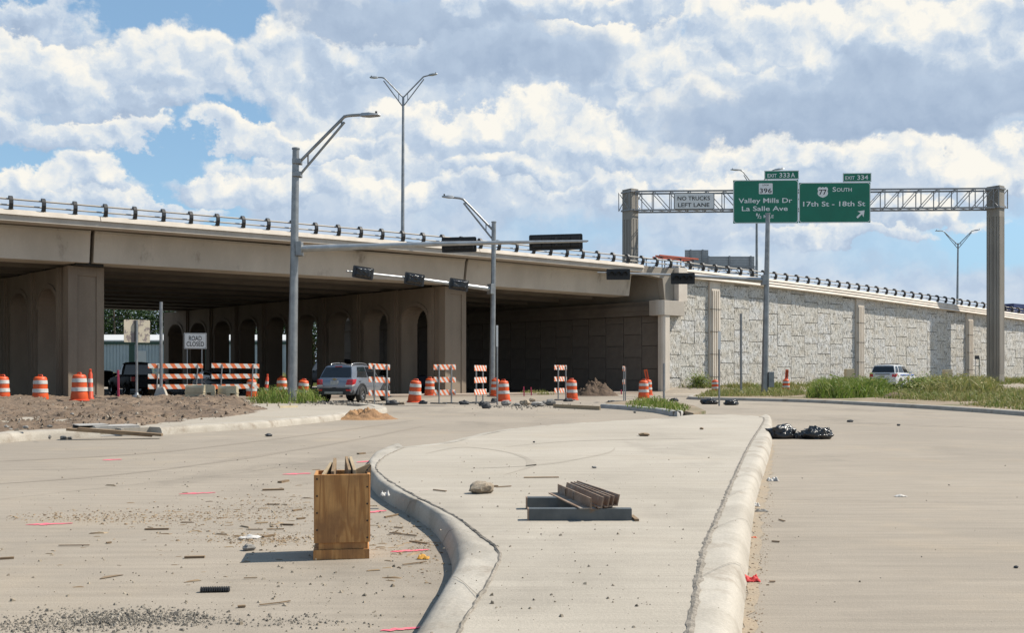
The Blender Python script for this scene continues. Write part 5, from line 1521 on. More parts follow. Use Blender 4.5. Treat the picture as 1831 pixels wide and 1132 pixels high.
# --- barricades
def barricade(label, px0, px1, py_b, py_t, slant=0.0, z=0.0, posts=(.22, .78), front=True, rails=3, gap=None, rail_h=.215, rz=0, Y=None, diag=False, two_post=True, frac=1.0):
    pc = P((px0 + px1) / 2, py_b, z)
    if Y: pc = Vector((X_at((px0 + px1) / 2, Y), Y, z))
    s = F / pc.y; w = (px1 - px0) / s / max(.25, math.cos(rz)); zt_ = CH + (HY - py_t) / s - z
    t = thing('barricade', label, 'barricade', pc, rz, 'striped work-zone barricades')
    gp_ = gap or (zt_ - .36 - rail_h) / 2
    y = -.0 
    for k in range(rails):
        zz = zt_ - rail_h / 2 - k * gp_
        b = MB(); b.box(-w / 2, w / 2, -.012, .012, -rail_h / 2, rail_h / 2); o = b.obj('rail', M_stripe_w if diag else M_stripe, t, bevel=.004); o.location = (0, 0, zz); o.rotation_euler = (0, R(rnd.uniform(-.6, .6) + slant), 0)
    yo = -.038 if front else .038
    for f in posts:
        x = -w / 2 + w * f
        b = MB(); b.beam((x, yo, 0.0), (x + (.10 if diag else 0), yo, zt_ - .03), .045, .045, up=(0, 1, 0)); b.obj('post', M_galv, t)
        b = MB(); b.beam((x, -.55, .03), (x, .55, .03), .05, .05); b.obj('foot', M_galv, t)
    return t
barricade('small striped barricade overlapping the front of the grey car', 661.5, 695, 724.5, 651, slant=2.0, posts=(.24, .84), rz=R(44))
barricade('striped barricade before the bent column with a drum at its left', 776.5, 814, 722.5, 652, rz=R(40))
barricade('narrow striped barricade left of the middle signal pole', 849, 869, 721.5, 653.5, front=False, rail_h=.235, rz=R(62))
barricade('striped barricade left of the drum near the mulch heap', 990.5, 1014, 716.5, 653.3, posts=(.26, .88), rz=R(55))
barricade('striped barricade turned almost edge on before the abutment panels', 1110.5, 1120, 719.5, 655, rails=2, gap=.57, rz=R(78), posts=(.1, .9))
barricade('long striped barricade behind the pedestal post, left of its twin', 275, 354, 713, 650.5, Y=46.5, slant=0, gap=.485, rail_h=.215, posts=(.14, .86), diag=True, z=.02, rz=R(36))
barricade('long striped barricade behind the concrete blocks, right of its twin', 386, 457, 713, 650.5, Y=46.8, slant=0, gap=.485, rail_h=.215, posts=(.17, .82), diag=True, z=.02, rz=R(36))
# --- ROAD CLOSED sign on its stand
def ground_sign(name, label, px0, px1, py0, py1, Y, zg, m, legs, cat='road sign', rz=0):
    s = F / Y; w, h = (px1 - px0) / s, (py1 - py0) / s; zc = Z_at((py0 + py1) / 2, Y)
    w /= math.cos(rz); t = thing(name, label, cat, (X_at((px0 + px1) / 2, Y), Y, zg), rz)
    b = MB(); b.prism(rrect(w, h, .04, 3), 'y', -.006, .006); o = b.obj('sheet', m, t); o.location = (0, 0, zc - zg)
    for x in legs:
        xx = (x - (px0 + px1) / 2) / s
        b = MB(); b.beam((xx, .04, 0), (xx, .04, zc - zg + h * .45), .05, .05, up=(0, 1, 0)); b.obj('post', M_galv, t)
    return t, s, zc - zg, w, h
t, s, zc, w, h = ground_sign('road_closed_sign', 'white ROAD CLOSED sign on two thin posts behind the striped barricades', 330.5, 368, 595.5, 624, 48.2, .0, M_signwhite, (335.5, 360.5), rz=R(14))
b = MB(); ring(b, rrect(w - .03, h - .03, .05), rrect(w - .07, h - .07, .035), -.012, -.007); o = b.obj('border', M_letter_k, t); o.location = (0, 0, zc)
for txt, dz, wd in (('ROAD', 4.9, 22), ('CLOSED', -5.3, 30)):
    o = link('lettering', text_mesh(txt, width=wd / s, cap=8.6 / s, mat=M_letter_k), t); o.location = (0, -.014, zc + dz / s)
for a_, c_ in (((-.30, .5), (.42, 1.2)), ((-.30, 1.2), (.42, .5))):
    b = MB(); b.beam((a_[0] + .32, .06, a_[1]), (c_[0] + .32, .06, c_[1]), .04, .02); b.obj('brace', M_galv, t)
b = MB(); b.beam((-.4, -.5, .03), (-.4, .5, .03), .05, .05); b.beam((.33, -.5, .03), (.33, .5, .03), .05, .05); b.obj('foot', M_galv, t)
# --- the bare sign seen from behind
Yb = 39.6; zb_ = .34
t, s, zc, w, h = ground_sign('bare_sign', 'bare cream sign back with worn grey patches on a steel post in the dirt', 227, 263, 572, 612.5, Yb, zb_, M_signback, (), rz=R(38))
b = MB(); b.tube([(-.03, -.06, 0), (-.03, -.06, zc + h * .46)], .048, 10); b.obj('post', M_galv, t, smooth=60)
b = MB(); b.box(-.10, .04, -.03, -.008, zc - h * .48, zc + h * .48); b.obj('stiffener', M_plate_grey, t)
b = MB(); b.lathe([(.20, -.05), (.18, .03), (.09, .06), (.06, .14)], 12, o=(-.03, -.06, 0)); b.obj('base', M_galv, t)
# --- pedestal post with cast base
Yq = 38.2; zq = .30; xq = X_at(288, Yq)
t = thing('pedestal_post', 'bare steel pedestal post on a cast square base in the dirt', 'signal post', (xq, Yq, zq))
b = MB(); b.tube([(0, 0, .3), (0, 0, Z_at(540, Yq) - zq)], .062, 12); b.obj('post', M_galv, t, smooth=60)
b = MB(); b.loft([[(-a, -a, z), (a, -a, z), (a, a, z), (-a, a, z)] for a, z in ((.20, .06), (.20, .12), (.15, .30), (.10, .42))]); b.obj('base', M_conc_new, t, bevel=.015)
b = MB(); b.box(-.34, .34, -.34, .34, -.3, .06); b.obj('footing', M_conc_new, t, bevel=.02)
# --- bare posts
def post(label, px, py0, py1, Y, z, r_=.035, m=None, name='post', cat='post', base_=False, extra=None):
    p = Vector((X_at(px, Y), Y, z)); t = thing(name, label, cat, p)
    b = MB(); b.tube([(0, 0, -.05), (0, 0, Z_at(py0, Y) - z)], r_, 10); b.obj('tube', m or M_galv, t, smooth=60)
    if base_:
        b = MB(); b.lathe([(r_ * 3.4, -.1), (r_ * 3.4, .05), (r_ * 2, .12), (r_ * 1.3, .2)], 12); b.obj('foot', M_galv, t)
    if extra:
        b = MB(); y0, y1, wdt = extra; b.box(-wdt / 2, wdt / 2, -r_ - .03, -r_ - .004, Z_at(y1, Y) - z, Z_at(y0, Y) - z); b.obj('sleeve', M_signwhite, t)
    return t
post('slim steel sign post beside the middle signal pole', 889, 582, 724, 39.5, 0, .035, extra=(582, 620, .075))
b = MB(); b.beam((.06, -.05, 0), (.06, -.05, Z_at(653, 39.5)), .10, .05, up=(0, 1, 0)); b.obj('stub_angle', M_galv, bpy.data.objects['post'])
post('short steel stake at the far end of the grassy island nose', 1187, 650, 716, 44.5, .13, .05)
post('twin-legged slim sign post on the road before the fluted pilaster', 1286, 592, 728, 38.0, 0, .035, extra=(593, 625, .10))
for dx in (-.055, .13):
    b = MB(); b.beam((dx, .02, 0), (dx * .5, .02, Z_at(656, 38)), .045, .045, up=(0, 1, 0)); b.obj('leg', M_galv, bpy.data.objects['post.002'])
post('bare grey pedestal post in the verge before the rock-faced wall', 1325, 561, 697, 55.5, .10, .066, base_=True)
post('thin green sign post before the right gantry column', 1751, 640, 680, 78, .4, .03, m=M_shed_g)
t = thing('small_sign', 'small dark sign on a thin post left of the right gantry column', 'road sign', (X_at(1747, 79), 79, .4))
b = MB(); b.box(-.18, .18, -.01, .01, Z_at(642.5, 79) - .4, Z_at(636, 79) - .4); b.obj('sheet', M_plate_grey, t)
b = MB(); b.tube([(-.1, .02, 0), (-.1, .02, Z_at(637, 79) - .4)], .025, 6); b.obj('post', M_galv, t)
for i, (px, py0, py1, z, lab) in enumerate(((212, 662, 709, .33, 'pink painted lath standing in the dirt left of the bare sign'), (107, 699, 707, .22, 'short red pipe end between the two left drums'),
      (937, 691.5, 706, .08, 'pink stake left of its twin on the pinkish pavement'), (950, 692.5, 705, .08, 'pink stake right of its twin on the pinkish pavement'), (1053, 685, 704.5, .02, 'pink stake in front of the mulch heap'), (1111, 697, 705, .02, 'faint pink stake right of the mulch heap'))):
    p = P(px, py1, z)
    t = thing('survey_stake', lab, 'stake', p, rot=(0, R(rnd.uniform(-2, 2)), 0)); hgt = (py1 - py0) * p.y / F
    b = MB(); b.cbox((0, 0, hgt / 2 - .04), (.07 if i != 4 else .06, .03, hgt + .08)); b.obj('lath', M_red if i == 1 else M_pink, t)
# --- concrete blocks with a slot
def block(label, px, py, Y, z, L_, W_, H_, rz):
    t = thing('concrete_block', label, 'concrete block', (X_at(px, Y), Y, z), rz, 'yellowish concrete blocks in the dirt')
    b = MB(); b.prism([(-W_ / 2, 0), (-.10, 0), (-.10, .20), (.10, .20), (.10, 0), (W_ / 2, 0), (W_ / 2, H_ * .8), (W_ / 2 - .07, H_), (-W_ / 2 + .07, H_), (-W_ / 2, H_ * .8)], 'x', -L_ / 2, L_ / 2)
    b.obj('body', M_block, t, bevel=.018)
    b = MB(); b.box(-L_ / 2 - .01, L_ / 2 + .01, -W_ / 2 - .012, W_ / 2 + .012, H_ * .40, H_ * .47); b.obj('ledge', M_block, t)
block('yellowish slotted concrete block nearest the pedestal post', 358, 705, 38.6, .30, 1.05, .62, .50, R(-34))
block('yellowish slotted concrete block beside its twin, nearer the grass tuft', 408, 705, 38.8, .28, .62, .55, .48, R(-42))
# --- drain inlet left open in the kerb
pa, pb = P(180, 782, 0), P(264, 779, 0)
t = thing('drain_inlet', 'unfinished kerb drain inlet with an open dark slot beside the dirt', 'drain', (pa.x, pa.y, 0))
def ib(x0, x1, y0, y1, z0, z1, nm, m, **kw):
    b = MB(); d = (pb - pa); d.z = 0; ln = d.length; d.normalize(); n = Vector((-d.y, d.x, 0))
    q = lambda x, y, z: pa + d * (x * ln) + n * y + Vector((0, 0, z))
    b.hexa([q(x0, y0, z0), q(x1, y0, z0), q(x1, y1, z0), q(x0, y1, z0), q(x0, y0, z1), q(x1, y0, z1), q(x1, y1, z1), q(x0, y1, z1)]); return wobj(b, nm, m, t, **kw)
ib(.02, .98, .10, 1.0, .001, .02, 'floor', M_kerb_grey); ib(.02, .98, .42, .55, .02, .16, 'rear_wall', M_kerb_grey)
ib(.0, .97, .44, 1.0, .161, .19, 'lid', M_kerb_grey, bevel=.01); ib(.44, .50, .05, .42, .02, .15, 'divider', M_kerb, bevel=.01)
ib(-.30, .35, .60, 1.15, .191, .215, 'top_slab', M_kerb_grey, bevel=.01)
for lab, x0, y0, x1, y1, z0, z1 in (('long weathered plank lying slanted across the open drain inlet', 120, 768, 272, 779, .195, .06), ('second long plank beside the first across the drain inlet', 140, 767, 290, 778, .20, .07)):
    a_, c_ = P(x0, y0, z0), P(x1, y1, z1)
    t = thing('plank', lab, 'plank', a_)
    b = MB(); b.beam(a_, c_, .20, .045); wobj(b, 'board', M_wood, t)
# --- police cones etc. utility cabinets in the weeds before the wall
for lab, px, py0, py1, Y in (('tan concrete stub in the weeds left of the police car', 1518.5, 660, 690, 72), ('tan concrete stub in the weeds where the column shadow falls', 1694, 661, 690, 77)):
    z = terr(X_at(px, Y), Y); t = thing('concrete_stub', lab, 'concrete post', (X_at(px, Y), Y, z))
    hgt = Z_at(py0, Y) - z; b = MB(); b.box(-.30, .30, -.25, .25, -.1, hgt); b.obj('body', M_block, t, bevel=.03)

# --- plywood box with offcuts standing in it
c0 = P(604, 1001, 0); s0 = F / c0.y
WB = 99.5 / s0; HB = 152 / s0
zt0 = .06; rzb = R(9.0)
t = thing('plywood_box', 'tall open plywood box standing on the road before the curving kerb', 'wooden box', (c0.x, c0.y + WB / 2, 0), rzb)
zb1 = 32 / s0
def bpanel(x0, x1, y0, y1, z0, z1, nm='panel', m=M_ply):
    b = MB(); b.cbox((0, 0, 0), (x1 - x0, y1 - y0, z1 - z0)); o = b.obj(nm, m, t, bevel=.002); o.location = ((x0 + x1) / 2, (y0 + y1) / 2, (z0 + z1) / 2); return o
hw = WB / 2; tk = .018; zb1 = 30 / s0
bpanel(-hw, hw - .004, -hw - .002, -hw + tk, zb1, HB); bpanel(-hw, hw, hw - tk, hw, zb1, HB - .004)
bpanel(-hw, -hw + tk, -hw + tk + .001, hw - tk - .001, zb1, HB - .002); bpanel(hw - tk, hw, -hw + tk + .001, hw - tk - .001, zb1, HB - .003)
bpanel(-hw + .03, hw - .016, -hw + .008, hw - .01, 18 / s0, zb1 - .001, 'lower_frame', M_ply)
bpanel(-hw - .004, hw - .006, -hw - .004, hw - .006, 0, 18 / s0 - .001, 'base_plank', M_ply)
for k in range(9):
    b = MB(); b.lathe([(.0, 0), (.006, 0), (.006, .004), (.0, .004)], 8); o = b.obj('nail_head', M_rubber, t)
    o.rotation_euler = (R(90), 0, 0); o.location = ((-hw + .02) if k % 2 else (hw - .02), -hw - .002, zb1 + .03 + .055 * k)
BT = Vector(t.location)
def offcut(lab, px, z0, h, w, y, rz, tilt, m=M_wood_l):
    x = (px - 604) / s0
    t_ = thing('wood_offcut', lab, 'wood offcut', BT + Matrix.Rotation(rzb, 3, 'Z') @ Vector((x, y, z0)), rot=(R(tilt), 0, rz + rzb), group='wood offcuts standing in the plywood box')
    b = MB(); b.add([(-w / 2, -.010, 0), (w / 2, -.010, 0), (w / 2, .010, 0), (-w / 2, .010, 0), (-w / 2, -.010, h * .78), (w / 2, -.010, h), (w / 2, .010, h), (-w / 2, .010, h * .78)], [(3, 2, 1, 0), (4, 5, 6, 7), (0, 1, 5, 4), (1, 2, 6, 5), (2, 3, 7, 6), (3, 0, 4, 7)])
    b.obj('board', m, t_, bevel=.002)
offcut('pale offcut board leaning at the left inside the plywood box', 571, .30, .31, .15, .02, R(72), 4)
offcut('grey offcut board second from the left in the plywood box', 588, .30, .335, .19, .03, R(86), 0, M_wood)
offcut('grey sharp offcut board right of the middle in the plywood box', 611, .30, .345, .17, .04, R(98), 2, M_wood)
offcut('pale sharp offcut board fourth from the left in the plywood box', 625, .30, .345, .17, .02, R(99), -2)
offcut('short lumber block in the right back corner of the plywood box', 637, .35, .25, .13, .09, R(5), 0)
offcut('small dark splinter at the right corner of the plywood box', 649, .40, .20, .035, -.02, R(20), 6, M_wood)
# loose stone by the end of the box's shadow
def rock_mesh(seed, m, w, d, h, n=14, rough=.35, name='stone', facet=True):
    b = MB(); rings = []
    for j in range(1, n // 2 + 1):
        th = math.pi * j / (n // 2 + 1); r_ = []
        for i in range(n):
            ph = 2 * math.pi * i / n
            v = Vector((math.sin(th) * math.cos(ph), math.sin(th) * math.sin(ph), math.cos(th)))
            k = 1 + rough * mnoise.noise(v * 1.4 + Vector((seed, 0, 0))) + rough * .5 * mnoise.noise(v * 3.3 + Vector((seed, 3, 0)))
            r_.append((v.x * k * w / 2, v.y * k * d / 2, (v.z * k * .5 + .42) * h))
        rings.append(r_)
    b.loft(rings)
    return b.mesh(name, m, smooth=30 if facet else 180)
def rock(label, px, py, wpx, hpx, m, z=0.0, seed=None, group=None, name='stone', cat='stone', dz=0):
    p = P(px, py, z); s = F / p.y; w, h = wpx / s, hpx / s
    o = link(name, rock_mesh(seed if seed is not None else px * .37, m, w, w * .75, h, name=name)); o.location = (p.x, p.y + w * .3, z + dz); o.rotation_euler = (0, 0, rnd.uniform(-.4, .4))
    tag(o, label, cat, group); return o
rock('tan rough rock lying on the island pavement left of the steel pile', 860, 884, 45, 23, M_rock_tan, z=HI, seed=4.2)
rock('small grey stone at the end of the plywood box shadow', 443, 986, 23, 13, M_rock, seed=1.3)

# --- steel tubes and angle irons on the island
def sp(px, py, z=HI): return P(px, py, z)
a_, c_ = sp(946, 931), sp(1129, 931)
TH_ = .088
for lab, (x0, x1, yb) in (('dark steel square tube nearest the camera under the angle irons', (946, 1129.5, 931.5)), ('dark steel square tube behind the other, half under the angle irons', (943, 1095, 911.5))):
    p0, p1 = sp(x0, yb), sp(x1, yb - .3)
    hgt = 21.0 / (F / p0.y)
    t = thing('steel_tube', lab, 'steel tube', p0, group='steel pieces piled on the island')
    b = MB(); y0, dpt = p0.y, hgt * .95
    for yy0, yy1, z0, z1 in ((0, .006, 0, hgt), (dpt - .006, dpt, 0, hgt), (.0065, dpt - .0065, 0, .006), (.0065, dpt - .0065, hgt - .006, hgt)):
        b.box(p0.x, p1.x, y0 + yy0, y0 + yy1, HI + z0, HI + z1)
    wobj(b, 'tube_wall', M_steel_d, t)
    b = MB(); b.box(p0.x - .012, p0.x, y0 - .004, y0 + dpt + .004, HI, HI + hgt + .002); wobj(b, 'end_plate', M_rust, t, bevel=.003)
    if lab.endswith('under the angle irons') and 'nearest' in lab: TH_ = hgt; YF = y0
p0 = sp(1000, 912); zA = HI + TH_ + .003
s1 = F / 7.5
labs = ['pale rusty angle iron nearest the camera, lying across the two tubes', 'second angle iron in the pile on the tubes', 'third angle iron in the pile on the tubes', 'fourth angle iron in the pile on the tubes', 'rusty angle iron farthest back in the pile']
# each runs from upper left (far) to lower right (near)
for i, (xa, xb, leg, far) in enumerate(((999, 1058, .068, .90), (1012, 1077, .070, 1.0), (1019, 1088, .070, 1.02), (1025, 1096, .068, 1.02), (1030, 1105, .074, 1.0))):
    ya_, yb_ = YF + far, YF - .03 + .02 * i
    zz_ = zA + .003 * i
    A = Vector((X_at(xa, ya_), ya_, zz_)); B_ = Vector((X_at(xb, yb_), yb_, zz_))
    d = (B_ - A).normalized(); sd_ = Vector((-d.y, d.x, 0)).normalized()
    if sd_.x < 0: sd_ = -sd_
    t = thing('angle_iron', labs[i], 'angle iron', A, group='steel pieces piled on the island')
    b = MB(); th = .009; lw = leg * (1.25 if i == 0 else .42)
    up = Vector((0, 0, 1)); tl = (up * .97 + sd_ * .22 * (i > 0)).normalized()
    b.hexa([A - sd_ * lw, A, B_, B_ - sd_ * lw, A - sd_ * lw + up * th, A + up * th, B_ + up * th, B_ - sd_ * lw + up * th])
    wobj(b, 'flange', M_rust, t)
    b = MB(); A2, B2 = A + up * (th + .0005), B_ + up * (th + .0005)
    b.hexa([A2 - sd_ * th, A2, B2, B2 - sd_ * th, A2 - sd_ * th + tl * leg, A2 + tl * leg, B2 + tl * leg, B2 - sd_ * th + tl * leg])
    wobj(b, 'web', M_rust, t)
    if i == 0:
        for f in (.28, .52):
            b = MB(); pm_ = A.lerp(B_, f) - sd_ * .012 + up * (leg * .5); b.cbox(pm_, (.012, .012, leg * .9)); wobj(b, 'weld_bar', M_rust, t)
t = thing('wood_scrap', 'stubby wood piece at the right end of the near steel tube', 'wood scrap', sp(1133, 929))
b = MB(); b.beam(sp(1129, 925), sp(1139, 933), .03, .035); wobj(b, 'splinter', M_wood, t)
t = thing('wood_scrap', 'thin grey stick on the island beyond the steel pile', 'wood scrap', sp(968, 855))
b = MB(); b.beam(sp(937, 855), sp(999, 854.5), .04, .02); wobj(b, 'stick', M_wood, t)

# --- black trash bags
def bag(label, px, py, wpx, hpx, seed, z=0.0, group='black plastic bags lying on the road', name='trash_bag', cat='trash bag', m=None, thick=1.0):
    p = P(px, py, z); s = F / p.y; w, h = wpx / s, hpx / s
    b = MB(); n = 40; rings = []
    for j in range(1, 17):
        th_ = math.pi * j / 17; r_ = []
        for i in range(n):
            ph = 2 * math.pi * i / n
            v = Vector((math.sin(th_) * math.cos(ph), math.sin(th_) * math.sin(ph), math.cos(th_)))
            k = 1 + .30 * mnoise.noise(v * 1.6 + Vector((seed, 0, 0))) + .28 * (abs(mnoise.noise(v * 3.2 + Vector((seed, 5, 0)))) - .25) + .17 * (abs(mnoise.noise(v * 7.5 + Vector((seed, 9, 0)))) - .2)
            r_.append((v.x * k * w / 2, v.y * k * w * .32 * thick, max(0, (v.z * .62 + .38) * k * h)))
        rings.append(r_)
    b.loft(rings)
    o = b.obj(name, m or M_bag, smooth=50); o.location = (p.x, p.y + w * .25, z); tag(o, label, cat, group); return o
bag('crumpled black plastic bag on the road against the island kerb', 1402, 785.5, 54, 24, 3.1)
bag('small dark lump of plastic between the two black bags', 1430, 785.5, 18, 12, 8.4)
bag('flatter torn black plastic bag on the road, farther from the kerb', 1464, 786, 58, 21, 11.7)
bag('black plastic bag lying behind the slim twin-legged post', 1309, 725, 26, 10, 5.2, z=0)
bag('black plastic bag lying left of the slim twin-legged post', 1270, 723.5, 30, 9, 6.9, z=0)
# sandbags at the feet of barricades
for i, (px, py, w, h, lab) in enumerate(((700, 725, 24, 9, 'dark sandbag at the foot of the barricade by the grey car'), (756, 723, 15, 6, 'dark sandbag left of the barricade before the column'), (830, 724, 19, 7, 'dark sandbag between two barricades'),
      (864, 726.5, 17, 8, 'dark sandbag under the narrow barricade'), (869.5, 731, 16, 8.5, 'dark sandbag lying forward of the narrow barricade'), (883, 720.5, 11, 8, 'dark sandbag against the drums by the signal pole'), (1016, 718.5, 17, 6, 'dark sandbag at the barricade left of the drum near the mulch'),
      (1094, 721.5, 17, 5, 'dark sandbag left of the edge-on barricade'), (1206, 718.5, 15, 6, 'dark sandbag at the right end of the grassy nose'), (1160, 717.5, 16, 5, 'dark sandbag behind the grassy nose'))):
    bag(lab, px, py, w, h, 20 + i * 3.3, group='dark sandbags weighing down the barricades', name='sandbag', cat='sandbag', m=M_rock_dark, z=.13 if i > 7 else 0)
# broken concrete
for i, (px, py, w, h, m_, lab) in enumerate(((905, 726, 19, 11, M_rock, 'crumpled grey lump right of the drums'), (938, 726, 22, 12, M_rock_tan, 'tan broken concrete chunk left of the grey one'), (952, 719, 12, 8, M_rock_tan, 'small tan chunk on top of the rubble line'), (962, 727, 24, 9, M_rock, 'flat grey broken concrete slab in the rubble line'),
      (985, 726, 20, 13, M_rock, 'grey broken concrete chunk at the right end of the rubble line'), (973, 724, 11, 8, M_rock, 'small grey chunk between two slabs of rubble'), (925, 726.5, 12, 6, M_rock, 'small rubble chunk by the tan one'), (1000, 727, 12, 5, M_rock, 'flat rubble bit at the start of the timber edge'),
      (718, 724, 13, 7, M_rock_tan, 'tan stone right of the barricade by the grey car'), (1521.5, 755.5, 11, 5, M_rock_dark, 'dark stone on the right road beyond the black bags'), (1607.5, 762, 6, 4, M_rock_dark, 'small dark stone on the right road, right of the larger one'), (1063, 838, 9, 4.5, M_rock, 'small grey stone on the island beyond the steel pile'),
      (1255, 768.5, 7, 4, M_wood, 'small brown crumb on the island near the straight kerb'), (1152, 780.5, 20, 6.5, M_wood, 'crumpled brown leafy scrap on the far island'), (480, 781, 13, 6, M_rock_dark, 'black lump on the left road below the signal pole'), (1818, 1017, 9, 5, M_rock_dark, 'small dark lump on the right road near the picture edge'),
      (1135, 739, 5, 3.5, M_rock_dark, 'tiny dark stone on the road before the grey kerb'), (955, 792, 4, 3, M_rock_dark, 'tiny dark stone on the far island edge'))):
    rock(lab, px, py, w, h, m_, z=HI if 950 < px < 1300 and py > 750 else 0, seed=i * 1.9 + .6, name='stone', cat='stone')
for i, (px, py, w, h) in enumerate(((62, 787, 10, 9), (86, 786, 9, 9), (112, 786.5, 13, 8), (124, 786, 9, 6), (17, 772, 9, 6), (25, 763, 8, 6), (75, 763, 11, 6), (44, 767, 10, 6), (38, 757, 8, 5), (88, 765, 10, 5), (10, 765, 8, 5), (105, 769, 9, 6), (60, 770, 8, 5), (128, 742, 7, 4), (165, 724, 6, 4))):
    low = py > 780; z = 0 if low else (ground_z(*P(px, py, .15)[:2]))
    rock('grey stone lying in the road gutter below the left kerb' if low else 'grey stone lying on the churned dirt behind the left kerb', px, py, w, h, M_rock, z=z - (.01 if not low else 0), seed=i * 2.3 + 9, group='grey stones in the gutter' if low else 'grey stones on the dirt')
# timber edge
t = thing('timber_form', 'weathered timber form board lying in front of the grey kerb piece', 'timber', P(1030, 728, 0))
b = MB(); b.beam(P(990, 726.5, .06), P(1073, 730.5, .06), .05, .15); wobj(b, 'board', M_wood_l, t)
t = thing('timber_form', 'short yellow form board with pegs by the grass tuft', 'timber', P(510, 728, .14))
b = MB(); b.beam(P(500, 728, .17), P(532, 727, .17), .04, .07); wobj(b, 'board', M_block, t)
for px in (446, 478, 498, 519):
    b = MB(); p = P(px, 727, .14); b.cbox(p + Vector((0, 0, .06)), (.05, .03, .16)); wobj(b, 'peg', M_block, t)

# --- loose debris on the road
wl_ = [  # px0, py0, px1, py1, thickness px
    (469, 876.5, 508, 875.5, 4), (500, 863, 514, 860, 5), (477, 902, 500, 902, 2), (523, 913, 540, 911, 2.5), (531, 928, 545, 926.5, 3), (502, 938, 525, 938.5, 3), (260, 946.5, 302, 946, 3), (330, 997, 366, 996, 4.5), (0, 999, 25, 997.5, 4), (105, 975.5, 160, 975, 1.6),
    (443, 947, 470, 947, 1.8), (478, 947, 508, 946, 1.8), (470, 960, 489, 957, 3.6), (425, 1085, 439, 1084, 4), (464, 1082, 500, 1078, 2), (500, 1078, 519, 1075, 2), (190, 971, 199, 970, 3), (697, 953, 745, 958, 2), (705, 943, 720, 944, 2), (733, 968, 765, 972, 2.4), (688, 925, 712, 920, 2.4), (720, 1010, 760, 1005, 1.8), (436, 1034, 460, 1033, 1.6),
    (640, 812, 652, 811, 4), (1393, 929, 1403, 932, 1.8), (1380, 968, 1394, 969, 2.5), (1376, 1040, 1386, 1040, 2.5), (880, 870, 890, 869.5, 3.5), (888, 871, 914, 869.5, 1.8), (775, 876, 798, 878.5, 2)]
for px0, py0, px1, py1, th in wl_:
    z = HI if 740 < px0 < 1300 and py0 < 900 else 0
    a_, c_ = P(px0, py0, z + .008), P(px1, py1, z + .008); s = F / a_.y
    b = MB(); b.beam(a_, c_, th / s * 1.6, th / s * .8)
    o = b.obj('wood_scrap', M_wood); off = Vector(o.data.vertices[0].co)
    o.data.transform(Matrix.Translation(-off)); o.location = off
    if z: tag(o, 'thin wood scrap lying near the tan rock on the island', 'wood scrap', 'wood scraps on the island')
    elif px0 > 1300: tag(o, 'short wood scrap in the gutter sand right of the straight kerb', 'wood scrap', 'wood scraps by the straight kerb')
    elif px0 > 660: tag(o, 'thin wood splinter between the plywood box and the curving kerb', 'wood scrap', 'wood scraps by the curving kerb')
    else: tag(o, 'brown wood splinter on the dusty road left of the plywood box', 'wood scrap', 'wood scraps on the left road')
# threaded bar
a_, c_ = P(358, 1056, .012), P(411, 1055, .012); s = F / a_.y
t = thing('threaded_bar', 'black threaded bar lying on the road below the plywood box shadow', 'threaded bar', a_)
b = MB(); b.tube([a_, c_], .008, 8); wobj(b, 'core', M_black, t)
b = MB(); d_ = (c_ - a_).normalized()
for k in range(13):
    q_ = a_.lerp(c_, (k + .5) / 13); b.tube([q_ - d_ * .0035, q_ + d_ * .0035], .019, 8)
wobj(b, 'thread', M_black, t); t.children[-1]['kind'] = 'stuff'
# pink marking paint
for i, (x0, y0, x1, y1, th, lab) in enumerate(((183, 823, 218, 821.5, 2.4, 'faint pink dash nearest the left kerb'), (320, 883.5, 385, 881, 2.6, 'pink dash halfway between left kerb and plywood box'), (46, 938.5, 130, 936, 3.4, 'pink dash beside the gravel streak at the left'),
      (505, 848.5, 556, 846.5, 2.6, 'pink dash touching the left top of the plywood box'), (638, 827, 668, 824, 2.2, 'faint pink dash at the tip of the island'), (656, 917, 690, 913, 3, 'pink dash between plywood box and kerb'), (698, 987, 768, 983, 4.0, 'pink dash right of the foot of the plywood box'), (680, 1128, 757, 1122, 6, 'bright pink dash at the bottom by the curving kerb'))):
    a_, c_ = P(x0, y0, .004), P(x1, y1, .004); b = MB(); n = 14; vs = []; dv = (c_ - a_).normalized(); nv = Vector((-dv.y, dv.x, 0))
    for k in range(n + 1):
        p = a_.lerp(c_, k / n); s = F / p.y; w_ = th * p.y / CH / s * .55 * (.45 + .9 * abs(mnoise.noise((k * .9, i * 3, 0)))) * min(1, .3 + 3 * min(k, n - k) / n)
        o_ = nv * .02 * mnoise.noise((k * .5, i, 2)); vs += [p + nv * w_ + o_, p - nv * w_ + o_]
    b.add(vs, [(2 * k, 2 * k + 1, 2 * k + 3, 2 * k + 2) for k in range(n)])
    o = b.obj('paint_mark', M_pinkline); o.data.transform(Matrix.Translation(-a_)); o.location = a_; tag(o, lab, 'paint mark', 'pink paint marks on the road')
# litter
def litter(label, px, py, wpx, hpx, m, seed, z=0.0, name='litter', cat='litter'):
    p = P(px, py, z); s = F / p.y; w, h = wpx / s, hpx / s; b = MB()
    def fn(u, v):
        x, y = (u - .5) * w, (v - .5) * w * .7; e = min(u, 1 - u, v, 1 - v)
        return (x + .1 * w * mnoise.noise((v * 4, seed, 0)), y + .1 * w * mnoise.noise((u * 4, seed, 3)), .003 + h * (.35 + .8 * mnoise.noise((u * 3.2 + seed, v * 3.2, seed))) * sstep(e, 0, .15) + h * .25 * abs(mnoise.noise((u * 8, v * 8, seed))))
    b.grid(14, 12, fn); o = b.obj(name, m, smooth=180, fix=False); o.location = (p.x, p.y + w * .2, z); tag(o, label, cat); return o
litter('crumpled red cloth on the road at the foot of the straight kerb', 1344, 1042, 30, 15, M_redcloth, 2.5, name='red_cloth', cat='cloth')
litter('crumpled white wrapper on the road right of the straight kerb', 1383, 861, 20, 8, M_whitelitter, 7.1)
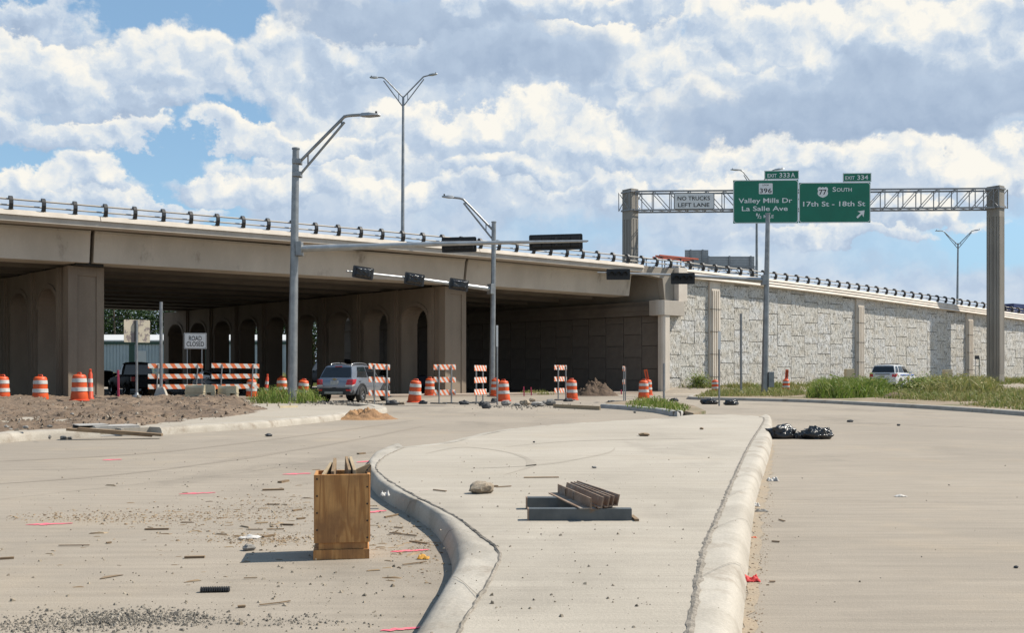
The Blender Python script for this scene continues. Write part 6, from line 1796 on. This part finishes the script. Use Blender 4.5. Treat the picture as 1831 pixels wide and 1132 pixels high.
litter('torn white scrap in the gutter below the straight kerb', 1353, 907, 13, 9, M_whitelitter, 9.4)
litter('grey scrap in the gutter just below the torn white one', 1363, 916, 22, 6, M_rock, 3.6)
litter('small white scrap alone on the empty right road', 1611, 889, 20, 4, M_whitelitter, 5.5)
litter('crumpled yellow leaf on the road beside the curving kerb', 757, 1001, 21, 9, mat('yellow_leaf', (.60, .30, .03), .7), 4.4, name='leaf', cat='leaf')
litter('pale torn wrapper on the road left of the plywood box', 446, 964, 34, 7, M_whitelitter, 6.3)
litter('white plastic strip hanging over the curving kerb right of the box', 688, 888, 16, 12, M_whitelitter, 8.8, z=.11)
litter('orange scrap in the gutter sand right of the straight kerb', 1348, 963, 11, 3, M_orange, 1.7)

# --- stuff: gravel and wood chips
def chips(label, name, regions, count, m, smin, smax, seed, flat=.5, elong=1.0, z=0.0, zfun=None):
    r_ = random.Random(seed); b = MB()
    tot = sum(g[4] for g in regions)
    for cx_, cy_, rx, ry, wt in regions:
        for _ in range(int(count * wt / tot)):
            px, py = cx_ + r_.gauss(0, .5) * rx, cy_ + r_.gauss(0, .5) * ry
            if py < 715: continue
            p = P(px, py, z); sz = r_.uniform(smin, smax) ** 1.0 * (.6 + r_.random() ** 3 * 1.6)
            zz = zfun(p.x, p.y) if zfun else z
            if zz is None: continue
            M_ = Matrix.Rotation(r_.uniform(0, 6.3) if elong < 2 else r_.gauss(0, .5), 3, 'Z') @ Matrix.Rotation(r_.uniform(-.3, .3), 3, 'X')
            vs = [M_ @ Vector((sz * elong * a_ * r_.uniform(.7, 1.2), sz * bb * r_.uniform(.7, 1.2), sz * flat * cc * r_.uniform(.7, 1.2))) for a_, bb, cc in ((-.5, -.5, 0), (.5, -.5, 0), (.5, .5, 0), (-.5, .5, 0), (-.3, -.3, .9), (.35, -.2, 1), (.1, .35, .9))]
            b.add([v + Vector((p.x, p.y, zz)) for v in vs], [(0, 1, 5, 4), (1, 2, 5), (2, 6, 5), (2, 3, 6), (3, 4, 6), (3, 0, 4), (4, 5, 6)])
    o = b.obj(name, m, fix=False); tag(o, label, 'debris', kind='stuff'); return o
M_chip = leaf_mat('wood_chips', (.24, .165, .095), (.32, .24, .15), (.12, .085, .055), 5, 0)
M_grav = leaf_mat('grey_gravel', (.105, .094, .078), (.19, .168, .138), (.33, .29, .235), 8, 0)
M_pebb = leaf_mat('mixed_pebbles', (.24, .20, .15), (.34, .29, .22), (.11, .095, .075), 6, 0)
chips('dark crushed gravel spilled on the road at the lower left', 'gravel', [(235, 1105, 150, 16, 5), (150, 1116, 190, 18, 3), (60, 1122, 130, 18, 2), (330, 1108, 90, 12, 1.4), (510, 1112, 120, 14, .8)], 3800, M_grav, .0032, .009, 3, .7)
chips('brown streak of grit and chips across the left road', 'wood_chips', [(200, 925, 170, 13, 3), (360, 923, 150, 14, 3), (480, 908, 120, 22, 3), (110, 927, 110, 8, 1), (560, 962, 160, 12, 2), (470, 966, 110, 10, 2.5), (470, 940, 260, 40, 2), (620, 890, 50, 60, .8), (720, 950, 60, 60, 1.5), (760, 985, 30, 60, 1.0)], 3600, M_chip, .0035, .011, 5, .5, 1.5)
chips('thin splinters of wood scattered round the plywood box', 'wood_splinters', [(430, 930, 300, 60, 4), (330, 990, 400, 60, 2), (720, 960, 60, 70, 2), (560, 890, 160, 50, 1.5)], 190, M_chip, .007, .020, 6, .35, 4.0)
chips('scattered small pebbles over the dusty road and island', 'pebbles', [(300, 1000, 500, 160, 3), (420, 860, 500, 90, 2), (1500, 930, 400, 260, 0.4), (900, 740, 400, 12, .8), (600, 1060, 200, 90, 1)], 1100, M_pebb, .004, .012, 8, .7)
chips('small pebbles on the island pavement', 'pebbles', [(1010, 1000, 260, 200, 2), (1000, 850, 400, 80, 1.5)], 420, M_pebb, .004, .010, 18, .7, z=HI)
chips('gutter sand and grit along the straight kerb', 'grit', [(1372, 850, 14, 120, 2), (1352, 960, 18, 90, 2), (1342, 1080, 22, 110, 2)], 900, M_chip, .003, .009, 9, .5, 1.3)
chips('clods and stones over the churned dirt', 'clods', [(160, 745, 420, 40, 3), (300, 730, 260, 30, 2), (90, 770, 200, 14, 1.5)], 4200, leaf_mat('soil_clods', (.115, .080, .053), (.18, .13, .087), (.28, .24, .19), 3, 0), .018, .055, 11, .8, zfun=lambda x, y: (lambda h: None if h is None else h - .005)(dirt_h(x, y)))
chips('grey crushed stone spill before the grass tuft', 'gravel', [(585, 725, 60, 6, 2), (640, 724, 40, 5, 1), (940, 727, 90, 5, 1)], 900, M_grav, .02, .055, 13, .8, z=.0, zfun=lambda x, y: .14 if x < -5 and y < 38.6 else 0.0)
# sand film along the straight kerb and around the heap
def film(label, pts, m, z=.003):
    b = MB(); pl = resample([P(x, y, z) for x, y in catmull(pts, 4, True)], .10)[:-1]; pl = [q_ + Vector((.07 * mnoise.noise((q_.y * 2.1, 4, 0)) + .05 * mnoise.noise((q_.y * 9, 1, 0)), 0, 0)) for q_ in pl]; b.add(pl, [tuple(range(len(pl)))]); o = b.obj('sand_film', m, fix=False)
    bm = bmesh.new(); bm.from_mesh(o.data); bmesh.ops.triangulate(bm, faces=bm.faces, ngon_method='EAR_CLIP')
    for f in bm.faces:
        if f.normal.z < 0: f.normal_flip()
    bm.to_mesh(o.data); bm.free(); tag(o, label, 'sand', kind='stuff')
M_film = mat('gutter_sand', (.375, .295, .205), .95, col2=(.33, .275, .205), var=(4, 6), fine=.15, bump=.004, bscale=40)
film('tan sand washed along the foot of the straight kerb', [(1376, 800), (1358, 870), (1349, 912), (1340, 985), (1333, 1062), (1324, 1150), (1346, 1150), (1354, 1062), (1359, 985), (1367, 912), (1376, 860), (1383, 805)], M_film)
# each loose piece is told apart by its rank from something one can find
ORD = 'nearest|second nearest|third nearest|fourth nearest|fifth nearest|sixth nearest|seventh nearest|eighth nearest|ninth nearest|tenth nearest|eleventh nearest|twelfth nearest|thirteenth nearest|fourteenth nearest|fifteenth nearest|sixteenth nearest|seventeenth nearest|eighteenth nearest|nineteenth nearest|twentieth nearest'.split('|')
def rank(group, ref, fmt):
    os_ = sorted((o for o in bpy.data.objects if o.get('group') == group), key=lambda o: (Vector(o.location) - Vector(ref)).length)
    for k, o in enumerate(os_[:20]): o['label'] = fmt.format(ORD[k])
rank('wood scraps on the left road', BT, 'wood splinter on the left road, {} to the plywood box')
rank('wood scraps by the curving kerb', BT, 'wood splinter between box and curving kerb, {} to the box')
rank('wood scraps by the straight kerb', (3.0, 15, 0), 'wood scrap in the straight kerb gutter, {} to the black bags')
rank('wood scraps on the island', P(860, 884, HI), 'thin wood scrap on the island, {} to the tan rock')
rank('grey stones on the dirt', P(142, 717, .28), 'grey stone on the churned dirt, {} to the drum before the column')
rank('grey stones in the gutter', P(180, 782), 'grey stone in the left kerb gutter, {} to the drain inlet')
# ================================================================== plants and the far side
def grass(label, poly, count, hmin, hmax, m, seed, zf=None, wid=.022, lean=.62, clump=.5, name='grass', edge=.8):
    r_ = random.Random(seed); b = MB()
    xs = [p[0] for p in poly]; ys = [p[1] for p in poly]; x0, x1, y0, y1 = min(xs), max(xs), min(ys), max(ys)
    n = 0; tries = 0
    while n < count and tries < count * 30:
        tries += 1
        x, y = r_.uniform(x0, x1), r_.uniform(y0, y1)
        if not pip(x, y, poly): continue
        g = .5 + .5 * mnoise.noise((x * .9 + seed, y * .9, 0)) + .25 * mnoise.noise((x * 2.7, y * 2.7, seed))
        if r_.random() > sstep(g, clump - .35, clump + .25): continue
        n += 1
        ed = edge_dist(x, y, poly)
        if r_.random() > .25 + sstep(ed, 0, edge): continue
        z = zf(x, y) if zf else terr(x, y)
        hgt = (hmin + (hmax - hmin) * r_.random() ** 1.8) * (.35 + 1.0 * max(0, g)) * (.45 + .55 * sstep(ed, 0, edge))
        a = r_.uniform(0, 2 * math.pi); ln = lean * hgt * r_.uniform(.2, 1.3); w = wid * r_.uniform(.6, 1.4) * .5
        fa = r_.uniform(0, math.pi); wx, wy = math.cos(fa) * w, math.sin(fa) * w
        dx, dy = math.cos(a) * ln, math.sin(a) * ln
        k = len(b.v)
        b.v += [(x - wx, y - wy, z - .02), (x + wx, y + wy, z - .02), (x - wx * .9 + dx * .35, y - wy * .9 + dy * .35, z + hgt * .6), (x + wx * .9 + dx * .35, y + wy * .9 + dy * .35, z + hgt * .6), (x + dx, y + dy, z + hgt)]
        b.f += [(k, k + 1, k + 3, k + 2), (k + 2, k + 3, k + 4)]; b.m += [0, 0]
        if r_.random() < .45:   # a leaf on the stalk
            q = r_.uniform(.35, .95); s_ = hgt * .16 + .03; t_ = r_.uniform(0, 6.28)
            px_, py_, pz_ = x + dx * q * q, y + dy * q * q, z + hgt * q
            k = len(b.v); cx_, sx_ = math.cos(t_) * s_, math.sin(t_) * s_
            b.v += [(px_, py_, pz_), (px_ + cx_ * .6 - sx_ * .25, py_ + sx_ * .6 + cx_ * .25, pz_ + s_ * .35), (px_ + cx_ * 1.3, py_ + sx_ * 1.3, pz_ + s_ * .1), (px_ + cx_ * .6 + sx_ * .25, py_ + sx_ * .6 - cx_ * .25, pz_ + s_ * .15)]
            b.f += [(k, k + 1, k + 2, k + 3)]; b.m += [0]
    o = b.obj(name, m, fix=False); tag(o, label, 'grass', kind='stuff'); return o
def lp(*pts): return [tuple(L(a, c)[:2]) for a, c in pts]
def pxp(pts, z=.13): return [tuple(P(x, y, z)[:2]) for x, y in pts]
grass('green weeds along the foot of the rock-faced wall', lp((.9, -.1), (.9, -1.4), (6, -2.6), (22, -3.4), (60, -3.4), (60, -.1)), 12000, .15, .55, M_grass_mix, 1, wid=.05)
grass('weeds between the kerb and the frontage lane', pxp([(1240, 711), (1300, 710), (1420, 711), (1450, 704), (1440, 699), (1330, 699), (1262, 700)]), 4500, .10, .42, M_grass_mix, 2, zf=lambda x, y: max(.10, terr(x, y)), wid=.04, clump=.4)
grass('tall green weeds left of the police car', pxp([(1438, 713), (1500, 714), (1590, 712), (1610, 703), (1560, 699), (1450, 699)]), 14000, .25, 1.05, M_grass, 3, zf=lambda x, y: max(.12, terr(x, y)), wid=.05, clump=.42)
grass('tall yellowing weeds right of the police car', pxp([(1640, 711), (1800, 712), (1790, 698), (1740, 696), (1650, 696)]), 11000, .3, 1.15, M_grass_dry, 4, zf=lambda x, y: max(.12, terr(x, y)), wid=.05, clump=.35)
grass('lower mixed weeds at the right end of the verge', pxp([(1560, 714), (1700, 720), (1860, 722), (1900, 706), (1800, 702), (1600, 706)]), 9000, .12, .50, M_grass_mix, 5, zf=lambda x, y: max(.12, terr(x, y)), wid=.04, clump=.38)
grass('sparse weeds on the verge soil near the right kerb', pxp([(1700, 724), (1900, 742), (1900, 726), (1760, 722)]), 1500, .06, .3, M_grass_mix, 15, zf=lambda x, y: .13, wid=.035, clump=.55)
grass('low grass on the island nose behind the grey kerb', pxp([(1118, 727), (1160, 731), (1200, 736), (1232, 736), (1240, 730), (1215, 723), (1160, 718), (1120, 718)]), 1700, .05, .34, M_grass, 6, zf=lambda x, y: .13, wid=.03, clump=.5)
grass('grass tuft round the foot of the tall signal pole', pxp([(440, 722), (500, 722), (570, 721), (590, 716), (560, 708), (500, 706), (445, 712)]), 2600, .10, .70, M_grass, 7, zf=lambda x, y: .12, wid=.032, clump=.45)
grass('short weeds by the pink stakes before the abutment', pxp([(925, 705), (990, 706), (995, 702), (930, 701)], .05), 900, .06, .3, M_grass_mix, 8, zf=lambda x, y: .05, wid=.04, clump=.5)
grass('dry tall grass before the blue-grey shed', [(-72, 112), (-20, 112), (-20, 127), (-72, 127)], 9000, .5, 1.7, M_grass_dry, 9, zf=lambda x, y: 0, wid=.14, clump=.4)
grass('green grass before the dry grass by the shed', [(-70, 101), (-15, 101), (-15, 111), (-70, 111)], 7000, .25, .7, M_grass_mix, 10, zf=lambda x, y: 0, wid=.12, clump=.3)
b = MB(); b.add([(-160, 100.5, -.05), (30, 100.5, -.05), (30, 300, -.05), (-160, 300, -.05)], [(0, 1, 2, 3)]); structure('field', b, M_ground, 'grassy ground beyond the underpass')
# shrub at the wall corner
def shrub(label, x, y, z, r0, h, n, m, seed, leaf=.12):
    r_ = random.Random(seed); t = thing('shrub', label, 'shrub', (x, y, z)); b = MB()
    for _ in range(n):
        v = Vector((r_.gauss(0, .42), r_.gauss(0, .42), abs(r_.gauss(.45, .28))))
        p = Vector((v.x * r0, v.y * r0, v.z * h)); a = r_.uniform(0, 6.28); d = Vector((math.cos(a), math.sin(a), r_.uniform(-.3, .7))).normalized() * leaf * r_.uniform(.6, 1.3); e = d.cross(Vector((r_.uniform(-1, 1), r_.uniform(-1, 1), 1))).normalized() * leaf * .3
        b.add([p, p + d * .5 + e, p + d, p + d * .5 - e], [(0, 1, 2, 3)])
    b.obj('foliage', m, t, fix=False)
    s = MB()
    for k in range(7):
        a = k * .9; s.tube([(0, 0, 0), (math.cos(a) * r0 * .3, math.sin(a) * r0 * .3, h * .5), (math.cos(a) * r0 * .55, math.sin(a) * r0 * .55, h * .8)], [.02, .014, .006], 5)
    s.obj('stem', M_bark, t)
p = L(2.2, -.9); shrub('small dark green shrub at the corner of the rock-faced wall', p.x, p.y, terr(p.x, p.y), .75, .9, 1500, M_grass, 3)
p = P(1640, 706, .15); shrub('leafy green bush among the weeds in front of the police car', p.x, p.y, .15, 1.2, .9, 2200, M_grass, 5, .13)
p = P(1680, 708, .15); shrub('olive bush among the yellowing weeds right of the police car', p.x, p.y, .15, 1.4, .85, 2200, M_grass_mix, 6, .13)
# --- shed beyond the underpass
Ys = 130
t = thing('metal_shed', 'blue-grey metal shed with white eave seen through the underpass', 'shed', (X_at(240, Ys), Ys, 0))
def sx(px): return X_at(px, Ys)
zs_ = Z_at(611, Ys)
x0, x1 = sx(60), sx(520)
xx = x0; b = MB()
while xx < x1:
    b.box(xx, xx + .30, Ys - .05, Ys, 0, zs_); xx += .42
b.box(x0, x1, Ys + .0015, Ys + 12, 0, zs_); wobj(b, 'wall', M_shed, t)
b = MB(); b.box(x0 - .2, x1 + .2, Ys - .25, Ys - .06, zs_, zs_ + .18); wobj(b, 'eave', M_shed_w, t)
b = MB(); b.box(x0 - .2, x1 + .2, Ys - .22, Ys - .06, zs_ - .35, zs_ - .003); wobj(b, 'eave_trim', M_shed_g, t)
b = MB(); b.hexa([(x0 - .2, Ys - .05, zs_ + .003), (x1 + .2, Ys - .05, zs_ + .003), (x1 + .2, Ys + 12.2, zs_ + 1.2), (x0 - .2, Ys + 12.2, zs_ + 1.2), (x0 - .2, Ys - .05, zs_ + .2), (x1 + .2, Ys - .05, zs_ + .2), (x1 + .2, Ys + 12.2, zs_ + 1.4), (x0 - .2, Ys + 12.2, zs_ + 1.4)]); wobj(b, 'roof', M_shed_w, t)
for px in (236, 300, 372, 448):
    b = MB(); b.box(sx(px) - .35, sx(px) + .35, Ys - .12, Ys - .055, 0, zs_ - .36); wobj(b, 'downpipe', M_shed_g, t)
b = MB(); b.box(sx(244), sx(262), Ys - .10, Ys - .055, 0, zs_ - 1.2); wobj(b, 'door', M_shed_w, t)
# --- trees
def tree(label, x, y, h, cr, seed, m=M_leaf_d, n=5200, leaf=.45):
    r_ = random.Random(seed); t = thing('tree', label, 'tree', (x, y, 0), group='trees beyond the shed')
    b = MB(); b.tube([(0, 0, -.2), (.1, 0, h * .25), (-.1, .1, h * .55)], [.32, .25, .12], 8)
    lobes = []
    for k in range(16):
        a = r_.uniform(0, 6.28); q = r_.uniform(.15, .85); z = h * r_.uniform(.28, .92); rr_ = cr * (1 - abs(z / h - .55) * 1.1) * q
        c = Vector((math.cos(a) * rr_, math.sin(a) * rr_, z)); lobes.append((c, cr * r_.uniform(.28, .45)))
        b.tube([(0, 0, h * .25 + .2 * (z - h * .25)), c * .6 + Vector((0, 0, z * .36)), c], [.12, .07, .03], 5, caps=False)
    b.obj('trunk', M_bark, t, smooth=60)
    b = MB()
    for _ in range(n):
        c, rr_ = lobes[r_.randrange(len(lobes))]
        v = Vector((r_.gauss(0, 1), r_.gauss(0, 1), r_.gauss(0, 1))).normalized() * rr_ * r_.uniform(.45, 1.12)
        p = c + Vector((v.x, v.y, v.z * .8)); d = Vector((r_.uniform(-1, 1), r_.uniform(-1, 1), r_.uniform(-.6, .4))).normalized() * leaf * r_.uniform(.5, 1.2); e = d.cross(Vector((r_.uniform(-1, 1), r_.uniform(-1, 1), 1))).normalized() * leaf * .35
        b.add([p, p + d * .5 + e, p + d, p + d * .5 - e], [(0, 1, 2, 3)])
    b.obj('crown', m, t, fix=False)
for i, (px, Y, h, cr) in enumerate(((150, 165, 15, 9), (185, 158, 13, 8), (222, 162, 14, 9), (262, 170, 15, 9), (305, 160, 13, 8), (350, 168, 14, 9), (395, 165, 15, 9), (445, 160, 13, 8), (500, 168, 15, 10), (560, 165, 14, 9), (620, 170, 15, 10))):
    tree('dark dense tree behind the shed, ' + ORD[i].replace(' nearest', '').replace('nearest', 'first') + ' from the brown left bent', X_at(px, Y), Y, h, cr, 40 + i)
Yu = 150
t = thing('utility_pole', 'dark wooden utility pole seen through the underpass', 'utility pole', (X_at(208, Yu), Yu, 0), rot=(0, R(-2), 0))
b = MB(); b.tube([(0, 0, 0), (0, 0, 11)], [.18, .12], 8); b.obj('pole', M_bark, t)
b = MB(); b.box(-1.2, 1.2, -.06, .06, 9.8, 9.95); b.obj('crossarm', M_bark, t)
for k, z in enumerate((9.0, 7.4)):
    b = MB(); b.tube([(-40, 0, z + 1), (-20, 0, z + .2), (0, 0, z), (20, 0, z + .2), (40, 0, z + 1)], .03, 4); b.obj('wire', M_rubber, t)
